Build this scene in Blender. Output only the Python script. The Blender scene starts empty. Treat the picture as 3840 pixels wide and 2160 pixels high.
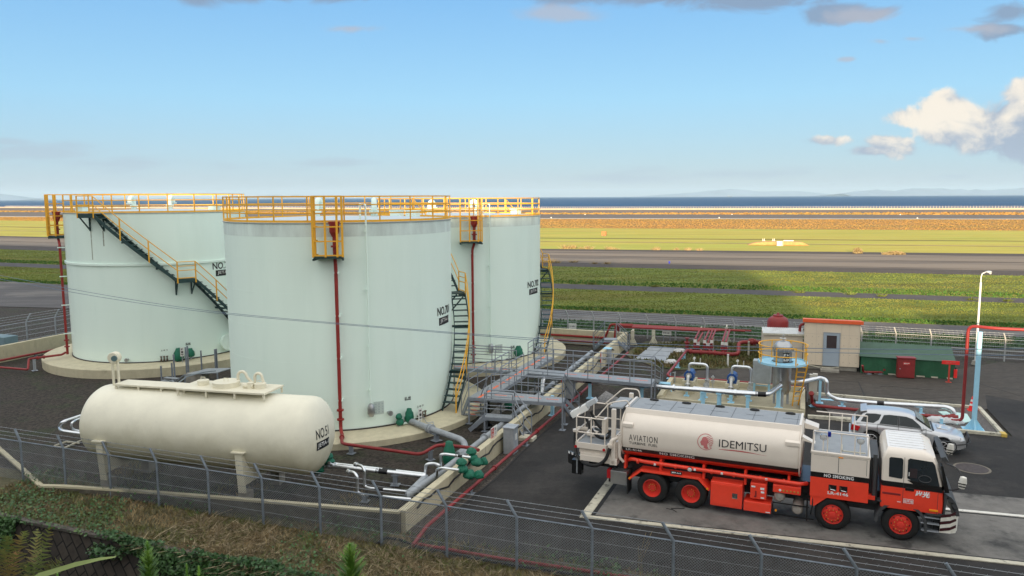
import bpy, bmesh, math, random
import numpy as np
from mathutils import Vector, Matrix
random.seed(7); rng = np.random.default_rng(11)
S = bpy.context.scene
COL = S.collection
PI = math.pi
# ------------------------------------------------------------------ camera
FPX, CAMH = 2890.0, 10.1
TH = math.atan(341 / FPX); RO = .005
_f = Vector((0, math.cos(TH), -math.sin(TH))); _u0 = Vector((0, math.sin(TH), math.cos(TH))); _r0 = Vector((1, 0, 0))
_R = _r0 * math.cos(RO) - _u0 * math.sin(RO); _U = _r0 * math.sin(RO) + _u0 * math.cos(RO)
CAM = Vector((0, 0, CAMH))
cd = bpy.data.cameras.new('camera'); cam = bpy.data.objects.new('camera', cd); COL.objects.link(cam)
cd.sensor_width = 36; cd.lens = FPX / 3840 * 36; cd.clip_start = .1; cd.clip_end = 90000
cam.matrix_world = Matrix(((_R.x, _U.x, -_f.x, 0), (_R.y, _U.y, -_f.y, 0), (_R.z, _U.z, -_f.z, CAMH), (0, 0, 0, 1)))
S.camera = cam
S.render.resolution_x = 1024; S.render.resolution_y = 576
# ------------------------------------------------------------------ light
SUN_EL = math.radians(7.5)
SD = Vector((.2, .98, 0)).normalized()          # the way the sunlight travels over the ground
S.view_settings.view_transform = 'Standard'; S.view_settings.look = 'None'
S.view_settings.gamma = 1; S.view_settings.exposure = EXPOSURE = 1.05
sl = bpy.data.lights.new('sun', 'SUN'); sl.energy = 5.0; sl.angle = math.radians(.53); sl.color = (1, .76, .48)
so = bpy.data.objects.new('sun', sl); COL.objects.link(so)
so.rotation_euler = Vector((SD.x * math.cos(SUN_EL), SD.y * math.cos(SUN_EL), -math.sin(SUN_EL))).to_track_quat('-Z', 'Y').to_euler()
W = bpy.data.worlds.new('World'); S.world = W; W.use_nodes = True
nt = W.node_tree; N = nt.nodes; L = nt.links
N.clear()
def nd(t, **k):
    n = N.new(t)
    for a, b in k.items(): setattr(n, a, b)
    return n
def ma(op, a, b=None, c=None, clamp=False):
    n = nd('ShaderNodeMath', operation=op, use_clamp=clamp)
    for i, v in enumerate((a, b, c)):
        if v is None: continue
        if isinstance(v, (int, float)): n.inputs[i].default_value = v
        else: L.new(v, n.inputs[i])
    return n.outputs[0]
def mixc(f, a, b, mode='MIX'):
    n = nd('ShaderNodeMix', data_type='RGBA', blend_type=mode)
    for i, v in ((0, f), (6, a), (7, b)):
        if isinstance(v, (int, float)): n.inputs[i].default_value = v
        elif isinstance(v, tuple): n.inputs[i].default_value = (*v, 1)
        else: L.new(v, n.inputs[i])
    return n.outputs[2]
sky = nd('ShaderNodeTexSky', sky_type='NISHITA', sun_disc=False)
sky.sun_elevation = SUN_EL; sky.sun_rotation = math.atan2(-SD.x, -SD.y) % (2 * PI)
sky.air_density = 1.0; sky.dust_density = .6; sky.ozone_density = 2.0; sky.altitude = 20
tc = nd('ShaderNodeTexCoord')
sx = nd('ShaderNodeSeparateXYZ'); L.new(tc.outputs['Generated'], sx.inputs[0])
yy = ma('MAXIMUM', sx.outputs[1], .02)
cx = ma('DIVIDE', sx.outputs[0], yy); cz = ma('DIVIDE', sx.outputs[2], yy)
cv = nd('ShaderNodeCombineXYZ'); L.new(cx, cv.inputs[0]); L.new(cz, cv.inputs[1])
def sky_xy(px, py):                              # a bearing and a rise in the sky
    d = _f * FPX + _R * (px - 1920) - _U * (py - 1080)
    return d.x / d.y, d.z / d.y
def fbm(scale, stretch, detail=7, rough=.58, off=(0, 0), dist=0):
    m = nd('ShaderNodeMapping'); m.inputs['Scale'].default_value = (scale, scale * stretch, 1); m.inputs['Location'].default_value = (*off, 0)
    L.new(cv.outputs[0], m.inputs[0])
    t = nd('ShaderNodeTexNoise', noise_dimensions='2D'); t.inputs['Scale'].default_value = 1; t.inputs['Detail'].default_value = detail; t.inputs['Roughness'].default_value = rough
    t.inputs['Distortion'].default_value = dist
    L.new(m.outputs[0], t.inputs['Vector']); return t.outputs['Fac']
def blobs(lst):                                   # union of soft ellipses: 1 in the middle, 0 at the rim
    out = None
    for px, py, rx, ry, a in lst:
        x0, z0 = sky_xy(px, py)
        dx = ma('MULTIPLY', ma('SUBTRACT', cx, x0), FPX / rx); dz = ma('MULTIPLY', ma('SUBTRACT', cz, z0), FPX / ry)
        q = ma('MULTIPLY', ma('SUBTRACT', 1, ma('SQRT', ma('ADD', ma('MULTIPLY', dx, dx), ma('MULTIPLY', dz, dz)))), a)
        out = q if out is None else ma('SMOOTH_MAX', out, q, .15)
    return out
def smooth(v, a, b):
    n = nd('ShaderNodeMapRange', interpolation_type='SMOOTHSTEP'); n.inputs[1].default_value = a; n.inputs[2].default_value = b
    L.new(v, n.inputs[0]); return n.outputs[0]
# graded clear sky
hs = nd('ShaderNodeHueSaturation'); hs.inputs['Saturation'].default_value = SKY_SAT = 1.12; hs.inputs['Value'].default_value = 1.0
L.new(sky.outputs[0], hs.inputs['Color'])
def ramp(v, stops):
    n = nd('ShaderNodeValToRGB'); e = n.color_ramp.elements
    while len(e) < len(stops): e.new(.5)
    for q, (p, col) in zip(e, stops): q.position = p; q.color = (*[k * SKY_K for k in col], 1)
    L.new(v, n.inputs[0]); return n.outputs[0]
SKY_K = 4.83
grad = ramp(ma('MULTIPLY', sx.outputs[2], 2.0, clamp=True), [(0, (.455, .545, .66)), (.08, (.43, .63, .80)), (.24, (.345, .665, .955)), (.5, (.215, .51, .91)), (1, (.16, .38, .85))])
c = mixc(.85, hs.outputs[0], grad)
def cloud(c, mask, col, a):
    return mixc(ma('MULTIPLY', mask, a, clamp=True), c, tuple(v * CLOUD_K for v in col))
CLOUD_K = 4.2
# thin streaks low on the left and along the horizon
n1 = fbm(7, 6, 5, .55, (1.3, 2.2))
m = ma('ADD', blobs([(150, 560, 420, 60, 1), (560, 610, 640, 40, .9), (0, 530, 260, 40, 1), (1250, 615, 420, 26, .7), (2900, 650, 900, 34, .6), (2300, 670, 500, 30, .6), (3560, 660, 160, 24, .8)]), ma('MULTIPLY', ma('SUBTRACT', n1, .5), 2.2))
c = cloud(c, smooth(m, .1, .9), (.50, .60, .72), .55)
# dark grey shreds along the top edge and at the right
n2 = fbm(9, 2.6, 8, .6, (4.1, .3), .4)
m = ma('ADD', blobs([(2800, 0, 380, 72, 1.05), (3130, 52, 260, 48, .95), (2450, -18, 640, 56, .9), (1050, -22, 460, 48, .9), (3790, 40, 190, 60, 1), (3770, 112, 190, 36, .9)]), ma('MULTIPLY', ma('SUBTRACT', n2, .5), 1.9))
c = cloud(c, smooth(m, .12, .62), (.30, .38, .52), .8)
m = ma('ADD', blobs([(2090, 50, 260, 44, 1), (3230, 60, 190, 46, .9), (3700, 108, 210, 26, .8), (1320, 108, 200, 20, .7), (3180, 222, 60, 16, .8), (3420, 145, 90, 16, .7), (3300, 155, 80, 18, .7)]), ma('MULTIPLY', ma('SUBTRACT', n2, .5), 1.7))
c = cloud(c, smooth(m, .15, .8), (.56, .58, .66), .7)
# the cumulus on the right: shaded body, then sunlit heads
n3 = fbm(16, 1.25, 9, .6, (2.7, 8.1), .25)
n3b = fbm(16, 1.25, 9, .6, (2.7 - .22, 8.1 + .16), .25)
CU = [(3640, 485, 255, 112, 1.2), (3800, 460, 200, 128, 1.25), (3415, 443, 150, 50, .95), (3555, 428, 140, 94, 1.2), (3835, 360, 120, 84, 1.1), (3350, 548, 130, 52, .85), (3290, 565, 120, 26, .75), (3090, 528, 110, 30, .8), (3900, 520, 240, 110, 1.2)]
m = ma('ADD', blobs(CU), ma('MULTIPLY', ma('SUBTRACT', n3, .5), 1.35))
lit = ma('ADD', ma('ADD', ma('MULTIPLY', ma('SUBTRACT', n3, n3b), 2.0), ma('MULTIPLY', ma('SUBTRACT', n3, .5), .7)), ma('MULTIPLY', blobs([(3550, 425, 240, 120, 1.5), (3400, 440, 200, 60, 1.1), (3830, 340, 170, 80, 1.1), (3095, 515, 110, 30, .6), (3350, 535, 110, 40, .6)]), .8))
lit = smooth(lit, -.45, .85)
body = mixc(lit, (.44 * 4.2, .53 * 4.2, .67 * 4.2), (1.12 * 4.2, 1.02 * 4.2, .88 * 4.2))
c = mixc(smooth(m, .08, .40), c, body)
# added fill light: unseen sky overhead and behind is brightened to lift the yard
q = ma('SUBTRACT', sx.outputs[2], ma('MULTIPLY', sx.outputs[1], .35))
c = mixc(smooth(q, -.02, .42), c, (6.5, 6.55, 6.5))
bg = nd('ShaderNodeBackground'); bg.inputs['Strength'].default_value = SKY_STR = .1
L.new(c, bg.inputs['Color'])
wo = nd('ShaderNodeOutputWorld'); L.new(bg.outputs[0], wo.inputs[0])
# ------------------------------------------------------------------ measuring the place
def G(px, py, z=0.0):                            # the point at height z that the photo shows at this spot
    d = _f * FPX + _R * (px - 1920) - _U * (py - 1080)
    return CAM + d * ((z - CAMH) / d.z)
def GY(px, py, Y):
    d = _f * FPX + _R * (px - 1920) - _U * (py - 1080)
    return CAM + d * (Y / d.y)
def P6(x, y, z=0): return G(1650 + x / 2.634, 1150 + y / 2.634, z)
def P5(x, y, z=0): return G(900 + x / 2.07, 1200 + y / 2.07, z)
def PR(x, y, z=0): return G(2250 + x / 3.623, 1150 + y / 3.623, z)
def PH(x, y, z=0): return G(2750 + x / 3.623, 1150 + y / 3.623, z)
def PC(x, y, z=0): return G(3240 + x * .483, 1000 + y * .483, z)
E1 = Vector((.936, -.352, 0)); E2 = Vector((.352, .936, 0)); ZUP = Vector((0, 0, 1))
# ------------------------------------------------------------------ materials
MATS = {}
def mat(name, col, rough=.6, metal=0., var=.10, scale=2.0, bump=0., bscale=None, col2=None, c2lo=.55, c2hi=.7, c2scale=.6, stretch=(1, 1, 1), spec=.4, coat=0., trans=0., spots=0):
    if name in MATS: return MATS[name]
    m = bpy.data.materials.new(name); m.use_nodes = True; MATS[name] = m
    t = m.node_tree; n = t.nodes; l = t.links; b = n['Principled BSDF']
    b.inputs['Roughness'].default_value = rough; b.inputs['Metallic'].default_value = metal
    b.inputs['Specular IOR Level'].default_value = spec; b.inputs['Coat Weight'].default_value = coat
    if trans: b.inputs['Transmission Weight'].default_value = trans
    tc = n.new('ShaderNodeTexCoord'); mp = n.new('ShaderNodeMapping'); mp.inputs['Scale'].default_value = stretch
    l.new(tc.outputs['Object'], mp.inputs[0])
    def noise(s, d=6, r=.6):
        q = n.new('ShaderNodeTexNoise'); q.inputs['Scale'].default_value = s; q.inputs['Detail'].default_value = d; q.inputs['Roughness'].default_value = r
        l.new(mp.outputs[0], q.inputs['Vector']); return q.outputs['Fac']
    def mr(v, a, b_, c_, d_, sm=True):
        q = n.new('ShaderNodeMapRange'); q.interpolation_type = 'SMOOTHSTEP' if sm else 'LINEAR'
        for i, k in enumerate((a, b_, c_, d_)): q.inputs[1 + i].default_value = k
        l.new(v, q.inputs[0]); return q.outputs[0]
    def mix(f, a, b_, mode='MIX'):
        q = n.new('ShaderNodeMix'); q.data_type = 'RGBA'; q.blend_type = mode
        for i, k in ((0, f), (6, a), (7, b_)):
            if isinstance(k, (int, float)): q.inputs[i].default_value = k
            elif isinstance(k, tuple): q.inputs[i].default_value = (*k, 1)
            else: l.new(k, q.inputs[i])
        return q.outputs[2]
    def mulf(a, b_):
        q = n.new('ShaderNodeMath'); q.operation = 'MULTIPLY'; l.new(a, q.inputs[0]); l.new(b_, q.inputs[1]); return q.outputs[0]
    cc = tuple(col)
    if col2 is not None: cc = mix(mr(noise(c2scale, 8, .65), c2lo, c2hi, 0, 1), cc, tuple(col2))
    v = mr(noise(scale, 8, .65), .32, .68, 1 - var, 1 + var, False)
    if spots: v = mulf(v, mr(noise(spots, 5, .6), .56, .66, 1, .62)); v = mulf(v, mr(noise(spots * 7, 4, .7), .60, .70, 1, .8))
    q = n.new('ShaderNodeCombineColor')
    for i in range(3): l.new(v, q.inputs[i])
    cc = mix(1.0, cc, q.outputs[0], 'MULTIPLY')
    l.new(cc, b.inputs['Base Color'])
    if bump:
        bn = n.new('ShaderNodeBump'); bn.inputs['Strength'].default_value = min(1, bump); bn.inputs['Distance'].default_value = .05 * max(1, bump)
        l.new(noise(bscale or scale * 4, 5, .7), bn.inputs['Height']); l.new(bn.outputs[0], b.inputs['Normal'])
    return m
def glass(name, col=(.02, .025, .03), rough=.05):
    return mat(name, col, rough, 0, .05, 1, spec=.7, coat=.3)
# ------------------------------------------------------------------ mesh building
class MB:
    def __init__(s): s.v = []; s.f = []; s.m = []; s.k = 0
    def add(s, vs, fs, k=None):
        o = len(s.v); s.v += [tuple(v) for v in vs]; s.f += [tuple(o + i for i in f) for f in fs]; s.m += [s.k if k is None else k] * len(fs); return s
    def box(s, x0, x1, y0, y1, z0, z1, M=None, k=None):
        vs = [Vector((x, y, z)) for z in (z0, z1) for y in (y0, y1) for x in (x0, x1)]
        if M is not None: vs = [M @ v for v in vs]
        return s.add(vs, [(0, 2, 3, 1), (4, 5, 7, 6), (0, 1, 5, 4), (2, 6, 7, 3), (0, 4, 6, 2), (1, 3, 7, 5)], k)
    def obox(s, c, ax, hx, hy, z0, z1, k=None):         # box about c, long way along ax (level)
        ax = Vector((ax[0], ax[1], 0)).normalized(); ay = Vector((-ax.y, ax.x, 0)); c = Vector(c)
        M = Matrix(((ax.x, ay.x, 0, c.x), (ax.y, ay.y, 0, c.y), (0, 0, 1, 0), (0, 0, 0, 1)))
        return s.box(-hx, hx, -hy, hy, z0, z1, M, k)
    def bar(s, p, q, w, h=None, k=None, up=ZUP):         # square bar from p to q
        p, q = Vector(p), Vector(q); h = h or w; d = (q - p)
        if d.length < 1e-6: return s
        d.normalize(); a = d.cross(up)
        if a.length < 1e-3: a = d.cross(Vector((1, 0, 0)))
        a.normalize(); b = a.cross(d)
        vs = [t + a * i * w / 2 + b * j * h / 2 for t in (p, q) for i, j in ((-1, -1), (1, -1), (1, 1), (-1, 1))]
        return s.add(vs, [(0, 1, 2, 3), (7, 6, 5, 4), (0, 4, 5, 1), (1, 5, 6, 2), (2, 6, 7, 3), (3, 7, 4, 0)], k)
    def cyl(s, p, q, r, r2=None, n=12, cap=True, k=None):
        p, q = Vector(p), Vector(q); r2 = r if r2 is None else r2; d = (q - p).normalized()
        a = d.cross(ZUP if abs(d.z) < .95 else Vector((1, 0, 0))).normalized(); b = d.cross(a)
        vs = []; 
        for t, rr in ((p, r), (q, r2)):
            for i in range(n):
                w = 2 * PI * i / n; vs.append(t + a * math.cos(w) * rr + b * math.sin(w) * rr)
        fs = [(i, (i + 1) % n, n + (i + 1) % n, n + i) for i in range(n)]
        if cap: fs += [tuple(range(n - 1, -1, -1)), tuple(range(n, 2 * n))]
        return s.add(vs, fs, k)
    def tube(s, pts, r, n=8, fil=0., cap=True, k=None):
        pts = [Vector(p) for p in pts]
        if fil:
            o = [pts[0]]
            for i in range(1, len(pts) - 1):
                A, B, C_ = pts[i - 1], pts[i], pts[i + 1]
                f = min(fil, (A - B).length * .45, (C_ - B).length * .45); a = B + (A - B).normalized() * f; c_ = B + (C_ - B).normalized() * f
                for t in (0, .25, .5, .75, 1): o.append(a * (1 - t) ** 2 + B * 2 * t * (1 - t) + c_ * t * t)
            pts = o + [pts[-1]]
        vs = []; ref = None
        for i, p in enumerate(pts):
            d = (pts[min(i + 1, len(pts) - 1)] - pts[max(i - 1, 0)])
            d = d.normalized() if d.length > 1e-9 else Vector((1, 0, 0))
            if ref is None: ref = d.cross(ZUP if abs(d.z) < .9 else Vector((1, 0, 0))).normalized()
            ref = (ref - d * ref.dot(d))
            ref = ref.normalized() if ref.length > 1e-6 else d.orthogonal().normalized()
            b = d.cross(ref)
            for j in range(n):
                w = 2 * PI * j / n; vs.append(p + ref * math.cos(w) * r + b * math.sin(w) * r)
        fs = [(i * n + j, i * n + (j + 1) % n, (i + 1) * n + (j + 1) % n, (i + 1) * n + j) for i in range(len(pts) - 1) for j in range(n)]
        if cap: fs += [tuple(range(n - 1, -1, -1)), tuple((len(pts) - 1) * n + j for j in range(n))]
        return s.add(vs, fs, k)
    def lathe(s, prof, c=(0, 0, 0), n=32, axis=None, k=None):   # prof: (radius, height) pairs
        c = Vector(c); az = Vector(axis).normalized() if axis is not None else ZUP
        ax = az.cross(Vector((0, 1, 0)) if abs(az.y) < .9 else Vector((1, 0, 0))).normalized(); ay = az.cross(ax)
        vs = []; fs = []
        for r, h in prof:
            for i in range(n):
                w = 2 * PI * i / n; vs.append(c + az * h + (ax * math.cos(w) + ay * math.sin(w)) * r)
        for j in range(len(prof) - 1):
            for i in range(n): fs.append((j * n + i, j * n + (i + 1) % n, (j + 1) * n + (i + 1) % n, (j + 1) * n + i))
        return s.add(vs, fs, k)
    def prism(s, poly, ext, k=None):                     # poly: list of 3D points, pushed along ext
        poly = [Vector(p) for p in poly]; ext = Vector(ext); n = len(poly)
        return s.add(poly + [p + ext for p in poly], [tuple(range(n - 1, -1, -1)), tuple(range(n, 2 * n))] + [(i, (i + 1) % n, n + (i + 1) % n, n + i) for i in range(n)], k)
    def slab(s, poly, z0, z1, k=None):
        n = len(poly); lo = [Vector((p[0], p[1], z0)) for p in poly]; hi = [Vector((p[0], p[1], z1)) for p in poly]
        return s.add(lo + hi, [tuple(range(n - 1, -1, -1)), tuple(range(n, 2 * n))] + [(i, (i + 1) % n, n + (i + 1) % n, n + i) for i in range(n)], k)
    def face(s, pts, k=None): return s.add(pts, [tuple(range(len(pts)))], k)
    def build(s, name, m, parent=None, smooth=None, bevel=0., local=False, fix=True):
        me = bpy.data.meshes.new(name); me.from_pydata(s.v, [], s.f)
        ms = m if isinstance(m, (list, tuple)) else [m]
        for q in ms: me.materials.append(q)
        if len(ms) > 1: me.polygons.foreach_set('material_index', s.m)
        if fix:
            bm = bmesh.new(); bm.from_mesh(me); bmesh.ops.recalc_face_normals(bm, faces=bm.faces); bm.to_mesh(me); bm.free()
        if smooth:
            me.polygons.foreach_set('use_smooth', [True] * len(me.polygons)); me.set_sharp_from_angle(angle=math.radians(smooth))
        return place(name, me, parent, bevel, local)
def place(name, me, parent=None, bevel=0., local=False):
    o = bpy.data.objects.new(name, me); COL.objects.link(o)
    if parent is not None:
        o.parent = parent
        if not local: o.matrix_parent_inverse = world_of(parent).inverted()
    if bevel:
        b = o.modifiers.new('bevel', 'BEVEL'); b.width = bevel; b.segments = 2; b.limit_method = 'ANGLE'; b.angle_limit = math.radians(40)
    return o
def world_of(o):
    M = Matrix.LocRotScale(o.location, o.rotation_euler, o.scale)
    return (world_of(o.parent) @ o.matrix_parent_inverse @ M) if o.parent else M
def tag(o, label=None, cat=None, group=None, kind=None):
    for a, b in (('label', label), ('category', cat), ('group', group), ('kind', kind)):
        if b: o[a] = b
    return o
def thing(name, label, cat, loc=(0, 0, 0), rz=0., group=None):
    o = bpy.data.objects.new(name, None); COL.objects.link(o); o.empty_display_size = .3
    o.location = loc; o.rotation_euler = (0, 0, rz)
    return tag(o, label, cat, group)
def copy_tree(o, parent=None):
    q = o.copy(); COL.objects.link(q)
    if parent: q.parent = parent
    for ch in o.children: copy_tree(ch, q)
    return q
def text_mesh(txt, size, width=None, bold=0., shear=0., spacing=1.):
    """flat letters in the xy plane from the origin; width sets the full run of the line"""
    cu = bpy.data.curves.new('lettering', 'FONT'); cu.body = txt; cu.size = size; cu.offset = bold; cu.shear = shear; cu.space_character = spacing
    cu.resolution_u = 3
    o = bpy.data.objects.new('lettering', cu); COL.objects.link(o)
    dg = bpy.context.evaluated_depsgraph_get(); me = bpy.data.meshes.new_from_object(o.evaluated_get(dg))
    COL.objects.unlink(o); bpy.data.objects.remove(o)
    me.materials.clear()
    if len(me.vertices):
        xs = [v.co.x for v in me.vertices]; x0, x1 = min(xs), max(xs)
        ys = [v.co.y for v in me.vertices]; y0 = min(ys); y1 = max(ys)
        for v in me.vertices:
            v.co.x = (v.co.x - x0) * ((width / (x1 - x0)) if width else 1); v.co.y = (v.co.y - y0) * (size / (y1 - y0))
    return me
def lettering(name, txt, size, width, fn, m, parent, bold=0., cuts=None, local=False, spacing=1.):
    """letters of height size bent onto a surface: fn maps (x, y) to a point"""
    me = text_mesh(txt, size, width, bold, 0, spacing)
    bm = bmesh.new(); bm.from_mesh(me)
    for c_ in (cuts or []):
        bmesh.ops.bisect_plane(bm, geom=bm.verts[:] + bm.edges[:] + bm.faces[:], plane_co=c_[0], plane_no=c_[1])
    for v in bm.verts: v.co = fn(v.co.x, v.co.y)
    bm.to_mesh(me); bm.free()
    me.materials.append(m)
    return place(name, me, parent, 0, local)
def fast_mesh(name, verts, faces_n, m, parent=None, smooth=False):
    """verts: (k,n,3) array of k separate n-gons"""
    k, n, _ = verts.shape
    me = bpy.data.meshes.new(name); me.vertices.add(k * n); me.vertices.foreach_set('co', verts.astype(np.float32).ravel())
    me.loops.add(k * n); me.loops.foreach_set('vertex_index', np.arange(k * n, dtype=np.int32))
    me.polygons.add(k); me.polygons.foreach_set('loop_start', np.arange(0, k * n, n, dtype=np.int32))
    me.update(calc_edges=True); me.validate()
    me.materials.append(m)
    return place(name, me, parent)
# ================================================================== materials in use
M_gravel = mat('gravel', (.040, .0315, .0245), .95, var=.85, scale=7, bump=1.6, bscale=9, col2=(.034, .039, .019), c2lo=.48, c2hi=.66, c2scale=.6)
M_asph = mat('asphalt', (.0175, .0163, .0155), .88, var=.22, spots=.55, scale=5, bump=.35, bscale=30, col2=(.037, .033, .030), c2lo=.44, c2hi=.66, c2scale=.3)
M_asph_old = mat('old_asphalt', (.054, .046, .038), .9, spots=.4, var=.3, scale=3, bump=.5, bscale=25, col2=(.085, .075, .064), c2lo=.48, c2hi=.72, c2scale=.2, stretch=(.6, 1, 1))
M_conc = mat('bay_concrete', (.165, .156, .143), .85, spots=.9, var=.2, scale=2.5, bump=.3, bscale=20, col2=(.070, .068, .064), c2lo=.46, c2hi=.70, c2scale=.45)
M_cream = mat('cream_concrete', (.52, .47, .33), .85, var=.10, scale=3, bump=.3, bscale=15, col2=(.30, .27, .19), c2lo=.58, c2hi=.78, c2scale=1.1, stretch=(1, 1, .5))
M_wallconc = mat('grey_concrete', (.30, .28, .24), .9, var=.2, scale=3, bump=.4, bscale=12, col2=(.17, .15, .11), c2lo=.5, c2hi=.7, c2scale=.9)
M_white = mat('white_paint', (.68, .66, .60), .7, var=.12, scale=6, col2=(.30, .29, .26), c2lo=.6, c2hi=.72, c2scale=3.5)
M_kerbpaint = mat('kerb_paint', (.52, .49, .39), .8, var=.15, scale=5, col2=(.17, .16, .13), c2lo=.54, c2hi=.68, c2scale=3.5)
M_dark = mat('dark_grating_and_shade', (.02, .02, .02), .8, var=.2)  # gratings, joints and cracks, and the painted kerb shade
M_fence = mat('weathered_fence_steel', (.175, .205, .24), .55, .25, var=.25, scale=4)
M_fwire = mat('weathered_wire', (.24, .26, .28), .6, .2, var=.2)
M_galv = mat('galvanised', (.40, .43, .47), .5, .55, var=.15, scale=4)
M_wire = mat('wire', (.42, .45, .48), .5, .4, var=.1)
M_yellow = mat('yellow_paint', (.78, .40, .030), .5, var=.08, scale=3)
M_mint = mat('mint_paint', (.735, .865, .79), .42, var=.025, scale=.7, col2=(.70, .835, .76), c2lo=.46, c2hi=.74, c2scale=1.1, stretch=(1, 1, .14), spec=.35)
M_mint2 = mat('mint_roof', (.50, .57, .60), .5, var=.05, scale=1.2)
M_dkgreen = mat('dark_green_steel', (.018, .048, .048), .5, var=.15, scale=5)
M_red = mat('red_oxide', (.26, .022, .018), .5, var=.15, scale=3)
M_rust = mat('brick_red', (.235, .024, .024), .5, var=.12, scale=3)
M_silver = mat('aluminium_cladding', (.72, .74, .76), .28, .9, var=.06, scale=6)
M_stain = mat('stainless', (.42, .43, .44), .34, .85, var=.08, scale=5)
M_greypipe = mat('grey_pipe', (.33, .355, .38), .5, .15, var=.14, scale=4)
M_greysteel = mat('grey_steel', (.24, .265, .30), .5, .35, var=.12, scale=4)
M_grate = mat('walkway_grating', (.30, .325, .35), .55, .2, var=.25, scale=14)
M_orange = mat('orange_paint', (.85, .18, .07), .6, var=.1, scale=6)
M_bag = mat('green_cover', (.006, .13, .075), .55, var=.25, scale=6, bump=.8, bscale=9)
M_blue = mat('light_blue_paint', (.34, .62, .78), .5, var=.06, scale=3)
M_black = mat('black_rubber', (.012, .012, .013), .6, var=.2, scale=5)
M_blackp = mat('black_paint', (.008, .008, .010), .4, var=.1)
M_cable = mat('cable_sheath', (.13, .18, .25), .5, var=.1)
# ================================================================== ground
XS3 = (20, 2040, 3840)
def lane(ys, ext=1.3):
    p = [G(x, y) for x, y in zip(XS3, ys)]
    a = p[0] + (p[0] - p[1]) * ext; b = p[2] + (p[2] - p[1]) * ext * 1.4
    return [a] + p + [b]
def strip(name, top, bot, m, z=0.0, hill=None):
    A, B = lane(top), lane(bot); mb = MB()
    for i in range(4):
        a, b, c_, d = A[i], A[i + 1], B[i + 1], B[i]
        nn = 6
        for j in range(nn):
            t0, t1 = j / nn, (j + 1) / nn
            q = [a.lerp(b, t0), a.lerp(b, t1), d.lerp(c_, t1), d.lerp(c_, t0)]
            mb.face([(v.x, v.y, z) for v in q])
    return tag(mb.build(name, m), kind='structure')
L_sea = (779, 787, 786); L_sand = (784, 796, 795); L_dry = (791, 800, 798); L_rw0 = (795, 803.5, 806); L_wl = (811.5, 818.6, 820.6); L_rw1 = (813, 820.2, 822.4)
L_or = (827, 855, 865); L_g1 = (885, 933, 951.5); L_v1 = (889, 939, 961); L_tx = (920, 982, 1016); L_v2 = (935, 998, 1034)
L_p0 = (985, 1062, 1119); L_p1 = (999, 1080, 1137); L_r0 = (1056, 1158, 1230)
gr_lit = dict(rough=.9, spec=.1)
M_far = mat('runway_asphalt', (.115, .095, .08), .9, var=.12, scale=.15, stretch=(.12, 1, 1), bump=1.5, bscale=1.5)
M_taxi = mat('taxiway_asphalt', (.170, .138, .108), .9, var=.10, scale=.25, stretch=(.06, 1, 1), bump=1.5, bscale=2, col2=(.11, .09, .074), c2lo=.45, c2hi=.55, c2scale=.35)
M_verge = mat('verge_soil', (.06, .048, .042), .95, var=.25, scale=.6, stretch=(.3, 1, 1), bump=1.5, bscale=3)
M_sandy = mat('sandy_strip', (.17, .12, .085), .95, var=.35, scale=.05, stretch=(.2, 1, 1), bump=1.5, bscale=1)
M_drygrass = mat('dry_grass', (.34, .22, .08), .9, var=.25, scale=.06, stretch=(.35, 1, 1), bump=3, bscale=1.2, col2=(.33, .21, .05), c2lo=.45, c2hi=.7, c2scale=.03, **{'spec': .1})
M_reed = mat('reed_grass', (.32, .18, .055), .9, var=.22, scale=.08, stretch=(.35, 1, 1), bump=.8, bscale=1.2, col2=(.26, .175, .05), c2lo=.45, c2hi=.65, c2scale=.035, spec=.1)
M_lime = mat('mown_grass', (.40, .345, .078), .9, var=.14, scale=.12, stretch=(.22, 1, 1), bump=1.5, bscale=1.0, col2=(.345, .35, .073), c2lo=.45, c2hi=.62, c2scale=.05, spec=.1)
M_turf = mat('turf', (.130, .158, .034), .9, var=.35, scale=.35, stretch=(.4, 1, 1), bump=1.5, bscale=3, col2=(.135, .125, .033), c2lo=.46, c2hi=.66, c2scale=.10, spec=.1)
M_turf2 = mat('lush_turf', (.035, .085, .028), .9, var=.3, scale=.8, bump=2, bscale=4, spec=.1)
M_ditch = mat('ditch_line', (.11, .075, .02), .95, var=.3, scale=.3)
# base sheet: from the head of the retaining wall to the shore
WQ = 16.4                                             # the wall head runs along E1 at this distance along E2
def pq(p, q, z=0): v = E1 * p + E2 * q; return Vector((v.x, v.y, z))
mb = MB(); sh = lane(L_sea)
mb.face([pq(-900, WQ, -.04), pq(900, WQ, -.04)] + [Vector((v.x, v.y, -.04)) for v in reversed(sh)])
tag(mb.build('ground', M_gravel), kind='structure')
strip('shore_road', L_sea, L_sand, M_sandy)
strip('shore_apron', L_sand, L_dry, M_far)
strip('dry_grass_strip', L_dry, L_rw0, M_drygrass)
strip('runway', L_rw0, L_rw1, M_far)
strip('runway_edge_line', L_wl, L_rw1, mat('runway_white', (.55, .52, .47), .8, var=.1, scale=.2), .03)
strip('reed_strip', L_rw1, L_or, M_reed)
strip('mown_strip', L_or, L_g1, M_lime)
strip('drain_line', (850, 892.2, 904), (851.2, 894, 905.6), M_ditch, .04)
strip('mown_path', (864.6, 904.2, 923.5), (866, 906, 926), mat('worn_grass', (.33, .25, .10), .95, var=.25, scale=.2), .04)
strip('far_verge', L_g1, L_v1, M_verge)
strip('taxiway', L_v1, L_tx, M_taxi)
for ya, yb, nm in (((896, 949, 973), (905, 957, 984), 'taxiway_band'), ((907, 968, 996), (917, 979, 1012), 'taxiway_band')):
    strip(nm, ya, yb, mat('taxiway_pale', (.19, .155, .122), .9, var=.08, scale=.25, stretch=(.06, 1, 1), bump=1.5, bscale=2), .03)
strip('near_verge', L_tx, L_v2, M_verge)
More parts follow.
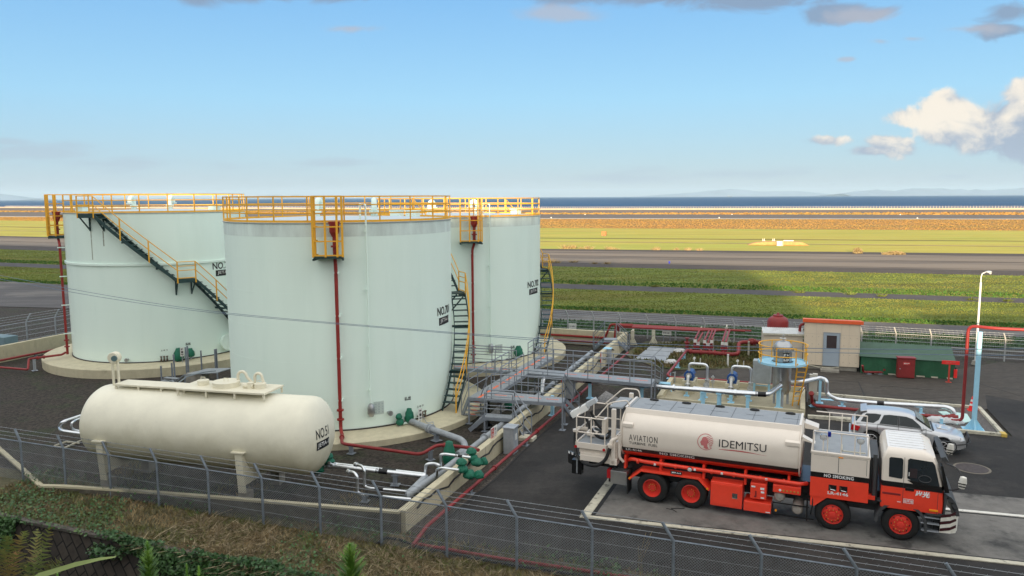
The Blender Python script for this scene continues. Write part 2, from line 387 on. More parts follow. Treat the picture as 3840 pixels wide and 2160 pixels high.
strip('turf', L_v2, L_p0, M_turf)
strip('turf', L_p1, L_r0, M_turf)
strip('perimeter_path', L_p0, L_p1, mat('path_asphalt', (.062, .055, .055), .9, var=.2, scale=.5, bump=.6, bscale=8))
# perimeter road on this side of the turf, its green verge by the fence, then the old apron on the left
LR1 = (1150, 1197, 1266); LR2 = (1270, 1238, 1308)
strip('perimeter_road', L_r0, LR1, mat('road_asphalt', (.085, .078, .076), .9, var=.25, scale=.4, stretch=(.3, 1, 1), bump=.6, bscale=9, col2=(.12, .11, .10), c2lo=.5, c2hi=.6, c2scale=.2))
mb = MB(); mb.face([G(1600, 1178, 0), G(2040, 1197, 0), G(3840, 1266, 0), G(3990, 1272, 0), G(3990, 1312, 0), G(3840, 1308, 0), G(2040, 1240, 0), G(1600, 1225, 0)])
tag(mb.build('fence_verge', M_turf2), kind='structure')
# the sea and the far shore
def sea_mat():
    m = mat('sea_water', (.006, .050, .125), .5, var=.25, scale=.012, stretch=(.25, 1, 1), spec=.1)
    t = m.node_tree; b = t.nodes['Principled BSDF']; n = t.nodes.new('ShaderNodeTexNoise'); mp = t.nodes.new('ShaderNodeMapping'); tc_ = t.nodes.new('ShaderNodeTexCoord')
    mp.inputs['Scale'].default_value = (.03, .12, 1); t.links.new(tc_.outputs['Object'], mp.inputs[0]); t.links.new(mp.outputs[0], n.inputs['Vector']); n.inputs['Scale'].default_value = 1; n.inputs['Detail'].default_value = 6
    bn = t.nodes.new('ShaderNodeBump'); bn.inputs['Strength'].default_value = 1; bn.inputs['Distance'].default_value = 3.0
    t.links.new(n.outputs['Fac'], bn.inputs['Height']); t.links.new(bn.outputs[0], b.inputs['Normal'])
    return m
mb = MB(); so_ = [Vector((v.x, v.y, -2.2)) for v in sh]
mb.face(so_ + [Vector((40000, 50000, -2.2)), Vector((-40000, 50000, -2.2))])
tag(mb.build('sea', sea_mat()), kind='structure')
M_hill = mat('far_hill_haze_blue', (.11, .155, .23), .9, var=.2, scale=.002)  # blue of the distant haze is mixed into the base colour
def far_hills(name, pts, D, depth=1500):
    mb = MB(); rows = []
    for i, (px, py) in enumerate(pts):
        g = GY(px, py, D); rows.append([Vector((g.x, D - 500, -3)), Vector((g.x, D, g.z)), Vector((g.x, D + depth, -3))])
    for a, b in zip(rows, rows[1:]):
        mb.face([a[0], b[0], b[1], a[1]]); mb.face([a[1], b[1], b[2], a[2]])
    return tag(mb.build(name, M_hill), kind='structure')
hz = [(700, 71), (800, 55), (850, 46), (950, 41), (1060, 28), (1150, 38), (1250, 43), (1340, 26), (1440, 15), (1600, 19), (1750, 18), (1830, 30), (1930, 24), (2010, 38), (2080, 25), (2150, 34), (2250, 35), (2330, 26), (2400, 24), (2490, 20), (2576, 8), (2700, 0), (2900, 14), (3100, 30)]
far_hills('far_hills', [(2900 + x / 2.74, 700 + y / 2.74) for x, y in hz], 16000)
far_hills('far_hills', [(-200, 738), (-60, 730), (5, 727), (30, 734), (75, 743), (120, 747)], 16000)
far_hills('distant_hills', [(300, 746), (360, 739), (420, 741), (520, 743), (900, 741), (960, 734), (1030, 730), (1080, 735), (1110, 731), (1180, 738), (1260, 742)], 19000)
far_hills('distant_hills', [(2380, 738), (2450, 732), (2600, 722), (2660, 715), (2740, 708), (2790, 712), (2850, 718), (2990, 716), (3060, 722), (3150, 731)], 19000)
# ---- the hill behind the photographer that keeps the low sun off the yard, seen from nowhere in the picture
TANE = math.tan(SUN_EL)
VB = [(-420, 175), (-230, 165), (-150, 158), (-60, 138), (-30, 124), (-18, 120), (0, 116), (8, 112), (11.4, 104), (12.6, 40), (14, 33), (24, 33), (34, 60), (60, 60), (200, 60), (420, 60)]
def vb(u):
    for (a, x), (b, y) in zip(VB, VB[1:]):
        if a <= u <= b: return x + (y - x) * (u - a) / (b - a)
    return 60
SP = Vector((SD.y, -SD.x, 0))
mb = MB(); us = [-420 + 6 * i for i in range(65)] + [-28 + .8 * i for i in range(90)] + [45 + 8 * i for i in range(46)]
prof = [(-420, -.2), (-330, .55), (-260, .9), (-215, .99), (-200, 1), (-185, .92), (-140, .70), (-90, .42), (-50, .24)]
r2 = random.Random(3); rows = []
for u in us:
    hh = (vb(u) + 200) * TANE + (r2.uniform(-.55, .55) if u < 12.3 else r2.uniform(-.15, .1))
    rows.append([SP * u + SD * v + ZUP * (hh * k) for v, k in prof])
nP = len(prof); vs = [p for r in rows for p in r]
mb.add(vs, [(i * nP + j, (i + 1) * nP + j, (i + 1) * nP + j + 1, i * nP + j + 1) for i in range(len(us) - 1) for j in range(nP - 1)])
M_wood = mat('hill_wood', (.05, .07, .025), .95, var=.4, scale=.3, bump=1)
tag(mb.build('hill', M_wood), kind='structure')
# ---- the slope under the photographer's feet, down to the lane in front of the retaining wall
mb = MB(); qs = [(-70, 13), (-20, 10), (-4, 8.7), (0, 8.45), (1.6, 8.05), (2.6, 7.2), (4, 5.6), (6, 3.2), (8.5, .4), (11, -2.6), (12.4, -4.1), (14.0, -4.3), (15.4, -4.3)]
ps = [-120, -80, -50, -30] + [-20 + i for i in range(41)] + [30, 50, 80, 120]
vs = [pq(p, q, h + (r2.uniform(-.12, .12) if -3 < q < 12 else 0)) for p in ps for q, h in qs]; nP = len(qs)
mb.add(vs, [(i * nP + j, (i + 1) * nP + j, (i + 1) * nP + j + 1, i * nP + j + 1) for i in range(len(ps) - 1) for j in range(nP - 1)])
M_soil = mat('slope_soil', (.045, .05, .022), .95, var=.5, scale=3, bump=1)
tag(mb.build('hillside', M_soil, smooth=60), kind='structure')
# ---- retaining wall of diagonal blocks
def block_mat():
    m = mat('diagonal_blocks', (.035, .031, .028), .9, var=.4, scale=3, bump=.6, bscale=12)
    t = m.node_tree; b = t.nodes['Principled BSDF']
    tc_ = t.nodes.new('ShaderNodeTexCoord'); mp = t.nodes.new('ShaderNodeMapping'); mp.inputs['Rotation'].default_value = (0, 0, math.radians(45))
    br = t.nodes.new('ShaderNodeTexBrick'); br.inputs['Scale'].default_value = 1; br.inputs['Brick Width'].default_value = .52; br.inputs['Row Height'].default_value = .30; br.inputs['Mortar Size'].default_value = .022
    br.inputs['Color1'].default_value = (.052, .046, .040, 1); br.inputs['Color2'].default_value = (.030, .027, .025, 1); br.inputs['Mortar'].default_value = (.006, .006, .006, 1)
    t.links.new(tc_.outputs['Object'], mp.inputs[0]); t.links.new(mp.outputs[0], br.inputs['Vector'])
    mx = t.nodes.new('ShaderNodeMix'); mx.data_type = 'RGBA'; mx.blend_type = 'MULTIPLY'; mx.inputs[0].default_value = .75
    old = b.inputs['Base Color'].links[0].from_socket; sc_ = t.nodes.new('ShaderNodeMix'); sc_.data_type = 'RGBA'; sc_.blend_type = 'MULTIPLY'; sc_.inputs[0].default_value = 1; sc_.inputs[7].default_value = (28, 28, 28, 1)
    t.links.new(old, sc_.inputs[6]); t.links.new(br.outputs[0], mx.inputs[6]); t.links.new(sc_.outputs[2], mx.inputs[7]); t.links.new(mx.outputs[2], b.inputs['Base Color'])
    bn = t.nodes.new('ShaderNodeBump'); bn.inputs['Strength'].default_value = 1; bn.inputs['Distance'].default_value = .06; t.links.new(br.outputs['Fac'], bn.inputs['Height']); bn.invert = True
    t.links.new(bn.outputs[0], b.inputs['Normal']); return m
mb = MB(); mb.box(-70, 70, -4.6, 0, -.5, 0)
o = mb.build('retaining_wall', block_mat()); sl_ = Vector((0, -.34, -1)).normalized()
wy = (E2 * .34 + ZUP).normalized(); wn = E1.cross(wy).normalized(); wp = pq(0, WQ, -.02)
o.matrix_world = Matrix(((E1.x, wy.x, wn.x, wp.x), (E1.y, wy.y, wn.y, wp.y), (E1.z, wy.z, wn.z, wp.z), (0, 0, 0, 1)))
tag(o, 'dark mossy retaining wall of diagonal blocks below the foreground grass', 'retaining wall')
mb = MB(); mb.obox(pq(0, WQ + .05), E1, 70, .11, -.06, .05); c_ = mb.build('coping', mat('dark_coping', (.10, .088, .078), .9, var=.4, scale=2, bump=.5), o, bevel=.02)
# ---- the berm strip between wall head and fence
mb = MB(); mb.face([pq(-60, WQ + .2, 0), pq(60, WQ + .2, 0), pq(60, WQ + 3.2, 0), pq(-60, WQ + 3.2, 0)])
tag(mb.build('grass_berm', mat('berm_soil', (.10, .092, .048), .95, var=.5, scale=5, bump=1, bscale=12, col2=(.16, .125, .075), c2lo=.45, c2hi=.65, c2scale=.8)), kind='structure')
# ---- yard paving
def sheet(name, pts, m, z):
    mb = MB(); mb.face([Vector((p[0], p[1], z)) for p in pts]); return tag(mb.build(name, m), kind='structure')
sheet('yard_asphalt', [G(1500, 2075), G(1645, 1974), G(1860, 1798), G(1957, 1700), G(2105, 1568), (5.6, 37.2, 0), (7.0, 36.9, 0), (14.2, 34.2, 0), (19.0, 32.1, 0), (21, 31.4, 0), (22.5, 35.6, 0), (24.0, 38.2, 0), pq(43, 26), pq(43, 20.4), G(2382, 2140), G(1800, 2066)], M_asph, .004)
sheet('apron', [(8.8, 41.6, 0), (15.3, 39.0, 0), (14.7, 37.6, 0), (21.6, 35.0, 0), (22.5, 35.6, 0), (24.0, 38.2, 0), pq(43, 26), pq(45, 55.6), (29.5, 45.9, 0), (24.6, 43.3, 0), (16.6, 46.0, 0), (10, 43.6, 0)], M_asph_old, .008)
bay = [G(2195, 1934), G(2285, 1812), pq(17.5, 26.2 + 1.0), pq(40, 26.2 + 1.0), pq(40, 23.4), G(3840, 2108)]
bc, be = G(2195, 1934), G(2285, 1812); bd = (G(3840, 2112) - bc).normalized(); bf = (be - bc).normalized()
bay = [bc, bc + bd * 32, bc + bd * 32 + bf * 5.2, bc + bf * 5.2]
sheet('truck_bay', bay, M_conc, .012)
bn_ = Vector((-bd.y, bd.x, 0))
def line_strip(name, a, b, w, m, z0, z1, kind=True):
    d = (b - a).normalized(); n_ = Vector((-d.y, d.x, 0)) * w
    mb = MB(); mb.slab([a, b, b + n_, a + n_], z0, z1); o = mb.build(name, m)
    return tag(o, kind='structure') if kind else o
line_strip('bay_line', bc - bn_ * .20 - bd * .15, bc - bn_ * .20 + bd * 32, .20, M_kerbpaint, .0, .03)
line_strip('bay_drain', bc + bd * .2, bc + bd * 32, .10, M_dark, .0, .016)
line_strip('bay_line', bc + bf * 0.02 - bd * .15, bc - bd * .15 + bf * 5.2, -.30, M_kerbpaint, .0, .031)
line_strip('bay_drain', bc + bd * .16 + bf * .1, bc + bd * .16 + bf * 5.2, -.13, M_dark, 0, .017)
bb = G(3600, 1912); line_strip('bay_line', bb - bd * 1.2, bb + bd * 20, -.17, M_white, .0, .03)
line_strip('bay_drain', bb - bd * 1.2 - bn_ * .28, bb + bd * 20 - bn_ * .28, .08, M_dark, .0, .018)
sheet('manhole', [Vector((G(3645, 1757).x + .62 * math.cos(a), G(3645, 1757).y + .62 * math.sin(a), 0)) for a in np.linspace(0, 2 * PI, 40)[:-1]], mat('manhole_rim', (.17, .15, .12), .85), .012)
sheet('manhole_cover', [Vector((G(3645, 1757).x + .54 * math.cos(a), G(3645, 1757).y + .54 * math.sin(a), 0)) for a in np.linspace(0, 2 * PI, 40)[:-1]], mat('manhole_iron', (.06, .05, .05), .8, var=.3, scale=8), .018)
sheet('gravel_strip', [G(1500, 2080), G(1800, 2070), G(2382, 2144), pq(43, 20.35), pq(43, 19.2), pq(3, 19.2), pq(-6, 19.3)], mat('pale_gravel', (.12, .105, .095), .95, var=.6, scale=14, bump=.8, bscale=30), .006)
sheet('white_gravel', [P6(1560, 900), P6(1640, 830), P6(1844, 950), P6(1800, 1000), P6(1480, 1010)], mat('white_stones', (.25, .24, .23), .95, var=.7, scale=8, bump=1, bscale=10), .002)
sheet('white_gravel', [P6(360, 1180), P6(520, 1090), P6(900, 900), P6(980, 780), P6(700, 900), P6(560, 990), P6(430, 1120)], MATS['white_stones'], .002)
sheet('weedy_ground', [PR(330, 640), PR(620, 470), PR(1900, 480), PR(2174, 560), PR(2174, 860), PR(1500, 840), PR(1050, 860), PR(700, 800), PR(420, 700)], mat('weedy_soil', (.11, .10, .05), .95, var=.5, scale=5, bump=1, bscale=12, col2=(.055, .075, .025), c2lo=.47, c2hi=.62, c2scale=.7), .002)
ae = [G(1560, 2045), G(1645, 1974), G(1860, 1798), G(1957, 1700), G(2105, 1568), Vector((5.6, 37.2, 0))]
dsl = lambda s_: Vector((-3.25, 22.35, 0)).lerp(Vector((7.83, 51.5, 0)), s_)
sheet('verge_gravel', ae + [dsl(.50), dsl(0)], mat('verge_stones', (.072, .060, .050), .95, var=.8, scale=12, bump=1, bscale=20, col2=(.10, .086, .072), c2lo=.45, c2hi=.65, c2scale=1.2), .007)
for i in range(4): line_strip('kerb_shade_strip', ae[i], ae[i + 1], .07, M_dark, 0, .02)  # dark strips painted in for the kerb's shadow along the asphalt
for pa, pb, w_ in ((PH(1690, 1020), PH(1800, 1275), .06), (PH(1150, 1000), PH(1700, 1025), .03), (PH(1800, 1275), PC(900, 1010), .02), (PC(860, 900), PC(1230, 1010), .03)): line_strip('pavement_joint', pa, pb, w_, M_dark, 0, .014)
ck = random.Random(5)
for x, y, n_ in ((2000, 1990, 7), (3500, 1880, 6), (3650, 1560, 8), (3300, 1450, 7), (2800, 2040, 6)):
    p = G(x, y); aa_ = ck.uniform(0, 6); mb = MB()
    for i in range(n_): aa_ += ck.uniform(-.6, .6); q = p + Vector((math.cos(aa_), math.sin(aa_), 0)) * ck.uniform(.25, .6); nn_ = Vector((-math.sin(aa_), math.cos(aa_), 0)) * .008; mb.slab([p - nn_, q - nn_, q + nn_, p + nn_], 0, .0165); p = q
    tag(mb.build('pavement_crack', M_dark), kind='structure')
# slabs over a pit
mb = MB(); a, b, c_, d = PR(680, 545), PR(1035, 570), PR(885, 755), PR(470, 718)
for i in range(3):
    for j in range(2):
        q = lambda s_, t_: (a.lerp(b, s_)).lerp(d.lerp(c_, s_), t_)
        mb.slab([q(j / 2 + .01, i / 3 + .01), q(j / 2 + .49, i / 3 + .01), q(j / 2 + .49, i / 3 + .32), q(j / 2 + .01, i / 3 + .32)], 0, .07)
tag(mb.build('cover_slab', mat('slab_steel', (.29, .31, .33), .6, .1, var=.12, scale=2), bevel=.01), 'six pale grey steel cover plates lying flat in the weeds', 'cover plate')
# ================================================================== grass
def tufts(name, A, B, n, w, h, m, lean=.35, seed=1, jit=.0, z=0., srange=(0, 1), out=None):
    r_ = np.random.default_rng(seed)
    def along(Lp, s_):
        P_ = np.array([(v.x, v.y) for v in Lp]); d = np.r_[0, np.cumsum(np.hypot(*(P_[1:] - P_[:-1]).T))]; d /= d[-1]
        return np.stack([np.interp(s_, d, P_[:, 0]), np.interp(s_, d, P_[:, 1])], 1)
    s_ = r_.uniform(*srange, n); t = r_.uniform(0, 1, n); p = along(A, s_) * (1 - t)[:, None] + along(B, s_) * t[:, None]
    if out: p = p[keep_out(p, out)]
    return tuft_mesh(name, p, w, h, m, lean, r_, z)
def tuft_mesh(name, p, w, h, m, lean, r_, z=0., parent=None):
    n = len(p); a = r_.uniform(0, PI, n); hh = h * r_.uniform(.5, 1.25, n); ww = w * r_.uniform(.5, 1.3, n)
    zb = np.broadcast_to(z, (n,)) if np.ndim(z) == 0 else z
    dx = np.stack([np.cos(a), np.sin(a)], 1) * ww[:, None] / 2; ln = r_.normal(0, lean, (n, 2)) * hh[:, None]
    v = np.zeros((n, 4, 3)); v[:, 0, :2] = p - dx; v[:, 1, :2] = p + dx; v[:, 2, :2] = p + dx * .25 + ln; v[:, 3, :2] = p - dx * .35 + ln * .8
    v[:, 0, 2] = zb - .02; v[:, 1, 2] = zb - .02; v[:, 2, 2] = zb + hh; v[:, 3, 2] = zb + hh * .85
    return fast_mesh(name, v, 4, m, parent)
def seg(ys, x0=-60, x1=3960):
    p = [G(x, y) for x, y in zip(XS3, ys)]
    return [p[0] + (p[0] - p[1]) * .12, p[0], p[1], p[2], p[2] + (p[2] - p[1]) * .25]
M_bl1 = mat('turf_blades', (.132, .165, .034), .85, var=.5, scale=.35, stretch=(.5, 1, 1), col2=(.18, .165, .046), c2lo=.46, c2hi=.64, c2scale=.12, spec=.15)
M_bl2 = mat('mown_blades', (.29, .26, .06), .85, var=.2, scale=.12, stretch=(.3, 1, 1), col2=(.24, .26, .055), c2lo=.45, c2hi=.62, c2scale=.05, spec=.1)
M_bl3 = mat('reed_blades', (.31, .18, .055), .85, var=.25, scale=.1, stretch=(.4, 1, 1), col2=(.30, .205, .058), c2lo=.45, c2hi=.65, c2scale=.035, spec=.1)
M_bl4 = mat('lush_blades', (.055, .125, .025), .85, var=.4, scale=1, spec=.15)
tag(tufts('turf_grass', seg(L_p1), seg(L_r0), 70000, .16, .050, M_bl1, lean=.22, seed=1), 'rough green turf between the path and the perimeter road', 'grass', kind='stuff')
tag(tufts('turf_grass', seg(L_v2), seg(L_p0), 64000, .18, .055, M_bl1, lean=.22, seed=2), 'rough green turf between the taxiway and the narrow path', 'grass', kind='stuff')
def near(Lp, f, Lq): return tuple(a + (b - a) * f for a, b in zip(Lp, Lq))
tag(tufts('turf_edge', seg(near(L_r0, .16, L_p1)), seg(L_r0), 9000, .18, .13, M_bl4, seed=3), 'band of taller dark green grass along the perimeter road', 'grass', kind='stuff')
tag(tufts('turf_edge', seg(near(L_p0, .22, L_v2)), seg(L_p0), 9000, .2, .14, M_bl4, seed=4), 'band of taller dark green grass along the narrow path', 'grass', kind='stuff')
tag(tufts('reed_grass', seg(L_rw1), seg(L_or), 60000, .45, .12, M_bl3, seed=6), 'sunlit orange brown reeds beside the runway', 'reeds', kind='stuff')
tag(tufts('dry_grass', seg(L_dry), seg(L_rw0), 9000, 1.6, .6, M_bl3, seed=7), 'thin line of dry golden grass beyond the runway', 'grass', kind='stuff')
vA = [G(1600, 1180), G(2040, 1200), G(3840, 1268), G(3960, 1273)]; vB = [G(1600, 1225), G(2040, 1240), G(3840, 1308), G(3960, 1312)]
tag(tufts('verge_grass', vA, vB, 9000, .16, .16, mat('verge_blades', (.040, .095, .030), .85, var=.4, scale=1), seed=8), 'dark green grass verge just behind the far wire fence', 'grass', kind='stuff')
def keep_out(p, quad):
    ins_ = np.ones(len(p), bool)
    for a, b in zip(quad, quad[1:] + quad[:1]): ins_ &= ((b.x - a.x) * (p[:, 1] - a.y) - (b.y - a.y) * (p[:, 0] - a.x)) < .02
    return ~ins_
slab_quad = [a, b, c_, d]
wA = [PR(500, 560), PR(1000, 480), PR(1900, 490), PR(2174, 570)]; wB = [PR(430, 700), PR(900, 830), PR(1500, 830), PR(2174, 840)]
tag(tufts('weeds', wA, wB, 5000, .12, .18, mat('weed_blades', (.10, .105, .03), .85, var=.5, scale=2, col2=(.16, .12, .05), c2lo=.45, c2hi=.6, c2scale=.8), seed=9, out=slab_quad), 'straggly weeds around the steel cover plates', 'weeds', kind='stuff')
# single clumps in the joints of the pavement
def clump(name, g, w, h, m, label, cat, group, n=60, seed=0):
    r_ = np.random.default_rng(seed); p = r_.normal(0, w * .25, (n, 2)) * np.array([1, .6]) + np.array([g.x, g.y])
    h *= .7; w *= .75; a = r_.uniform(0, PI, n); hh = h * r_.uniform(.4, 1.1, n); wd = h * .09 + .015
    dx = np.stack([np.cos(a), np.sin(a)], 1) * wd; ln = (p - np.array([g.x, g.y])) * .9 + r_.normal(0, .2, (n, 2)) * hh[:, None]
    v = np.zeros((n, 3, 3)); v[:, 0, :2] = p - dx; v[:, 1, :2] = p + dx; v[:, 2, :2] = p + ln; v[:, 2, 2] = hh
    return tag(fast_mesh(name, v, 3, m), label, cat, group)
M_straw = mat('straw', (.31, .235, .115), .85, var=.3, scale=2)
z2 = lambda x, y: (2000 + x / 2.862, 700 + y / 2.862); z3 = lambda x, y: (2900 + x / 2.74, 700 + y / 2.74)
cl = [(z2(350, 665), 1.7, 1.3), (z2(430, 663), 1.6, 1.2), (z2(505, 664), .8, .5), (z2(580, 668), 1.6, 1.1), (z2(815, 672), 1.4, 1.0), (z2(890, 672), .9, .5), (z2(1330, 680), 1.3, 1.1), (z2(1540, 680), .8, .8), (z2(1655, 683), .9, .9), (z2(1780, 686), 1.0, .8)]
for i, (q, w, h) in enumerate(cl):
    clump('grass_clump', G(*q), w, h, M_straw, f'straw clump on the far taxiway edge, {["largest and leftmost", "second from left, tall", "small and low", "tall and loose", "wide and loose", "low and tiny", "tall with fine plumes", "thin upright", "fairly thin", "rightmost of the row"][i]}', 'grass clump', 'straw clumps along the far taxiway edge', seed=i)
for i, (q, w, h, t) in enumerate([(z2(180, 815), 2.0, .9, 'widest one, beside the tank stair'), (z2(265, 818), .7, .5, 'small one'), (z2(430, 812), 1.0, .6, 'faint one in the middle'), (z2(658, 828), .7, .5, 'small one right of the middle'), (z2(795, 830), .8, .6, 'bright one at the right')]):
    clump('grass_clump', G(*q), w, h, M_straw, f'straw clump on the near taxiway edge, {t}', 'grass clump', 'straw clumps along the near taxiway edge', seed=20 + i)
for i, (q, t) in enumerate([(z2(625, 1048), 'behind the tank stair, leftmost'), (z2(1310, 1076), 'mid picture'), (z2(2255, 1100), 'right of mid picture'), (z3(275, 1090), 'at the edge of the hill shadow'), (z3(795, 1108), 'small round one in the sun'), (z3(1115, 1128), 'widest one in the sun'), (z3(2030, 1165), 'left of the lamp post'), (z3(2400, 1178), 'right of the lamp post')]):
    clump('grass_clump', G(*q), .9, .45, M_bl1, f'green weed clump in the narrow path, {t}', 'grass clump', 'weed clumps in the narrow path', seed=40 + i)
# the round dry bush and the long low one
def bush(name, g, rx, ry, h, n, m, label, seed):
    r_ = np.random.default_rng(seed); d = r_.normal(0, 1, (n, 3)); d /= np.linalg.norm(d, axis=1)[:, None]; d[:, 2] = abs(d[:, 2]); rr = r_.uniform(.6, 1, n)[:, None]
    c_ = d * rr * np.array([rx, ry, h]) + np.array([g.x, g.y, 0]); t1 = r_.normal(0, .09, (n, 3)); t2 = r_.normal(0, .09, (n, 3))
    v = np.stack([c_ - t1, c_ + t2, c_ + t1 + np.array([0, 0, .08])], 1); return tag(fast_mesh(name, v, 3, m), label, 'bush')
bush('dry_bush', G(*z3(865, 685)), .85, .7, 1.0, 700, M_straw, 'round straw coloured bush on the far taxiway edge', 5)
bush('dry_bush', G(*z3(1235, 698)), 2.2, .6, .55, 900, M_straw, 'long low straw coloured bush on the far taxiway edge', 6)
mb = MB(); pt = [(-6.2, 0), (-5, .5), (-3, .75), (3, .8), (4.2, .7), (5.6, 0)]; mc = G(2925, 921); 
mb.prism([mc + Vector((x, -x * .25, z)) for x, z in pt], (.6, 2.6, 0))
tag(mb.build('earth_mound', mat('mound_earth', (.42, .25, .10), .95, var=.2, scale=1.5, bump=1.5, bscale=3), bevel=.2), kind='structure')
# ================================================================== things out on the airfield
t = thing('equipment_cabinet', 'small orange cabinet on short legs in the sunlit mown grass', 'cabinet', G(2265, 884))
g = G(2265, 884); mb = MB(); mb.obox(g, E1, .53, .35, .12, 1.08); mb.build('body', mat('orange_cabinet', (.78, .14, .045), .6, var=.05), t, bevel=.02)
for s_ in (-1, 1):
    for r_ in (-1, 1): mb = MB(); mb.obox(g + E1 * s_ * .4 + E2 * r_ * .25, E1, .05, .05, -.02, .12); mb.build('leg', M_greysteel, t)
g = G(2923, 921.5); t = thing('equipment_box', 'white louvred box set into the brown mound', 'cabinet', g)
mb = MB(); mb.obox(g, E1, .45, .5, 0, .92); mb.build('body', M_white, t, bevel=.02)
mb = MB(); mb.obox(g + E1 * .62, E1, .05, .5, 0, .98); mb.build('side_panel', M_white, t); mb = MB(); mb.obox(g - E1 * .52, E1, .02, .5, 0, .98); mb.build('side_panel', M_white, t)
for i, x in enumerate((2863.5, 2901)):
    g = G(x, 903.2) ; t = thing('runway_marker', 'small white double post marker on the mound, ' + ('left one' if i == 0 else 'the one beside the louvred box'), 'marker', g, 0, 'white markers on the mound')
    for s_ in (-1, 1): mb = MB(); mb.obox(g + E1 * s_ * .16, E1, .06, .06, 0, .5); mb.build('post', M_white, t)
    mb = MB(); mb.obox(g, E1, .34, .12, .0, .07); mb.build('base_plate', M_white, t)
g = G(2957, 905); t = thing('reflector_board', 'long low white board lying on the mound', 'board', g)
mb = MB(); mb.obox(g, E1, 1.05, .06, .05, .25); mb.build('board', M_white, t); mb = MB(); mb.obox(g, E1, .5, .1, 0, .06); mb.build('foot', M_white, t)
for i, (x, y) in enumerate(((2067, 817.5), (2697, 817.8), (2194, 805.5), (2745, 805), (3376, 806), (3440, 819.5))):
    g = G(x, y); mb = MB(); mb.lathe([(.0, .45), (.22, .42), (.3, .2), (.3, 0)], g, 10)
    tag(mb.build('runway_light', M_white), 'tiny white runway edge light on the ' + ('near edge, left' if i == 0 else 'near edge, centre' if i == 1 else 'far edge, left' if i == 2 else 'far edge, centre' if i == 3 else 'far edge, right' if i == 4 else 'near edge, right'), 'runway light', 'runway edge lights')
g = G(2510, 989); mb = MB(); mb.lathe([(0, .38), (.12, .36), (.14, .2), (.08, .18), (.08, 0)], g, 10); tag(mb.build('taxiway_light', mat('blue_lens', (.03, .04, .5), .3)), 'tiny blue light at the taxiway edge in the hill shadow', 'runway light')
# sea wall with its fence
t = thing('sea_wall', 'low pale concrete sea wall along the far shore', 'wall', sh[2]); mb = MB()
for a, b in zip(sh, sh[1:]): mb.bar(a + ZUP * .5, b + ZUP * .5, .6, 1.35)
mb.build('wall', mat('sea_wall_concrete', (.40, .33, .25), .9, var=.15, scale=.08, stretch=(1, 1, 1)), t)
mb = MB(); mb.k = 0
for a, b in zip(sh[1:], sh[2:]):
    d = b - a; n_ = int(d.length / 1.9)
    for i in range(n_): q = a + d * (i / n_) + d.normalized().cross(ZUP) * -.1; mb.bar(q + ZUP * 1.17, q + ZUP * 2.5, .16)
    for z in (1.75, 2.35): mb.bar(a + ZUP * z, b + ZUP * z, .06)
tag(mb.build('fence_panel', mat('far_fence', (.62, .55, .48), .6), t), kind='stuff')
t = thing('cargo_ship', 'tiny cargo ship on the horizon', 'ship', GY(2738, 733, 9000)); g = GY(2738, 733, 9000); g.z = -2
mb = MB(); mb.prism([g + Vector((x, 0, z)) for x, z in ((-22, 0), (20, 0), (26, 7), (-25, 6))], (0, 10, 0)); mb.build('hull', mat('ship_hull', (.05, .07, .10), .6), t)
mb = MB(); mb.box(g.x - 18, g.x - 10, g.y + 1, g.y + 9, 5.5, 15); mb.build('bridge', mat('ship_white', (.3, .33, .36), .6), t)
# a shed out of the picture on the right whose shadow falls over the fence and the turf
o_ = SP * 20.6 + SD * 20; d1 = SP; mb = MB(); hB = (70 - 20) * TANE
mb.prism([o_, o_ + SP * 30, o_ + SP * 30 - SD * 8, o_ - SD * 8], (0, 0, hB)); t = thing('unseen_office_block', 'pale office block just out of the picture on the right', 'building', o_)
mb.build('wall', M_cream, t); mb = MB(); mb.prism([o_ + SP * -.0 + ZUP * hB, o_ + SP * 30 + ZUP * hB, o_ + SP * 30 - SD * 8 + ZUP * hB, o_ - SD * 8 + ZUP * hB], (0, 0, .15)); mb.build('roof', M_wallconc, t)
# ================================================================== storage tanks
D2R = PI / 180
def polar(c, r, a, z): return Vector((c[0] + r * math.cos(a * D2R), c[1] + r * math.sin(a * D2R), z))
M_letter = mat('black_lettering', (.012, .012, .014), .6, var=.05)
M_letterw = mat('white_lettering', (.75, .75, .72), .6, var=.05)
M_streak = mat('rust_streak', (.34, .36, .30), .6, var=.3, scale=8, stretch=(1, 1, .1))
M_band = mat('grey_band', (.61, .70, .655), .6, var=.16, scale=1.6, stretch=(1, 1, .25))
def arc_strip(mb, c, r, a0, a1, z0, z1, th=.0, n=None):
    n = n or max(2, int(abs(a1 - a0) / 4)); vs = []
    for i in range(n + 1):
        a = a0 + (a1 - a0) * i / n
        for z in (z0, z1): vs.append(polar(c, r, a, z))
        if th:
            for z in (z0, z1): vs.append(polar(c, r - th, a, z))
    w = 4 if th else 2; fs = []
    for i in range(n):
        b = i * w
        fs.append((b, b + w, b + w + 1, b + 1))
        if th: fs += [(b + 2, b + 3, b + w + 3, b + w + 2), (b + 1, b + w + 1, b + w + 3, b + 3), (b, b + 2, b + w + 2, b + w)]
    if th: fs += [(0, 1, 3, 2), (n * w, n * w + 2, n * w + 3, n * w + 1)]
    return mb.add(vs, fs)
def arc_pts(c, r, a0, a1, z0, z1=None, step=4):
    z1 = z0 if z1 is None else z1; n = max(2, int(abs(a1 - a0) / step)); return [polar(c, r, a0 + (a1 - a0) * i / n, z0 + (z1 - z0) * i / n) for i in range(n + 1)]
def wall_text(name, c, r, a0, wdeg, z, size, txt, m, parent, bold=0.):
    wd = wdeg * D2R * r
    return lettering(name, txt, size, wd, lambda x, y: polar(c, r, a0 + x / r / D2R, z + y), m, parent, bold)
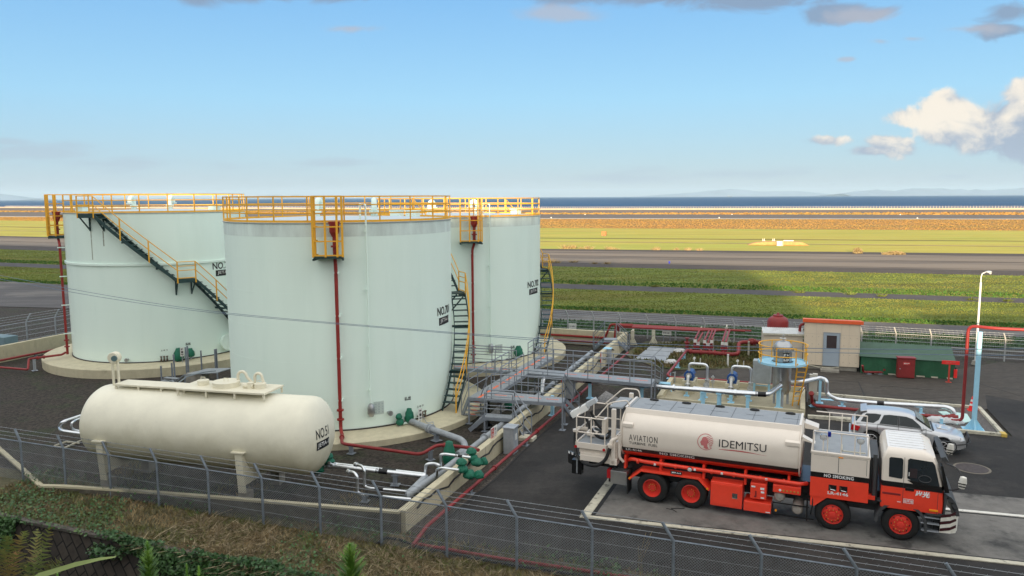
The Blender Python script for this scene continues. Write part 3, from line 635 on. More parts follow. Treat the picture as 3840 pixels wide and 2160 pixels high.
def wall_plate(name, c, r, a0, a1, z0, z1, m, parent, th=.02):
    mb = MB(); arc_strip(mb, c, r + th, a0, a1, z0, z1, th, 6); return mb.build(name, m, parent)
def stair(t, c, r, nodes, ring_r=0):
    """nodes: (angle, height) along the flight; equal heights make a landing"""
    sr, so_ = r + .10, r + .82
    st = thing_part('spiral_stair', t)
    tr = MB(); S1 = MB(); S2 = MB(); rails = MB()
    for (a0, z0), (a1, z1) in zip(nodes, nodes[1:]):
        land = abs(z1 - z0) < .05; n = max(2, int(abs(a1 - a0) / 3))
        for mbs, rr in ((S1, sr), (S2, so_)):
            pts = [(a0 + (a1 - a0) * i / n, z0 + (z1 - z0) * i / n) for i in range(n + 1)]
            for (b0, y0), (b1, y1) in zip(pts, pts[1:]):
                q = [polar(c, rr, b0, y0 - .24), polar(c, rr, b1, y1 - .24), polar(c, rr, b1, y1), polar(c, rr, b0, y0)]
                mbs.prism(q, (polar(c, .035, (b0 + b1) / 2, 0) - Vector((c[0], c[1], 0))))
        if land:
            vs = arc_pts(c, sr, a0, a1, z0 - .05) + list(reversed(arc_pts(c, so_, a0, a1, z0 - .05))); tr.slab(vs, z0 - .06, z0 - .02)
            for a in (a0, a1):
                br = MB(); br.bar(polar(c, r, a, z0 - .15), polar(c, so_, a, z0 - .15), .07); br.bar(polar(c, r, a, z0 - 1.0), polar(c, so_ - .1, a, z0 - .2), .06); br.bar(polar(c, r + .04, a, z0 - 1.0), polar(c, r + .04, a, z0 - .1), .07); br.build('bracket', M_dkgreen, st)
        else:
            k = max(2, int(round(abs(z1 - z0) / .26)))
            for i in range(1, k):
                f = i / k; a = a0 + (a1 - a0) * f; z = z0 + (z1 - z0) * f - .03; da = .13 / (r + .45) / D2R
                tr.add([polar(c, rr, a + s_ * da, z + h) for h in (0, .035) for rr in (sr, so_) for s_ in (-1, 1)], [(0, 1, 3, 2), (4, 6, 7, 5), (0, 4, 5, 1), (2, 3, 7, 6), (0, 2, 6, 4), (1, 5, 7, 3)])
            for f in (.35, .75):
                a = a0 + (a1 - a0) * f; z = z0 + (z1 - z0) * f; br = MB(); br.bar(polar(c, r, a, z - .3), polar(c, so_, a, z - .3), .10); br.build('bracket', M_dkgreen, st)
        npost = max(1, int(abs(a1 - a0) / 11))
        for i in range(npost + 1):
            f = i / npost
            if i == npost and (a1, z1) != nodes[-1]: continue
            a = a0 + (a1 - a0) * f; z = z0 + (z1 - z0) * f
            mp_ = MB(); mp_.bar(polar(c, so_ + .03, a, z - .25), polar(c, so_ + .03, a, z + 1.0), .06); mp_.build('rail_post', M_yellow, st)
        for h in (.5, 1.0): rails.tube(arc_pts(c, so_ + .03, a0, a1, z0 + h, z1 + h), .026, 6)
        if land:
            rails.tube(arc_pts(c, so_ + .03, a0, a1, z0 + .05, z1 + .05), .03, 6); rails.tube(arc_pts(c, so_ + .03, a0, a1, z0 + .75, z1 + .75), .022, 6)
    tr.build('tread', M_dkgreen, st); S1.build('stringer', M_dkgreen, st); S2.build('stringer', M_dkgreen, st); rails.build('handrail', M_yellow, st)
    return st
def thing_part(name, t, loc=None):
    o = bpy.data.objects.new(name, None); COL.objects.link(o); o.parent = t; o.matrix_parent_inverse = world_of(t).inverted(); o.location = loc or t.location; o.empty_display_size = .2
    return o
def tank(name, label, c, r, h, base, pr, cage, text, box, txt, flight, ring=None):
    t = thing(name, label, 'storage tank', (c[0], c[1], 0), 0, 'upright jet fuel tanks')
    mb = MB(); n = 128
    mb.lathe([(r, base), (r, h)], (c[0], c[1], 0), n); sh_ = mb.build('shell', M_mint, t, smooth=30)
    for z in ([base + (h - base) * k / 6 for k in (1, 2, 3, 4, 5)]):   # faint weld seams
        w = MB(); arc_strip(w, c, r + .006, -180, 180, z - .012, z + .012, .006, 120); w.build('weld_seam', M_mint, sh_, smooth=30)
    mb = MB(); mb.lathe([(r + .04, h - .02), (r + .06, h + .02), (r, h + .03), (r * .5, h + .13), (.0, h + .2)], (c[0], c[1], 0), 96); roof = mb.build('roof', M_mint2, t, smooth=30)
    if 'gauge' in text: w = MB(); arc_strip(w, c, r + .004, -180, 180, h - .56, h - .03, .003, 120); w.build('top_band', M_band, t, smooth=30)
    if ring is not None:
        w = MB(); arc_strip(w, c, r + .09, -180, 180, ring - .06, ring + .06, .09, 120); w.build('stiffener_ring', M_mint, t, smooth=30)
    mb = MB(); mb.lathe([(r - .3, base - .02), (r + .04, base - .02), (r + .04, base + .05), (r - .05, base + .05)], (c[0], c[1], 0), 96); mb.build('base_joint', mat('bitumen_joint', (.05, .042, .04), .8, var=.4, scale=4), t)
    mb = MB(); mb.lathe([(pr, -.1), (pr + .02, base - .06), (pr - .02, base - .03), (r - .4, base - .0)], (c[0], c[1], 0), 96); mb.build('plinth', M_cream, t, smooth=30)
    # railing round the roof
    gr = MB(); rr = r - .02; gap = None
    for z in (.40, .75): arc_strip(gr, c, rr + .02, -180, 180, h + z - .025, h + z + .025, .03, 120)
    arc_strip(gr, c, rr + .03, -180, 180, h + 1.07, h + 1.12, .05, 120); arc_strip(gr, c, rr + .02, -180, 180, h + .02, h + .12, .015, 120)
    rail = gr.build('guard_rail', M_yellow, t)
    for i in range(22):
        a = i * 360 / 22 + 6; p = MB(); p.bar(polar(c, rr, a, h), polar(c, rr, a, h + 1.08), .065, .05); p.build('rail_post', M_yellow, rail)
    # roof fittings: two gooseneck vents, hatch boxes, gauge pipe
    for a, q in text['vents']:
        v = MB(); b = polar(c, q, a, h + .19 - .03 * q); tn = Vector((-math.sin(a * D2R), math.cos(a * D2R), 0)) * text.get('vdir', 1)
        v.cyl(b - ZUP * .3, b + ZUP * .14, .17, n=14); v.cyl(b + ZUP * .14, b + ZUP * .30, .25, n=8)
        top = b + ZUP * .52
        v.tube([b + ZUP * .30, top] + [top + tn * (.26 - .26 * math.cos(k)) + ZUP * .26 * math.sin(k) for k in np.linspace(.2, PI, 9)] + [top + tn * .52 - ZUP * .08], .135, 12)
        v.cyl(top + tn * .52 - ZUP * .1, top + tn * .52 - ZUP * .17, .22, n=14); v.build('gooseneck_vent', M_mint, t, smooth=40)
    for a, q in text['hatches']:
        v = MB(); b = polar(c, q, a, h); v.obox(b, E1, .28, .24, h - .05, h + .36); v.obox(b, E1, .32, .28, h + .36, h + .40); v.build('roof_hatch', M_mint, t, bevel=.01)
    # foam chamber cage and its pipe
    a0, a1, zb = cage; am = (a0 + a1) / 2; cage_o = None; ro = r + .85
    A0, A1 = polar(c, ro, a0, 0), polar(c, ro, a1, 0); B0, B1 = polar(c, r + .02, a0, 0), polar(c, r + .02, a1, 0)
    for z in (zb + .05, zb + .62, zb + 1.2, h + .55 - .5 * 0, h + 1.1): 
        cg = MB()
        for p, q in ((A0, A1), (A0, B0), (A1, B1)): cg.bar(p + ZUP * z, q + ZUP * z, .05)
        q = cg.build('cage_rail' if cage_o else 'platform_cage', M_yellow, cage_o or t); cage_o = cage_o or q
    for p in (A0, A0.lerp(A1, .42), A0.lerp(A1, .82), A1, A0.lerp(B0, .5), A1.lerp(B1, .5)):
        v = MB(); v.bar(p + ZUP * (zb - .02), p + ZUP * (h + 1.1), .075); v.build('cage_post', M_yellow, cage_o)
    v = MB(); v.slab([A0 + ZUP * zb, A1 + ZUP * zb, B1 + ZUP * zb, B0 + ZUP * zb], zb - .09, zb); v.bar(B0 + ZUP * (zb - .12), A0 + ZUP * (zb - .12), .08); v.bar(B1 + ZUP * (zb - .12), A1 + ZUP * (zb - .12), .08); v.build('platform_floor', M_dkgreen, t)
    fa = am + (a1 - a0) * .21; fp = r + .34
    v = MB(); v.cyl(polar(c, fp, fa, h - .35), polar(c, fp, fa, h + .05), .20, n=14); v.cyl(polar(c, fp, fa, h - .55), polar(c, fp, fa, h - .35), .10, .20, n=14); v.cyl(polar(c, fp, fa, h - .0), polar(c, fp, fa, h + .08), .23, n=14)
    v.cyl(polar(c, fp, fa, zb + .35), polar(c, fp, fa, zb + .42), .16, n=14); v.cyl(polar(c, fp, fa, zb), polar(c, fp, fa, h - .5), .085, n=12); v.bar(polar(c, fp, fa, h - .2), polar(c, r - .1, fa, h - .2), .18)
    v.build('foam_chamber', M_red, t, smooth=40)
    v = MB(); kk = text.get('pa', fa); fq = r + .28
    v.tube([polar(c, fp, fa, zb + .1), polar(c, fp, fa, zb - .12), polar(c, fq, kk, zb - .5), polar(c, fq, kk, base + .55)] + text.get('foot', [polar(c, fq, kk, base + .1)]), .075, 10, fil=.15)
    for z in (base + .95, base + .55): v.cyl(polar(c, fq, kk, z), polar(c, fq, kk, z + .06), .15, n=12)
    v.build('foam_riser', M_red, t, smooth=40)
    v = MB()
    for z in np.linspace(base + 1.4, zb - .7, 4): v.bar(polar(c, r - .02, kk + 1.2, z), polar(c, r + .42, kk + 1.0, z), .06); v.bar(polar(c, r + .3, kk - .9, z), polar(c, r + .3, kk + 1.2, z), .05)
    v.build('pipe_bracket', M_mint, t)
    if 'gauge' in text:
        ga = text['gauge']; v = MB(); gp = r + .16
        v.tube([polar(c, r - .9, ga, h + .75), polar(c, gp, ga, h + .75), polar(c, gp, ga, base + 1.15)], .035, 8, fil=.06)
        v.cyl(polar(c, r - .9, ga, h + .1), polar(c, r - .9, ga, h + .8), .045, n=8)
        for z in (h - .35, h - 2.8, h - 5.2, base + 1.7): v.bar(polar(c, r - .02, ga, z), polar(c, r + .2, ga, z), .05); v.bar(polar(c, r + .16, ga - .8, z + .02), polar(c, r + .16, ga + .4, z - .02), .05)
        v.build('gauge_pipe', M_mint, t, smooth=40)
        v = MB(); v.lathe([(.0, .30), (.10, .26), (.15, .12), (.16, -.15), (.10, -.28), (0, -.3)], polar(c, r + .2, ga, base + .85), 14); v.build('level_gauge', M_stain, t, smooth=40)
    wall_text('number_lettering', c, r + .012, text['a0'], text['a1'] - text['a0'], text['z'], text['size'], txt, M_letter, t, .008)
    b0, b1, bz0, bz1 = box; wall_plate('product_plate', c, r, b0, b1, bz0, bz1, M_letter, t, .012)
    wall_text('product_lettering', c, r + .018, b0 + (b1 - b0) * .10, (b1 - b0) * .84, bz0 + (bz1 - bz0) * .2, (bz1 - bz0) * .62, 'JETA-1', M_letterw, t, .0)
    stair(t, c, r, flight)
    # rust streaks below the brackets
    for a, z0, z1, w_ in text.get('streaks', []): 
        v = MB(); arc_strip(v, c, r + .003, a - w_, a + w_, z0, z1, .002, 2); v.build('rust_streak', M_streak, t)
    return t
C1, R1, H1, B1_ = (-8.18, 36.95), 5.24, 9.07, .28
C3, R3, H3, B3_ = (-22.74, 49.76), 5.295, 9.28, .52
C2, R2, H2, B2_ = (-3.48, 49.67), 5.3, 8.94, .40
t701 = tank('storage_tank', 'nearest mint green fuel tank, number 701 beside its stair', C1, R1, H1, B1_, 6.86, (-88.0, -77.0, 7.75),
    dict(a0=-24.5, a1=-8.9, z=4.70, size=.40, vents=[(166, 1.25), (10, 1.6)], hatches=[(25, 3.6), (60, 4.3)], gauge=-66.6, pa=-80.1, vdir=-1,
         foot=[polar(C1, R1 + .30, -80.1, .45), polar(C1, R1 + .75, -79.5, .35)]), (-22.9, -10.3, 4.25, 4.60), 'NO.701', [(-23.5, .42), (17, 5.3), (27, 5.3), (63, H1)])
t703 = tank('storage_tank', 'farthest left mint green fuel tank with a stair crossing its front', C3, R3, H3, B3_, 6.95, (-160, -149, 7.9),
    dict(a0=-32.7, a1=-14.5, z=5.78, size=.42, vents=[(180, 1.5), (0, .8)], hatches=[(-128, 4.6), (-18, 4.4)], pa=-147, streaks=[(-108, 6.6, 8.3, .35), (-99, 7.4, 8.3, .4)]), (-30.4, -17.0, 5.36, 5.72), 'NO.703',
    [(-108, H3), (-98, H3), (-57.4, 5.45), (-48, 5.45), (-2, .6)], ring=6.3)
t702 = tank('storage_tank', 'rear right mint green fuel tank, number 702 beside its stair', C2, R2, H2, B2_, 6.95, (-84.5, -73, 7.6),
    dict(a0=-33.3, a1=-14.2, z=4.56, size=.40, vents=[(-50, 2.1), (150, 2.2)], hatches=[(20, 4.0)], gauge=-66.1, pa=-77.5, vdir=-1), (-31.2, -16.8, 4.12, 4.47), 'NO.702',
    [(-27, .5), (15, 5.3), (25, 5.3), (60, H2)])
# near tank: data board, sight glass, sample cocks, characters
def board(c, r, a0, a1, z0, z1, t):
    wall_plate('data_board', c, r, a0, a1, z0, z1, mat('data_board_paint', (.50, .58, .54), .6, var=.05), t, .012)
    v = MB()
    for k in range(5): arc_strip(v, c, r + .016, a0 + .3, a1 - .3, z0 + (z1 - z0) * (.08 + .2 * k), z0 + (z1 - z0) * (.08 + .2 * k) + .012, .002, 4)
    for k in range(3):
        for j in range(4): arc_strip(v, c, r + .016, a0 + .4 + 1.7 * k, a0 + 1.5 + 1.6 * k, z0 + (z1 - z0) * (.15 + .2 * j), z0 + (z1 - z0) * (.15 + .2 * j) + .045, .002, 3)
    v.build('board_lines', mat('faded_print', (.33, .40, .40), .6), t)
board(C1, R1, -64.9, -59.9, .85, 1.42, t701); board(C2, R2, -62.5, -57.0, .9, 1.4, t702)
for c, r, a, z, t in ((C1, R1, -57.8, .88, t701), (C3, R3, -88, .75, t703)):
    v = MB(); v.cyl(polar(c, r - .02, a, z), polar(c, r + .25, a, z), .06, n=12); v.cyl(polar(c, r + .2, a, z), polar(c, r + .28, a, z), .11, n=14); v.build('sample_port', M_stain, t, smooth=40)
wall_text('outlet_lettering', C1, R1 + .012, -49.0, 3.6, 1.24, .18, '払出', M_letter, t701, .004); wall_text('valve_lettering', C1, R1 + .012, -41.8, 4.6, .78, .10, '上 中 下', M_letter, t701, .002)
wall_text('outlet_lettering', C3, R3 + .012, -53.5, 3.0, 1.36, .17, '払出', M_letter, t703, .004); wall_text('valve_lettering', C3, R3 + .012, -68.4, 4.2, 1.14, .10, '上 中 下', M_letter, t703, .002)
wall_text('outlet_lettering', C2, R2 + .012, -50.5, 3.4, 1.05, .18, '払出', M_letter, t702, .004)
for c, r, aa, z, t in ((C1, R1, (-41.5, -39.6, -37.8), .47, t701), (C3, R3, (-68.3, -66.6, -64.9), .72, t703)):
    for a in aa:
        v = MB(); p = polar(c, r + .16, a, z); v.cyl(polar(c, r, a, z - .05), p - ZUP * .05, .03, n=8); v.cyl(p - ZUP * .1, p + ZUP * .12, .035, n=8); v.cyl(p + ZUP * .12, p + ZUP * .15, .07, n=10); v.cyl(p - ZUP * .12, p - ZUP * .05, .06, n=8)
        v.build('sample_cock', mat('bronze_valve', (.13, .095, .07), .5, .4, var=.2), t)
# manhole on 703
v = MB(); a = -25.5; d = polar((0, 0), 1, a, 0); v.cyl(polar(C3, R3 - .05, a, 1.22), polar(C3, R3 + .22, a, 1.22), .42, n=28); v.cyl(polar(C3, R3 + .18, a, 1.22), polar(C3, R3 + .26, a, 1.22), .50, n=28); v.build('manhole', M_mint, t703, smooth=40)
# ================================================================== bagged valves
def bag(mb, c, r, h, seed, squash=1.0):
    r_ = random.Random(seed); n = 12; k = 7; vs = []
    for i in range(k):
        f = i / (k - 1); rr = r * (.62 + .55 * math.sin(PI * min(1, f * 1.05 + .1)) ** .8) * (1 - .12 * (f > .95))
        if 0.4 < f < .6: rr *= .92
        for j in range(n):
            a = 2 * PI * j / n; q = rr * (1 + r_.uniform(-.13, .13)); vs.append(Vector(c) + Vector((q * math.cos(a), q * math.sin(a) * squash, h * f + r_.uniform(-.02, .02))))
    o = len(vs); vs += [Vector(c) + ZUP * (h + .02), Vector(c)]
    fs = [(i * n + j, i * n + (j + 1) % n, (i + 1) * n + (j + 1) % n, (i + 1) * n + j) for i in range(k - 1) for j in range(n)]
    fs += [((k - 1) * n + j, (k - 1) * n + (j + 1) % n, o) for j in range(n)] + [((j + 1) % n, j, o + 1) for j in range(n)]
    return mb.add(vs, fs)
def bagged(label, bags, group='valves wrapped in green covers', cord=True):
    b0 = Vector(bags[0][0]); t = thing('wrapped_valve', label, 'valve', (b0.x, b0.y, b0.z), 0, group)
    for i, (c, r, h) in enumerate(bags):
        mb = MB(); bag(mb, Vector(c), r, h, hash(label) % 97 + i * 7 if False else len(label) + i * 7); mb.build('cover', M_bag, t, smooth=80)
    mb = MB(); mb.cyl(b0 - ZUP * .12, b0 + ZUP * .05, .07, n=10); mb.build('flange', M_greypipe, t)
    return t
p = polar(C1, R1 + .32, -48.8, .35); bagged('tall green covered valve at the foot of tank 701', [((p.x, p.y, .35), .18, .62)])
p = polar(C1, R1 + .30, -53.6, .35); bagged('smaller crumpled green covered valve left of the tall one on tank 701', [((p.x, p.y, .32), .15, .30), ((p.x - .03, p.y, .58), .13, .24)])
p = polar(C3, R3 + .35, -58.5, .5); bagged('square green covered valve at the foot of the left tank', [((p.x, p.y, .55), .25, .75)])
p = polar(C3, R3 + .30, -51.5, .5); bagged('round green covered valve right of the square one on the left tank', [((p.x, p.y, .7), .20, .5)])
p = polar(C2, R2 + .35, -47, .5); bagged('green covered valve at the foot of tank 702', [((p.x, p.y, .6), .24, .62)])
p = P5(1625, 1105, .2); bagged('biggest green covered valve, on the grey header beside the dike wall', [((p.x, p.y, .15), .22, .85)])
q = P5(1795, 1035, .95); q2 = P5(1838, 1090, .75); bagged('upper chain of green covered valves hanging over the dike wall', [((q.x, q.y, .93), .17, .22), ((q.x + .05, q.y - .05, .72), .17, .22), ((q2.x, q2.y, .58), .20, .25), ((q2.x + .25, q2.y + .12, .55), .14, .25)])
q = P5(1718, 1130, .95); q2 = P5(1780, 1185, .7); bagged('lower chain of green covered valves hanging over the dike wall', [((q.x, q.y, .98), .17, .22), ((q.x + .03, q.y - .03, .74), .18, .24), ((q2.x, q2.y, .52), .20, .28), ((q2.x + .33, q2.y + .02, .5), .17, .25)])
q = P5(605, 1130, .7); bagged('left green covered valve on the end of the cream tank', [((q.x, q.y, .45), .19, .34), ((q.x, q.y, .75), .16, .18)])
q = P5(685, 1080, .9); bagged('right green covered valve on the end of the cream tank', [((q.x, q.y, .75), .2, .22), ((q.x, q.y, .93), .16, .2)])
q = P6(680, 960, .25); bagged('green covered valve under the walkway', [((q.x, q.y, .05), .2, .5)])
# ================================================================== dike walls
wt = thing('dike_wall', 'cream concrete containment wall running from the front corner past the tanks', 'wall', G(1511, 1992))
w0 = Vector((-3.25, 22.35, 0)); w1 = Vector((7.83, 51.5, 0)); wd = (w1 - w0).normalized(); wn_ = Vector((wd.y, -wd.x, 0))     # wn_: outward, to the right
def dk(s_, o_, z): return w0 + wd * s_ + wn_ * o_ + ZUP * z
WL = (w1 - w0).length
mb = MB(); mb.prism([dk(0, 0, -.25), dk(WL, 0, -.25), dk(WL, 0, .97), dk(0, 0, .70)], wn_ * -.26); mb.build('wall', M_cream, wt, bevel=.015)
mb = MB()
for k in range(1, 10): mb.box(-.008, .006, -.012, .012, -.2, .70 + .027 * k, Matrix.Translation(dk(k * WL / 10, -.0, 0)))
mb.build('wall_joint', M_wallconc, wt)
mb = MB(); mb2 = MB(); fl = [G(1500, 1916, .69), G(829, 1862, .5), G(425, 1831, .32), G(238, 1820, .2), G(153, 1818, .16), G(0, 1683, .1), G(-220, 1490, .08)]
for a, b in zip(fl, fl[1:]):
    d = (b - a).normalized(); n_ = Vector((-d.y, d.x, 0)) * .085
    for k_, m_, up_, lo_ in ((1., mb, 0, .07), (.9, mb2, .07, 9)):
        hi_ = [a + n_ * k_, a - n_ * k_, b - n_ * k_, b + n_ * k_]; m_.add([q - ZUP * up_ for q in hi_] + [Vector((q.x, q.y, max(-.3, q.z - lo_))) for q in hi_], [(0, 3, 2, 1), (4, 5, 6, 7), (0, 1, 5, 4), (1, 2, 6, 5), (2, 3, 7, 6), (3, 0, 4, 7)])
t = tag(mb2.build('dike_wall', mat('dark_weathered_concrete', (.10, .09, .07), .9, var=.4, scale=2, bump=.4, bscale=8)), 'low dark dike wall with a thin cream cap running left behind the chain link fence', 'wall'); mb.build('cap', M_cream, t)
mb = MB(); bwn = E1 * -1
mb.slab([w1 + wd * -.26, w1 + wd * -.26 + bwn * 36, w1 + bwn * 36, w1], -.2, .97); tag(mb.build('dike_wall', M_cream, bevel=.015), 'cream dike wall along the back behind tank 702', 'wall')
la, lb = Vector((-33.6, 43.0, 0)), Vector((-29.2, 55.2, 0)); d = (lb - la).normalized(); n_ = Vector((d.y, -d.x, 0)) * .25
mb = MB(); mb.slab([la, lb, lb - n_, la - n_], -.2, 1.0); tag(mb.build('dike_wall', M_cream, bevel=.015), 'cream dike wall at the far left beside the left tank', 'wall')
# ================================================================== fences
def wire_fence(name, label, base, dvec, n, step, h, tip, arm, mesh, wires=3, skip=(), col=None, posts=.048, gap0=.05):
    """posts each a child; arm: level vector the barbed-wire arm leans along"""
    t = thing(name, label, 'fence', base); dvec = dvec.normalized(); arm = Vector(arm); cm = col or M_galv
    for i in range(n):
        p = base + dvec * step * i; mb = MB(); mb.tube([p - ZUP * .1, p + ZUP * h, p + ZUP * tip + arm], posts, 8); mb.build('post', cm, t, smooth=50)
    e = base + dvec * step * (n - 1); mb = MB(); mb.tube([base + ZUP * h, e + ZUP * h], .022, 6); mb.build('top_rail', cm, t)
    mb = MB()
    for z in (h * .28, h * .52, h * .76) if mesh == 'diamond' else (h * .12, h * .3, h * .48, h * .66, h * .84): mb.tube([base + ZUP * z, e + ZUP * z], .006 if mesh == 'diamond' else .012, 4)
    for k in range(wires):
        f = (k + 1) / wires; a = base + ZUP * (h + (tip - h) * f) + arm * f; b = e + ZUP * (h + (tip - h) * f) + arm * f; mb.tube([a, b], .008, 4)
        m_ = int((b - a).length / .25)
        for j in range(m_):
            q = a.lerp(b, j / m_); mb.bar(q - ZUP * .03 - dvec * .02, q + ZUP * .03 + dvec * .02, .006)
    mb.build('barbed_wire', M_fwire if mesh == 'diamond' else M_wire, t)
    Ln = (e - base).length; nrm = Vector((-dvec.y, dvec.x, 0))
    if mesh == 'diamond':
        vs = []; p_ = .076; hh = h - gap0; wv = .0092
        for sgn in (1, -1):
            for i in range(int((Ln + hh) / p_)):
                s0 = i * p_ - (hh if sgn > 0 else 0); s1 = s0 + hh * 1.0; z0, z1 = (gap0, h) if sgn > 0 else (h, gap0)
                a_, b_ = s0, s1; za, zb = z0, z1
                if a_ < 0: za = z0 + (z1 - z0) * (-a_) / hh; a_ = 0
                if b_ > Ln: zb = z1 - (z1 - z0) * (b_ - Ln) / hh; b_ = Ln
                if b_ - a_ < .02: continue
                A = base + dvec * a_ + ZUP * za; B = base + dvec * b_ + ZUP * zb; side = (B - A).normalized().cross(nrm) * wv / 2
                vs.append([A - side, B - side, B + side, A + side]); nn = nrm * wv / 2; vs.append([A - nn, B - nn, B + nn, A + nn])
        fast_mesh('wire_mesh', np.array([[tuple(q) for q in f] for f in vs]), 4, M_fwire, t)
    else:
        vs = []
        for i in range(int(Ln / .1)):
            A = base + dvec * i * .1 + ZUP * .06; B = A + ZUP * (h - .06); w_ = dvec * .0022
            vs.append([A - w_, A + w_, B + w_, B - w_])
        for z in np.arange(.1, h, .12):
            A = base + ZUP * z; w_ = ZUP * .0022; vs.append([A - w_, A + w_, e + ZUP * z + w_, e + ZUP * z - w_])
        fast_mesh('wire_mesh', np.array([[tuple(q) for q in f] for f in vs]), 4, cm, t)
    return t
f0 = Vector((-17.62, 26.75, 0)); f1 = Vector((4.03, 18.49, 0)); fd = (f1 - f0); st_ = fd.length / 11; fd.normalize()
wire_fence('chain_link_fence', 'galvanised chain link fence with angled barbed wire arms across the foreground', f0 - fd * st_ * 2, fd, 19, st_, 1.5, 1.92, fd * -.30 + Vector((fd.y, -fd.x, 0)) * -.05, 'diamond', posts=.041, col=M_fence)
bfd = Vector((-.927, .375, 0)).normalized(); M_pale = mat('pale_galvanised', (.42, .43, .43), .5, .3, var=.12)
wire_fence('wire_fence', 'pale wire mesh fence along the road behind the yard', Vector((29.92, 46.39, 0)) - bfd * 18.2, bfd, 36, 2.0, 1.3, 1.72, bfd * .14 + Vector((bfd.y, -bfd.x, 0)) * -.12, 'grid', 3, col=M_pale)
lfd = Vector((1.2, 3.25, 0)); wire_fence('wire_fence', 'grey wire mesh fence beyond the dike wall at the far left', Vector((-37.2, 42.0, 0)), lfd, 8, 2.2, 1.75, 2.3, (.28, .1, 0), 'grid', 3, col=M_galv)
g = GY(0, 1283, 52); mb = MB(); mb.obox(G(8, 1300, .3), E1, .9, .5, .0, 1.05); tag(mb.build('equipment_case', mat('teal_case', (.16, .24, .27), .6), bevel=.02), 'grey teal equipment case at the left picture edge behind the fence', 'case')
mb = MB(); a_ = Vector((29.92, 46.39, 0)) - bfd * 18 ; mb.bar(a_ + ZUP * .62 , a_ + bfd * 42 + ZUP * .62, .05); 
tag(mb.build('guard_pipe', M_pale), 'pale level pipe rail running along the back fence', 'pipe')
# ================================================================== the cream horizontal tank
ca = -.23722; ce = Vector((math.cos(ca), math.sin(ca), 0)); cn = Vector((-ce.y, ce.x, 0)); c0 = Vector((-9, 25.618, 2.211)); cr = 1.3057
def creamt():
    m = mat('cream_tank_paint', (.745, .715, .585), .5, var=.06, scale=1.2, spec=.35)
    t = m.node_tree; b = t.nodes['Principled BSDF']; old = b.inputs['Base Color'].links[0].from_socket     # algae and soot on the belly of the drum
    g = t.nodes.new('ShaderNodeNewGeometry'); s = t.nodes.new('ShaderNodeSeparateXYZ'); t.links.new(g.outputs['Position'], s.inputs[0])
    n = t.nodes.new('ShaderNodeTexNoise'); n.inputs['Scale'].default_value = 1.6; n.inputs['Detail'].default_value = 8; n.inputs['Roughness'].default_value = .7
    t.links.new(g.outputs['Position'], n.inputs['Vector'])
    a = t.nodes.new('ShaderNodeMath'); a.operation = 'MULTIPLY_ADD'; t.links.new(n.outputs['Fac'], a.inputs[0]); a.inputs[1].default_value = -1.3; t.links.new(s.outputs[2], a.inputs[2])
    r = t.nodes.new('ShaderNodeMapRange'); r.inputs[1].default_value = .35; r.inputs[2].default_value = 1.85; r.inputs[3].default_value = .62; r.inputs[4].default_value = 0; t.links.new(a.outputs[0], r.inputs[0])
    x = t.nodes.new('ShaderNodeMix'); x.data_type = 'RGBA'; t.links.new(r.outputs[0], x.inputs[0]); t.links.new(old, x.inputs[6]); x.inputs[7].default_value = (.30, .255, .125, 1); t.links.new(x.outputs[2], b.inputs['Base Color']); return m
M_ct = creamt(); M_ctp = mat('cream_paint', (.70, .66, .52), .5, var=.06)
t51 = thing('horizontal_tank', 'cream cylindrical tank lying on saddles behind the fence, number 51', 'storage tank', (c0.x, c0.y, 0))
mb = MB(); Lh, Rh = -6.2, 2.9; prof = []
for k in range(9): a = k / 8 * PI / 2; prof.append((cr * math.sin(a), Lh + .62 - .62 * math.cos(a)))
for k in range(9): a = PI / 2 - k / 8 * PI / 2; prof.append((cr * math.sin(a), Rh - .62 + .62 * math.cos(a)))
prof[0] = (.001, prof[0][1]); prof[-1] = (.001, prof[-1][1])
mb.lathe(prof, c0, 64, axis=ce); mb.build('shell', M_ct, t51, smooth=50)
def cp(s_, a, r=cr): return c0 + ce * s_ + (cn * math.cos(a) + ZUP * math.sin(a)) * r     # a: 0 away from camera, pi/2 top
def walkway(s0, s1, w, z, nm):
    mb = MB(); mb.prism([c0 + ce * s0 + cn * -w, c0 + ce * s1 + cn * -w, c0 + ce * s1 + cn * w, c0 + ce * s0 + cn * w][::1], (0, 0, .06))
    o = len(mb.v); mb.v = [(x, y, z_ - c0.z + z) for x, y, z_ in mb.v]
    for s_ in np.linspace(s0 + .05, s1 - .05, 4):
        for k in (-1, 1): mb.bar(c0 + ce * s_ + cn * k * (w - .05) + ZUP * (z - c0.z - .2), c0 + ce * s_ + cn * k * (w - .05) + ZUP * (z - c0.z), .06)
    mb.build(nm, M_ctp, t51)
walkway(-5.05, -2.2, .35, c0.z + cr + .08, 'walkway_plank'); walkway(-2.35, 1.0, .62, c0.z + cr + .14, 'walkway_plank')
for s_, r, h in ((-2.25 + .5, .2, .24), (-.85, .46, .25), (.45, .2, .24)):
    mb = MB(); b = c0 + ce * s_ + cn * .05 + ZUP * (cr + .12); mb.cyl(b, b + ZUP * h, r, n=24); mb.tube([b + ZUP * h + ce * -.08, b + ZUP * (h + .1) + ce * -.08, b + ZUP * (h + .1) + ce * .08, b + ZUP * h + ce * .08], .014, 6); mb.build('manway_cover', M_ctp, t51, smooth=40)
for s_, rad, lean in ((-.55, .17, .35), (.1, .14, .1)):
    mb = MB(); b = c0 + ce * s_ + cn * .3 + ZUP * (cr + .05); mb.tube([b, b + ZUP * .45] + [b + ZUP * .45 + ce * (rad - rad * math.cos(k)) + ZUP * rad * math.sin(k) for k in np.linspace(.3, PI, 8)] + [b + ce * (2 * rad + lean) + ZUP * .1], .05, 10); mb.build('vent_pipe', M_ctp, t51, smooth=50)
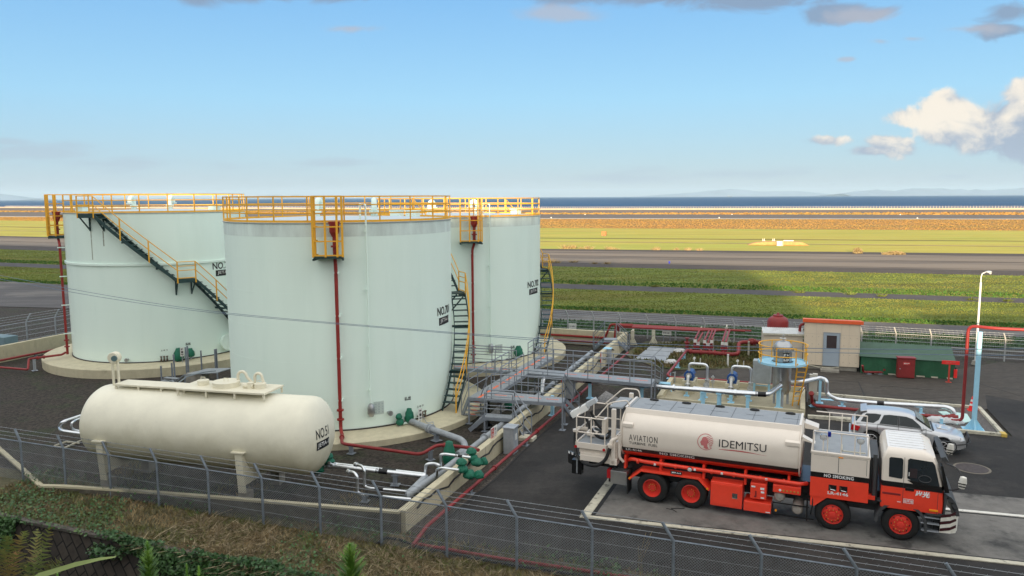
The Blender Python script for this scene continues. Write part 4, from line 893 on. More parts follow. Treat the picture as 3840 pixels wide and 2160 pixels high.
mb = MB(); b = c0 + ce * .15 + cn * -.05 + ZUP * (cr + .1); mb.cyl(b, b + ZUP * .3, .11, n=14); mb.cyl(b + ZUP * .18 - ce * .25, b + ZUP * .18 + ce * .12, .1, n=12); mb.cyl(b, b + ZUP * .06, .18, n=14); mb.build('relief_valve', M_ctp, t51, smooth=40)
gq = c0 + ce * -5.25 + ZUP * cr; mb = MB(); mb.cyl(gq - ce * .1 - ZUP * .2, gq - ce * .1 + ZUP * .85, .045, n=10); mb.cyl(gq + ce * .12 - ZUP * .2, gq + ce * .12 + ZUP * .85, .045, n=10); mb.build('gauge_post', M_ctp, t51, smooth=40)
mb = MB(); gh = gq + ZUP * 1.0 - ce * .04; mb.cyl(gh + cn * .15, gh - cn * .10 + ce * .04, .2, n=20); mb.build('gauge_head', M_ctp, t51, smooth=40, bevel=.02)
mb = MB(); mb.cyl(gh - cn * .08 + ce * .12, gh - cn * .16 + ce * .15, .10, n=18); mb.build('gauge_dial', mat('dial', (.10, .16, .17), .3), t51)
for s_ in (-4.95, .40):
    sd = MB()
    for k in (-1, 1): sd.prism([c0 + ce * (s_ + k * .10) + cn * y + ZUP * z for y, z in ((-1.22, -.45), (-1.30, -.42), (-1.18, -1.45), (1.18, -1.45), (1.30, -.42), (1.22, -.45), (.85, -1.0), (0, -1.31), (-.85, -1.0))], ce * .04)
    sd.prism([c0 + ce * (s_ - .13) + cn * y + ZUP * z for y, z in ((-1.34, -.35), (-1.22, -1.72), (-1.16, -1.72), (-1.28, -.35))], ce * .26)
    sd.prism([c0 + ce * (s_ - .24) + cn * y + ZUP * z for y, z in ((-1.40, -.33), (-1.40, -.29), (-1.2, -.29), (-1.2, -.33))], ce * .48)
    sd.build('saddle', M_ctp, t51)
    mb = MB(); mb.obox(c0 + ce * s_ + cn * -1.0, ce, .17, .2, 0, .50); mb.build('footing', M_wallconc, t51, bevel=.02); mb = MB(); mb.obox(c0 + ce * s_ + cn * 1.0, ce, .17, .2, 0, .50); mb.build('footing', M_wallconc, t51, bevel=.02)
def head(y, z, lift):      # a spot on the dished right end, y across, z up from the axis
    return c0 + ce * (Rh - .62 + .62 * math.sqrt(max(0, 1 - (y * y + z * z) / cr ** 2)) + lift) + cn * y + ZUP * z
def head_text(name, txt, size, wd_, y0, z0, m, lift):
    return lettering(name, txt, size, wd_, lambda x, y: head(y0 + x, z0 + y, lift), m, t51, .002, cuts=[(Vector((x, 0, 0)), Vector((1, 0, 0))) for x in np.arange(.05, wd_, .06)])
head_text('number_lettering', 'NO.51', .33, .72, -.61, .05, M_letter, .010)
mb = MB(); ng = 12; pl = [head(-.60 + .71 * i / ng, z, .008) for i in range(ng + 1) for z in (-.32, -.18, -.04)]
mb.add(pl, [(i * 3 + j, i * 3 + 3 + j, i * 3 + 4 + j, i * 3 + 1 + j) for i in range(ng) for j in range(2)]); mb.build('product_plate', M_letter, t51)
head_text('product_lettering', 'JETA-1', .18, .62, -.56, -.27, M_letterw, .016)
# loops of silver pipe at the left end
for pts, r in (([(745, 865), (640, 900), (565, 925), (535, 970), (560, 1005), (740, 1030)], .075), ([(740, 890), (690, 905), (645, 935), (650, 985), (690, 1000), (735, 1005)], .05)):
    mb = MB(); mb.tube([G(x / 2.4146, 1200 + y / 2.4146, .9 if i < 3 else .55) for i, (x, y) in enumerate(pts)], r, 10, fil=.3); mb.build('end_pipe', M_silver, t51, smooth=50)
mb = MB()
for a, b in (((490, 1140), (600, 1100)), ((600, 1100), (720, 1115)), ((500, 1150), (590, 1155)), ((590, 1155), (735, 1090))): mb.bar(G(a[0] / 2.4146, 1200 + a[1] / 2.4146, .05), G(b[0] / 2.4146, 1200 + b[1] / 2.4146, .05), .05)
tag(mb.build('pit_frame', M_kerbpaint), 'pale frame round a small pit left of the cream tank', 'frame')
# ================================================================== pipework
def pipe(name, label, pts, r, m, fil=.25, n=12, flanges=(), bands=(), stands=(), standm=None, cat='pipe', wrap=None):
    """flanges/bands/stands: distances given as (segment, share)"""
    pts = [Vector(p) for p in pts]; t = thing(name, label, cat, pts[0])
    mb = MB(); mb.tube(pts, r, n, fil=fil); mb.build('run', m, t, smooth=50)
    at = lambda q: (pts[q[0]].lerp(pts[q[0] + 1], q[1]), (pts[q[0] + 1] - pts[q[0]]).normalized())
    for q in flanges:
        p, d = at(q); mb = MB(); mb.cyl(p - d * .05, p + d * .05, r * 1.55, n=14); mb.build('flange', m, t, smooth=40)
    for q in bands:
        p, d = at(q); w = q[2] if len(q) > 2 else .28; mb = MB(); mb.cyl(p - d * w / 2, p + d * w / 2, r * 1.05, n=14); 
        for k in (1, 2): mb.cyl(p - d * (w / 2 + .045 * k + .01), p - d * (w / 2 + .045 * k - .012), r * 1.05, n=14)
        mb.build('band', M_blackp, t, smooth=40)
    for q in stands:
        p, d = at(q); gz = q[2] if len(q) > 2 else 0.; mb = MB(); w = .05 + r * .25
        mb.obox((p.x, p.y, 0), (d.x, d.y), w, w, gz, p.z - r * .8); mb.obox((p.x, p.y, 0), (d.x, d.y), w * 2.2, w * 2.2, gz, gz + .02); mb.obox((p.x, p.y, 0), (d.x, d.y), w * 1.6, r * 1.1, p.z - r * 1.15, p.z - r * .75)
        mb.build('stand', standm or M_greysteel, t)
    return t
# inside the dike
hd = [dk(WL * .86, -1.35, .35), dk(WL * .40, -.98, .35), dk(4.2, -.85, .35), dk(1.9, -1.0, .32), P5(1440, 1222, .30)]
pipe('fuel_header', 'thick grey fuel pipe running along the inside of the dike wall', hd, .125, M_greypipe, flanges=((0, .3), (0, .6), (1, .5)), stands=((0, .2), (0, .7), (1, .4)))
nz = polar(C1, R1 + .1, -48.8, .42); nz2 = polar(C1, R1 + .55, -48.6, .42)
el = P5(1735, 935, .42)
pipe('outlet_pipe', 'grey outlet pipe curving from tank 701 to the header', [nz, nz2, P5(1480, 845, .42), el, P5(1752, 1000, .36), P5(1690, 1045, .33)], .13, M_greypipe, fil=.45, flanges=((1, .92), (2, .02)), stands=((2, .18),))
pipe('sample_line', 'three thin sample lines beside the tank 701 outlet', [polar(C1, R1 + .2, -39.6, .4), P5(1450, 800, .38), P5(1500, 790, .38), P5(1505, 830, .38)], .018, M_greypipe, fil=.05, n=6)
pipe('drain_pipe', 'short white drain elbow below the small green cover on tank 701', [polar(C1, R1 + .3, -53.6, .36), P5(1270, 803, .33), P5(1330, 790, .38)], .055, M_mint, fil=.1)
fr0 = polar(C1, R1 + .30, -80.1, .42)
pipe('foam_pipe', 'dark red pipe running from tank 701 over the gravel to the dike wall', [polar(C1, R1 + .75, -79.5, .35), P5(790, 960, .36), P5(1405, 1045, .30), P5(1525, 972, .52), P5(1600, 972, .55), P5(1790, 992, .75), P5(1850, 1010, .95)], .065, M_rust, flanges=((0, .3), (3, .9), (4, .05)), stands=((1, .12), (2, .6)))
sa, sb = P5(720, 1133, .62), P5(1435, 1212, .36)
pipe('fuel_pipe', 'silver clad pipe from the cream tank to the header, the thicker one', [P5(640, 1135, .62), sa, sb], .085, M_silver, flanges=((1, .995),), bands=((1, .55, .32),), stands=((1, .68),))
pipe('return_pipe', 'silver clad pipe beside the thicker one, ending in an arch', [P5(690, 1110, .85), P5(740, 1118, .62), P5(1440, 1198, .36), P5(1442, 1120, .75), P5(1500, 1112, .78), P5(1548, 1128, .78), P5(1556, 1165, .4)], .06, M_silver, fil=.12, bands=((1, .6, .5),))
pipe('valve_pipe', 'silver arch pipe crossing the dike wall to the upper green covers', [P5(1558, 1140, .45), P5(1556, 1045, 1.12), P5(1590, 1040, 1.14), P5(1790, 1068, 1.08)], .05, M_silver, fil=.1, bands=((2, .6, .16),))
pipe('valve_pipe', 'silver arch pipe crossing the dike wall to the lower green covers', [P5(1525, 1225, .3), P5(1530, 1160, .95), P5(1565, 1148, 1.05), P5(1700, 1165, 1.05)], .05, M_silver, fil=.1)
pipe('drain_pipe', 'long thin silver pipe with a raised end in front of the cream tank', [P5(895, 1120, .95), P5(945, 1132, .95), P5(967, 1165, .85), P5(967, 1290, .25), P5(1000, 1305, .22), P5(1310, 1332, .22), P5(1440, 1245, .25)], .05, M_silver, fil=.12, flanges=((0, .1),), bands=((4, .3, .2),))
pipe('drain_pipe', 'shorter silver pipe with a raised end nearest the fence', [P5(838, 1175, .95), P5(885, 1183, .95), P5(910, 1215, .85), P5(910, 1340, .25), P5(950, 1357, .22), P5(1330, 1392, .22)], .055, M_silver, fil=.14, flanges=((0, .1),), bands=((4, .28, .5),), stands=((4, .05),))
# along the outside of the dike
pipe('foam_main', 'long dark red pipe along the outside foot of the dike wall', [dk(-.9, .72, .12), dk(.2, .55, .16), dk(WL * .36, .62, .20), dk(WL * .9, .70, .22)], .06, M_rust, fil=.3, flanges=((1, .14), (1, .5), (1, .93), (2, .35)), stands=((1, .3), (1, .8), (2, .3)))
cpts = []
for i in range(60): s_ = .7 + i * WL * .86 / 60; cpts.append(dk(s_, .03, .52 + .09 * math.sin(i * .9) + .05 * math.sin(i * 2.3)))
mb = MB(); mb.tube(cpts, .03, 8); tag(mb.build('black_cable', M_black, smooth=60), 'black cable looping along the outer face of the dike wall', 'cable')
a, b = Vector((-1.6, 20.2, .08)), Vector((9, 16.1, .08))
pipe('foam_main', 'red pipe lying in the grass along the foot of the foreground fence', [dk(-.9, .72, .1), G(1560, 2040, .08), G(1860, 2092, .09), G(2324, 2160, .09), G(2324, 2160, .09) + fd * 12], .05, M_rust, fil=.2, flanges=((1, .35), (2, .2)))
mb = MB(); mb.tube([G(1412, 2040, .05), G(1450, 2016, .15), G(1500, 2024, .1), G(1570, 2052, .08), G(1860, 2108, .08), G(2100, 2146, .08), G(2300, 2175, .06)], .04, 8); tag(mb.build('corrugated_hose', M_black, smooth=60), 'black corrugated hose lying in the grass beside the red pipe', 'hose')
# two long red pipes in front of the back dike wall
for k, (z, o_) in enumerate(((.55, .35), (.25, .55))):
    a_ = w1 - wd * o_ + E1 * -.6; pipe('foam_pipe', f'dark red pipe along the back dike wall, the {"upper" if k == 0 else "lower"} of the two', [a_ + E1 * -12 + ZUP * z, a_ + E1 * -.9 + ZUP * z] + ([a_ + E1 * -.5 + ZUP * 1.5, a_ + E1 * 1.0 + ZUP * 1.55] if k == 0 else [a_ + E1 * -.2 + ZUP * .3, a_ + E1 * -.1 + ZUP * 1.5, a_ + E1 * 1.0 + ZUP * 1.5]), .075, M_red, fil=.15)
# pipes at the far left
pipe('foam_pipe', 'dark red pipe along the foot of the left dike wall', [G(-60, 1362, .3), G(0, 1352, .3), G(255, 1302, .3)], .075, M_rust, stands=((1, .5),))
pipe('foam_pipe', 'dark red pipe with a step entering from the left picture edge', [G(-40, 1374, .25), G(105, 1386, .25), G(108, 1346, .75), G(232, 1330, .75), G(245, 1322, .8)], .065, M_rust, fil=.12, flanges=((2, .25), (2, .45)), stands=((2, .15),), standm=M_galv)
# ================================================================== elevated walkways
DZ = 1.22
def rails(t, pts, h=1.1, step=1.0, z=DZ, mids=(.37, .73), m=None):
    m = m or M_greysteel; pts = [Vector((p[0], p[1], p[2] if len(p) > 2 and p[2] > .01 else z)) for p in pts]; hr = MB(); hr.tube([p + ZUP * h for p in pts], .026, 6)
    for q in mids: hr.tube([p + ZUP * h * q for p in pts], .018, 6)
    hr.build('handrail', m, t)
    for a, b in zip(pts, pts[1:]):
        n = max(1, round((b - a).length / step))
        for i in range(n + (b is pts[-1] or b == pts[-1])): q = a.lerp(b, i / n); mb = MB(); mb.bar(q - ZUP * .08, q + ZUP * h, .042); mb.build('rail_post', m, t)
def deck(t, quad, z=DZ, stripe=True, legs=True):
    q = [Vector((p[0], p[1], 0)) for p in quad]      # near-left, near-right, far-right, far-left
    mb = MB(); mb.slab(q, z - .035, z); mb.build('deck_plate', M_grate, t)
    mb = MB()
    for a, b in zip(q, q[1:] + q[:1]): mb.bar(a + ZUP * (z - .09), b + ZUP * (z - .09), .05, .14)
    mb.build('deck_frame', M_greysteel, t)
    if legs:
        for p in q: mb = MB(); mb.bar(p, p + ZUP * (z - .1), .075); mb.obox(p, E1, .13, .13, 0, .02); mb.build('leg', M_greysteel, t)
    return q
def stripe_on(t, a, b, w, z=DZ):
    d = (b - a).normalized(); n_ = Vector((-d.y, d.x, 0)) * w / 2; mb = MB(); L_ = (b - a).length; k = int(L_ / .8)
    for i in range(k): p, q = a + d * (i * L_ / k), a + d * ((i + .72) * L_ / k); mb.slab([p - n_, q - n_, q + n_, p + n_], z + .001, z + .006)
    mb.build('floor_stripe', M_orange, t)
def steps(t, top_a, top_b, foot_a, foot_b, n, ztop, zfoot=0., rail=True, stripe=False):
    """flight between the deck edge (top_a..top_b) and the ground line (foot_a..foot_b)"""
    ta, tb, fa, fb = [Vector((p[0], p[1], 0)) for p in (top_a, top_b, foot_a, foot_b)]
    S_ = MB(); S_.bar(ta + ZUP * (ztop - .05), fa + ZUP * (zfoot + .02), .045, .18); S_.bar(tb + ZUP * (ztop - .05), fb + ZUP * (zfoot + .02), .045, .18); S_.build('stringer', M_greysteel, t)
    for i in range(1, n):
        f = i / n; a, b = ta.lerp(fa, f), tb.lerp(fb, f); z = ztop + (zfoot - ztop) * f; d = (fa - ta); d.z = 0; d = d.normalized() * .13
        mb = MB(); mb.slab([a - d, b - d, b + d, a + d], z - .04, z); mb.build('step', M_grate, t)
        if stripe: mm = (a + b) / 2; w = (b - a) * .14; mb = MB(); mb.slab([mm - w - d * .9, mm + w - d * .9, mm + w + d * .9, mm - w + d * .9], z + .001, z + .006); mb.build('step_mark', M_orange, t)
    if rail:
        for a, b in ((ta, fa), (tb, fb)):
            mb = MB(); mb.tube([a + ZUP * (ztop + 1.05), b + ZUP * (zfoot + 1.0), b + ZUP * zfoot], .026, 6); mb.tube([a + ZUP * (ztop + .5), b + ZUP * (zfoot + .48)], .018, 6); mb.build('handrail', M_greysteel, t)
wk = thing('steel_walkway', 'grey steel walkway with an orange centre line linking the tank stairs over the dike', 'walkway', P6(285, 893, 0))
AN, AR, AF, AL = P6(285, 893, DZ), P6(480, 905, DZ), P6(1115, 497, DZ), P6(975, 480, DZ)
deck(wk, [AN, AR, AF, AL]); stripe_on(wk, AN.lerp(AR, .5), AL.lerp(AF, .5), .13)
Cb0, Cf0, Cf, Cb = P6(600, 838, DZ), AR, P6(1210, 950, DZ), P6(1232, 900, DZ)
deck(wk, [Cf0, Cf, Cb, Cb0]); stripe_on(wk, Cf0.lerp(Cb0, .5), Cf.lerp(Cb, .5), .06)
Bf0, Bb0, Bf, Bb = P6(870, 655, DZ), P6(935, 612, DZ), G(2443, 1440, DZ), G(2456, 1421, DZ)
deck(wk, [Bf0, Bf, Bb, Bb0]); stripe_on(wk, Bf0.lerp(Bb0, .5), Bf.lerp(Bb, .5), .06)
Lf, Lb, Lf1, Lb1 = P6(140, 603, DZ), P6(140, 572, DZ), P6(755, 642, DZ), P6(705, 608, DZ)
deck(wk, [Lf, Lf1, Lb1, Lb]); stripe_on(wk, Lf.lerp(Lb, .5), Lf1.lerp(Lb1, .5), .06)
rails(wk, [AN, AN.lerp(AL, .52)]); rails(wk, [Lf1.lerp(AL, .5), AL]); rails(wk, [Lb, Lb1]); rails(wk, [Lf, Lf1])
rails(wk, [AR.lerp(AF, .16), Bf0.lerp(AR, .12)]); rails(wk, [Bb0, AF])
rails(wk, [Cf0.lerp(Cf, .04), Cf]); rails(wk, [Cb0, Cb]); rails(wk, [Bf0, Bf]); rails(wk, [Bb0, Bb])
steps(wk, AN, AR, P6(215, 1120), P6(400, 1135), 5, DZ, .12, stripe=True)
# flight at the right end of the near branch, and the low landing over the wall with its flight
steps(wk, Cf, Cb, P6(1300, 1085), P6(1372, 1075), 5, DZ)
Dl0, Dl1, Dr1, Dr0 = P6(440, 1095, .62), P6(462, 1062, .62), P6(735, 1080, .62), P6(718, 1112, .62)
ld = thing('step_over_platform', 'small grey step platform over the dike wall in front of the walkway', 'walkway', Dl0)
deck(ld, [Dl0, Dr0, Dr1, Dl1], .66); rails(ld, [Dl1, Dr1], z=.66, step=.9); rails(ld, [Dl0, Dr0], z=.66, step=.9)
steps(ld, Dr0, Dr1, P6(825, 1310), P6(905, 1285), 4, .66); steps(ld, Dl0, Dl1, P6(290, 1225), P6(330, 1190), 4, .66, rail=False)
mb = MB(); q = P6(865, 1315); mb.obox(q, E1, .32, .26, 0, .16); mb.build('footing', M_kerbpaint, ld, bevel=.02)
steps(wk, Bf, Bb, PR(820, 1090), PR(850, 1030), 5, DZ)
for x, y in ((1110, 1075), (1480, 905)):
    g = P6(x, y); mb = MB(); mb.obox(g, E1, .07, .07, 0, .95); mb.obox(g, E1, .16, .16, 0, .03); t = tag(mb.build('pipe_stand', M_blue), 'light blue pipe stand ' + ('under the near walkway branch' if x < 1200 else 'below the long silver pipe by the walkway'), 'stand', 'light blue pipe stands')
# the stile over the wall at the back
sl_t = thing('stile', 'grey steel stile over the dike wall at the back', 'stile', P6(1530, 430))
a0, a1, b1, b0 = P6(1625, 330, .95), P6(1625, 312, .95), P6(1740, 312, .95), P6(1745, 332, .95)
deck(sl_t, [a0, b0, b1, a1], .98, legs=False); steps(sl_t, a0, a1, P6(1520, 430), P6(1512, 405), 4, .98); steps(sl_t, b0, b1, P6(1850, 440), P6(1870, 415), 4, .98)
rails(sl_t, [a1, b1], z=.98, step=.6, mids=(.5,))
# sheltered platform by the left tank
lp = thing('tank_platform', 'grey steel steps and roofed platform at the foot of the left tank', 'platform', G(700, 1440))
zq = lambda x, y, z=0: G(560 + x / 6.586, 1260 + y / 6.586, z)
for q in ((zq(310, 1180), 1.0), (zq(575, 1100), 1.0), (zq(640, 1210), 1.7), (zq(930, 1000), 1.7), (zq(975, 960), 1.7), (zq(1300, 900), 1.3), (zq(1640, 860), 1.3), (zq(1680, 850), 1.3)): mb = MB(); mb.bar(q[0], q[0] + ZUP * q[1], .07); mb.build('post', M_greysteel, lp)
rr_ = MB(); rr_.tube([zq(310, 1180, 1.0), zq(575, 1100, 1.9), zq(640, 1210, 1.9)], .03, 6); rr_.tube([zq(640, 1210, 1.75), zq(930, 1000, 1.75), zq(1300, 900, 1.35), zq(1640, 860, 1.3)], .03, 6); rr_.tube([zq(640, 1210, 1.1), zq(930, 1000, 1.1), zq(1300, 900, .8)], .02, 6); rr_.bar(zq(580, 1210, .1), zq(860, 960, 1.3), .05); rr_.build('handrail', M_greysteel, lp)
mb = MB(); q = [zq(880, 985, .62), zq(1680, 935, .62), zq(2060, 775, .72), zq(1430, 790, .72)]; mb.slab(q, .66, .70); mb.build('roof_sheet', M_grate, lp)
for p in q[:3]: mb = MB(); mb.bar(Vector((p.x, p.y, 0)), Vector((p.x, p.y, .66)), .07); mb.build('leg', M_greysteel, lp)
for i in range(3): a = zq(430 + 60 * i, 1180 - 70 * i, .12 + .16 * i); mb = MB(); mb.obox(a, E1, .45, .13, .10 + .16 * i, .14 + .16 * i); mb.build('step', M_grate, lp)
mb = MB(); a = zq(1200, 1130); mb.obox(a, E1, .55, .3, 0, .5); mb.build('cabinet', M_wallconc, lp)
# cabinets and signs along the dike
def sign(label, c, ax, w, h, z0, m, post=True, txt=None, tm=None, name='sign_board', size=.1, vertical=False, cat='sign'):
    ax = Vector((ax[0], ax[1], 0)).normalized(); nn = Vector((ax.y, -ax.x, 0)); c = Vector((c[0], c[1], 0)); t = thing(name, label, cat, c)
    mb = MB(); mb.obox(c, ax, w / 2, .012, z0, z0 + h); mb.build('board', m, t)
    if post:
        for k in ((-.35, .35) if w > .4 else (0,)): mb = MB(); mb.obox(c + ax * w * k - nn * .04, ax, .022, .022, 0, z0 + h * .9); mb.build('post', M_greysteel, t)
    if txt:
        for i, (s_, x, y, wd_, sz, mm) in enumerate(txt): lettering('lettering', s_, sz, wd_, lambda a, b: c + ax * (x - w / 2 + a) + ZUP * (z0 + y + b) + nn * .018, mm, t, .002)
    return t
M_signw = mat('sign_white', (.66, .66, .63), .6, var=.06); M_signr = mat('sign_red', (.50, .04, .035), .5, var=.06)
c_ = P6(700, 1440); t = thing('control_cabinet', 'grey upright cabinet against the dike wall by the low steps', 'cabinet', c_)
mb = MB(); mb.obox(c_, wd, .26, .22, 0, 1.05); mb.build('body', M_greypipe, t, bevel=.01); mb = MB(); mb.obox(c_, wd, .30, .26, 1.05, 1.09); mb.build('lid', M_galv, t); mb = MB(); mb.obox(c_ + wn_ * .225, wd, .09, .006, .55, .8); mb.build('notice', M_signw, t)
t = sign('red and white vertical notice boards standing beside the dike wall', P6(535, 1470), wd, .62, .72, .45, M_signw, txt=[('火気厳禁', .03, .3, .22, .12, M_letterw)])
c_ = P6(518, 1475); ax = wd; mb = MB(); nn = Vector((ax.y, -ax.x, 0)); mb.obox(Vector((P6(535, 1470).x, P6(535, 1470).y, 0)) - ax * .17 + nn * .014, ax, .13, .004, .47, 1.15); mb.build('red_panel', M_signr, t)
for k in range(4):
    lettering('lettering', '火気厳禁'[k], .12, .13, lambda a, b: Vector((P6(535, 1470).x, P6(535, 1470).y, 0)) - ax * (.235 - a) + nn * .024 + ZUP * (1.0 - .165 * k + b), M_letterw, t, .003)
    lettering('lettering', '関係者以外'[k], .10, .10, lambda a, b: Vector((P6(535, 1470).x, P6(535, 1470).y, 0)) + ax * (.05 + a) + nn * .02 + ZUP * (1.0 - .15 * k + b), M_letter, t, .001)
c_ = P6(1655, 560); t = thing('control_cabinet', 'grey cabinet with a pale blue lid by the dike wall below the stile', 'cabinet', c_); mb = MB(); mb.obox(c_, wd, .22, .2, 0, .92); mb.build('body', M_greypipe, t, bevel=.01); mb = MB(); mb.obox(c_, wd, .26, .24, .92, .95); mb.build('lid', M_blue, t)
c_ = P6(1290, 900); t = thing('control_cabinet', 'grey cabinet behind the end of the near walkway branch', 'cabinet', c_); mb = MB(); mb.obox(c_, wd, .22, .2, 0, .95); mb.build('body', M_greypipe, t, bevel=.01); mb = MB(); mb.obox(c_ + wn_ * .205, wd, .07, .005, .3, .5); mb.build('notice', M_signw, t)
q = GY(2147, 1225, 56.2); sign('small white notice on the back fence right of tank 702', (q.x, q.y), (.92, -.37), .58, .44, .38, M_signw, txt=[('立入禁止', .05, .17, .46, .12, M_letter)])
for x, y, lb in ((1210, 760, 'dark red framed notice by the near walkway end'), (1595, 490, 'small red and white notice by the dike wall below the stile')):
    q = P6(x, y + 140); t = sign(lb, (q.x, q.y), wd, .3, .62, .5, M_signw); mb = MB(); mb.obox(Vector((q.x, q.y, 0)) - wd * .17, wd, .02, .02, .48, 1.14); mb.build('red_edge', M_signr, t)
# valve tag boards by the tank outlets
for c, r, a, z, who in ((C1, R1, -46.0, .35, '701'), (C3, R3, -57.2, .75, 'the left tank')):
    q = polar(c, r + .75, a, 0); tn = Vector((-math.sin(a * D2R), math.cos(a * D2R), 0)); t = sign(f'small white board with three characters at the outlet of {who}', (q.x, q.y), tn, .20, .52, z + .12, M_signw, name='tag_board')
    for k in range(3): lettering('lettering', '静置中'[k], .12, .12, lambda x, y: Vector((q.x, q.y, z + .47 - .155 * k + y)) + tn * (x - .06) + Vector((tn.y, -tn.x, 0)) * .02, M_letter, t, .004)
# ================================================================== the pump pad
pd = [Vector((7.11, 37.11, 0)), Vector((13.46, 34.54, 0)), Vector((15.02, 38.70, 0)), Vector((8.57, 41.08, 0))]
mb = MB(); mb.slab(pd, -.05, .06); pad = mb.build('pump_pad', mat('pad_concrete', (.37, .33, .23), .85, var=.14, scale=2, bump=.3, col2=(.20, .15, .09), c2lo=.58, c2hi=.72, c2scale=.9)); tag(pad, 'stained concrete pump pad with a low cream kerb', 'pump pad')
mb = MB(); ins = lambda p, k: p + (sum(pd, Vector()) / 4 - p).normalized() * k
q = [ins(p, .26) for p in pd]
for i in range(4): j = (i + 1) % 4; mb.slab([pd[i], pd[j], q[j], q[i]], -.04, .34 if i != 0 else .26)
mb.build('kerb', M_cream, pad, bevel=.01)
pxd = (pd[1] - pd[0]).normalized(); pyd = Vector((-pxd.y, pxd.x, 0))
M_pumpb = mat('pump_blue', (.015, .075, .26), .4, var=.15, scale=5); M_metal = mat('valve_metal', (.5, .5, .48), .4, .7, var=.25, scale=9)
def pump(c, lab, n):
    t = thing('fuel_pump', lab, 'pump', c, 0, 'blue pumps on the pad')
    mb = MB(); mb.obox(c + pyd * .35, pxd, .30, .55, .05, .72); mb.build('plinth', M_cream, t, bevel=.01)
    mb = MB(); mb.cyl(c + ZUP * .98 - pyd * .02, c + ZUP * .98 + pyd * .16, .25, n=20); mb.cyl(c + ZUP * .98 + pyd * .16, c + ZUP * .98 + pyd * .34, .17, n=16); mb.cyl(c + ZUP * .98 + pyd * .34, c + ZUP * .98 + pyd * .85, .20, n=18); mb.obox(c + pyd * .1, pxd, .22, .12, .70, .80); mb.obox(c + pyd * .6, pxd, .2, .2, .70, .82)
    for k in range(8): a = k * PI / 4; mb.bar(c + ZUP * (.98 + .2 * math.sin(a)) + pxd * .2 * math.cos(a) + pyd * .38, c + ZUP * (.98 + .2 * math.sin(a)) + pxd * .2 * math.cos(a) + pyd * .82, .03)
    mb.build('casing', M_pumpb, t, smooth=40)
    mb = MB(); mb.tube([c + ZUP * .98 - pyd * .02, c + ZUP * .98 - pyd * .25, c + ZUP * .5 - pyd * .45, c + ZUP * .42 - pyd * .95], .085, 12, fil=.12); mb.cyl(c + ZUP * .98 - pyd * .06, c + ZUP * .98 - pyd * .13, .15, n=14); mb.cyl(c + ZUP * .62 - pyd * .37, c + ZUP * .56 - pyd * .41, .15, n=14); mb.build('suction_pipe', M_metal, t, smooth=40)
    mb = MB(); top = c + ZUP * 1.22; e = c + pxd * .92 + pyd * .0; mb.tube([top, c + ZUP * 1.62, e + ZUP * 1.62, e + ZUP * .85], .065, 12, fil=.22); mb.build('discharge_arch', M_silver, t, smooth=50)
    mb = MB(); mb.cyl(e + ZUP * .86, e + ZUP * .76, .12, n=14); mb.cyl(e + ZUP * .74, e + ZUP * .5, .10, n=12); mb.cyl(e + ZUP * .6 - pyd * .3, e + ZUP * .6, .09, n=12); mb.cyl(e + ZUP * .48 - pyd * .5, e + ZUP * .45 - pyd * .1, .1, n=12); mb.cyl(e + ZUP * .62 - pyd * .34, e + ZUP * .62 - pyd * .30, .15, n=14); mb.build('check_valve', M_metal, t, smooth=40)
    mb = MB(); q = c + pxd * .25; mb.cyl(q + ZUP * 1.6, q + ZUP * 1.85, .014, n=6); mb.cyl(q + ZUP * 1.9 - pyd * .04, q + ZUP * 1.9 + pyd * .02, .065, n=14); mb.cyl(c + pxd * .55 + ZUP * 1.6, c + pxd * .55 + ZUP * 1.92, .016, n=6); mb.build('pressure_gauge', M_signw, t)
    for d in (-.55, .45): mb = MB(); mb.obox(c - pyd * .62 + pxd * (0 if d < 0 else .92), pxd, .05, .05, .06, .42 if d < 0 else .4); mb.obox(c - pyd * .62 + pxd * (0 if d < 0 else .92), pxd, .13, .13, .06, .09); mb.build('support', M_blue, t)
pump(Vector((8.95, 38.45, 0)) + pyd * .25, 'left blue pump on a cream plinth with a silver arch pipe', 0)
pump(Vector((10.95, 37.75, 0)) + pyd * .25, 'right blue pump on a cream plinth with a silver arch pipe', 1)
sp = [P6(1005, 860, .55), P6(1010, 715, 1.15), P6(1060, 700, 1.18), P6(1215, 712, 1.05)]
lp_ = [P6(1010, 860, .4), P6(1015, 725, 1.0), P6(1050, 700, 1.02), P6(1215, 715, .95), PR(605, 1075, .80), PR(1420, 1135, .86), PR(1830, 1172, .95), PH(470, 1195, .98), PH(610, 1095, 1.08), PH(640, 1070, 1.12)]
pipe('suction_main', 'long silver pipe crossing from the dike over the pump pad to the filter', lp_, .11, M_silver, fil=.3, flanges=((4, .5), (6, .02)), bands=((3, .32, .32), (6, .82, .36)), stands=((3, .97), (4, .98, .06), (5, .5, .06), (6, .4, .06), (8, .3, .06)), standm=M_blue, n=14)
pipe('discharge_main', 'shorter silver pipe behind the long one on the pump pad', [PR(1270, 1105, .62), PR(1400, 1120, .62), PR(2174, 1180, .62), PH(60, 1190, .62)], .09, M_silver, stands=((0, .9, .06), (1, .5, .06)), standm=M_blue)
mb = MB(); q = PR(1530, 1110, .06); mb.cyl(q, q + ZUP * .7, .035, n=8); mb.cyl(q + ZUP * .3, q + ZUP * .42, .10, n=10); mb.cyl(q + ZUP * .55, q + ZUP * .62, .09, n=10); tag(mb.build('drain_valve', M_metal, smooth=40), 'small metal drain valve standing between the two pumps', 'valve')
mb = MB(); q = PR(1735, 815, 0); mb.cyl(q, q + ZUP * .72, .055, n=10); mb.cyl(q + ZUP * .72, q + ZUP * .75, .065, n=10); tag(mb.build('marker_post', M_signw), 'short white marker post behind the right pump', 'post')
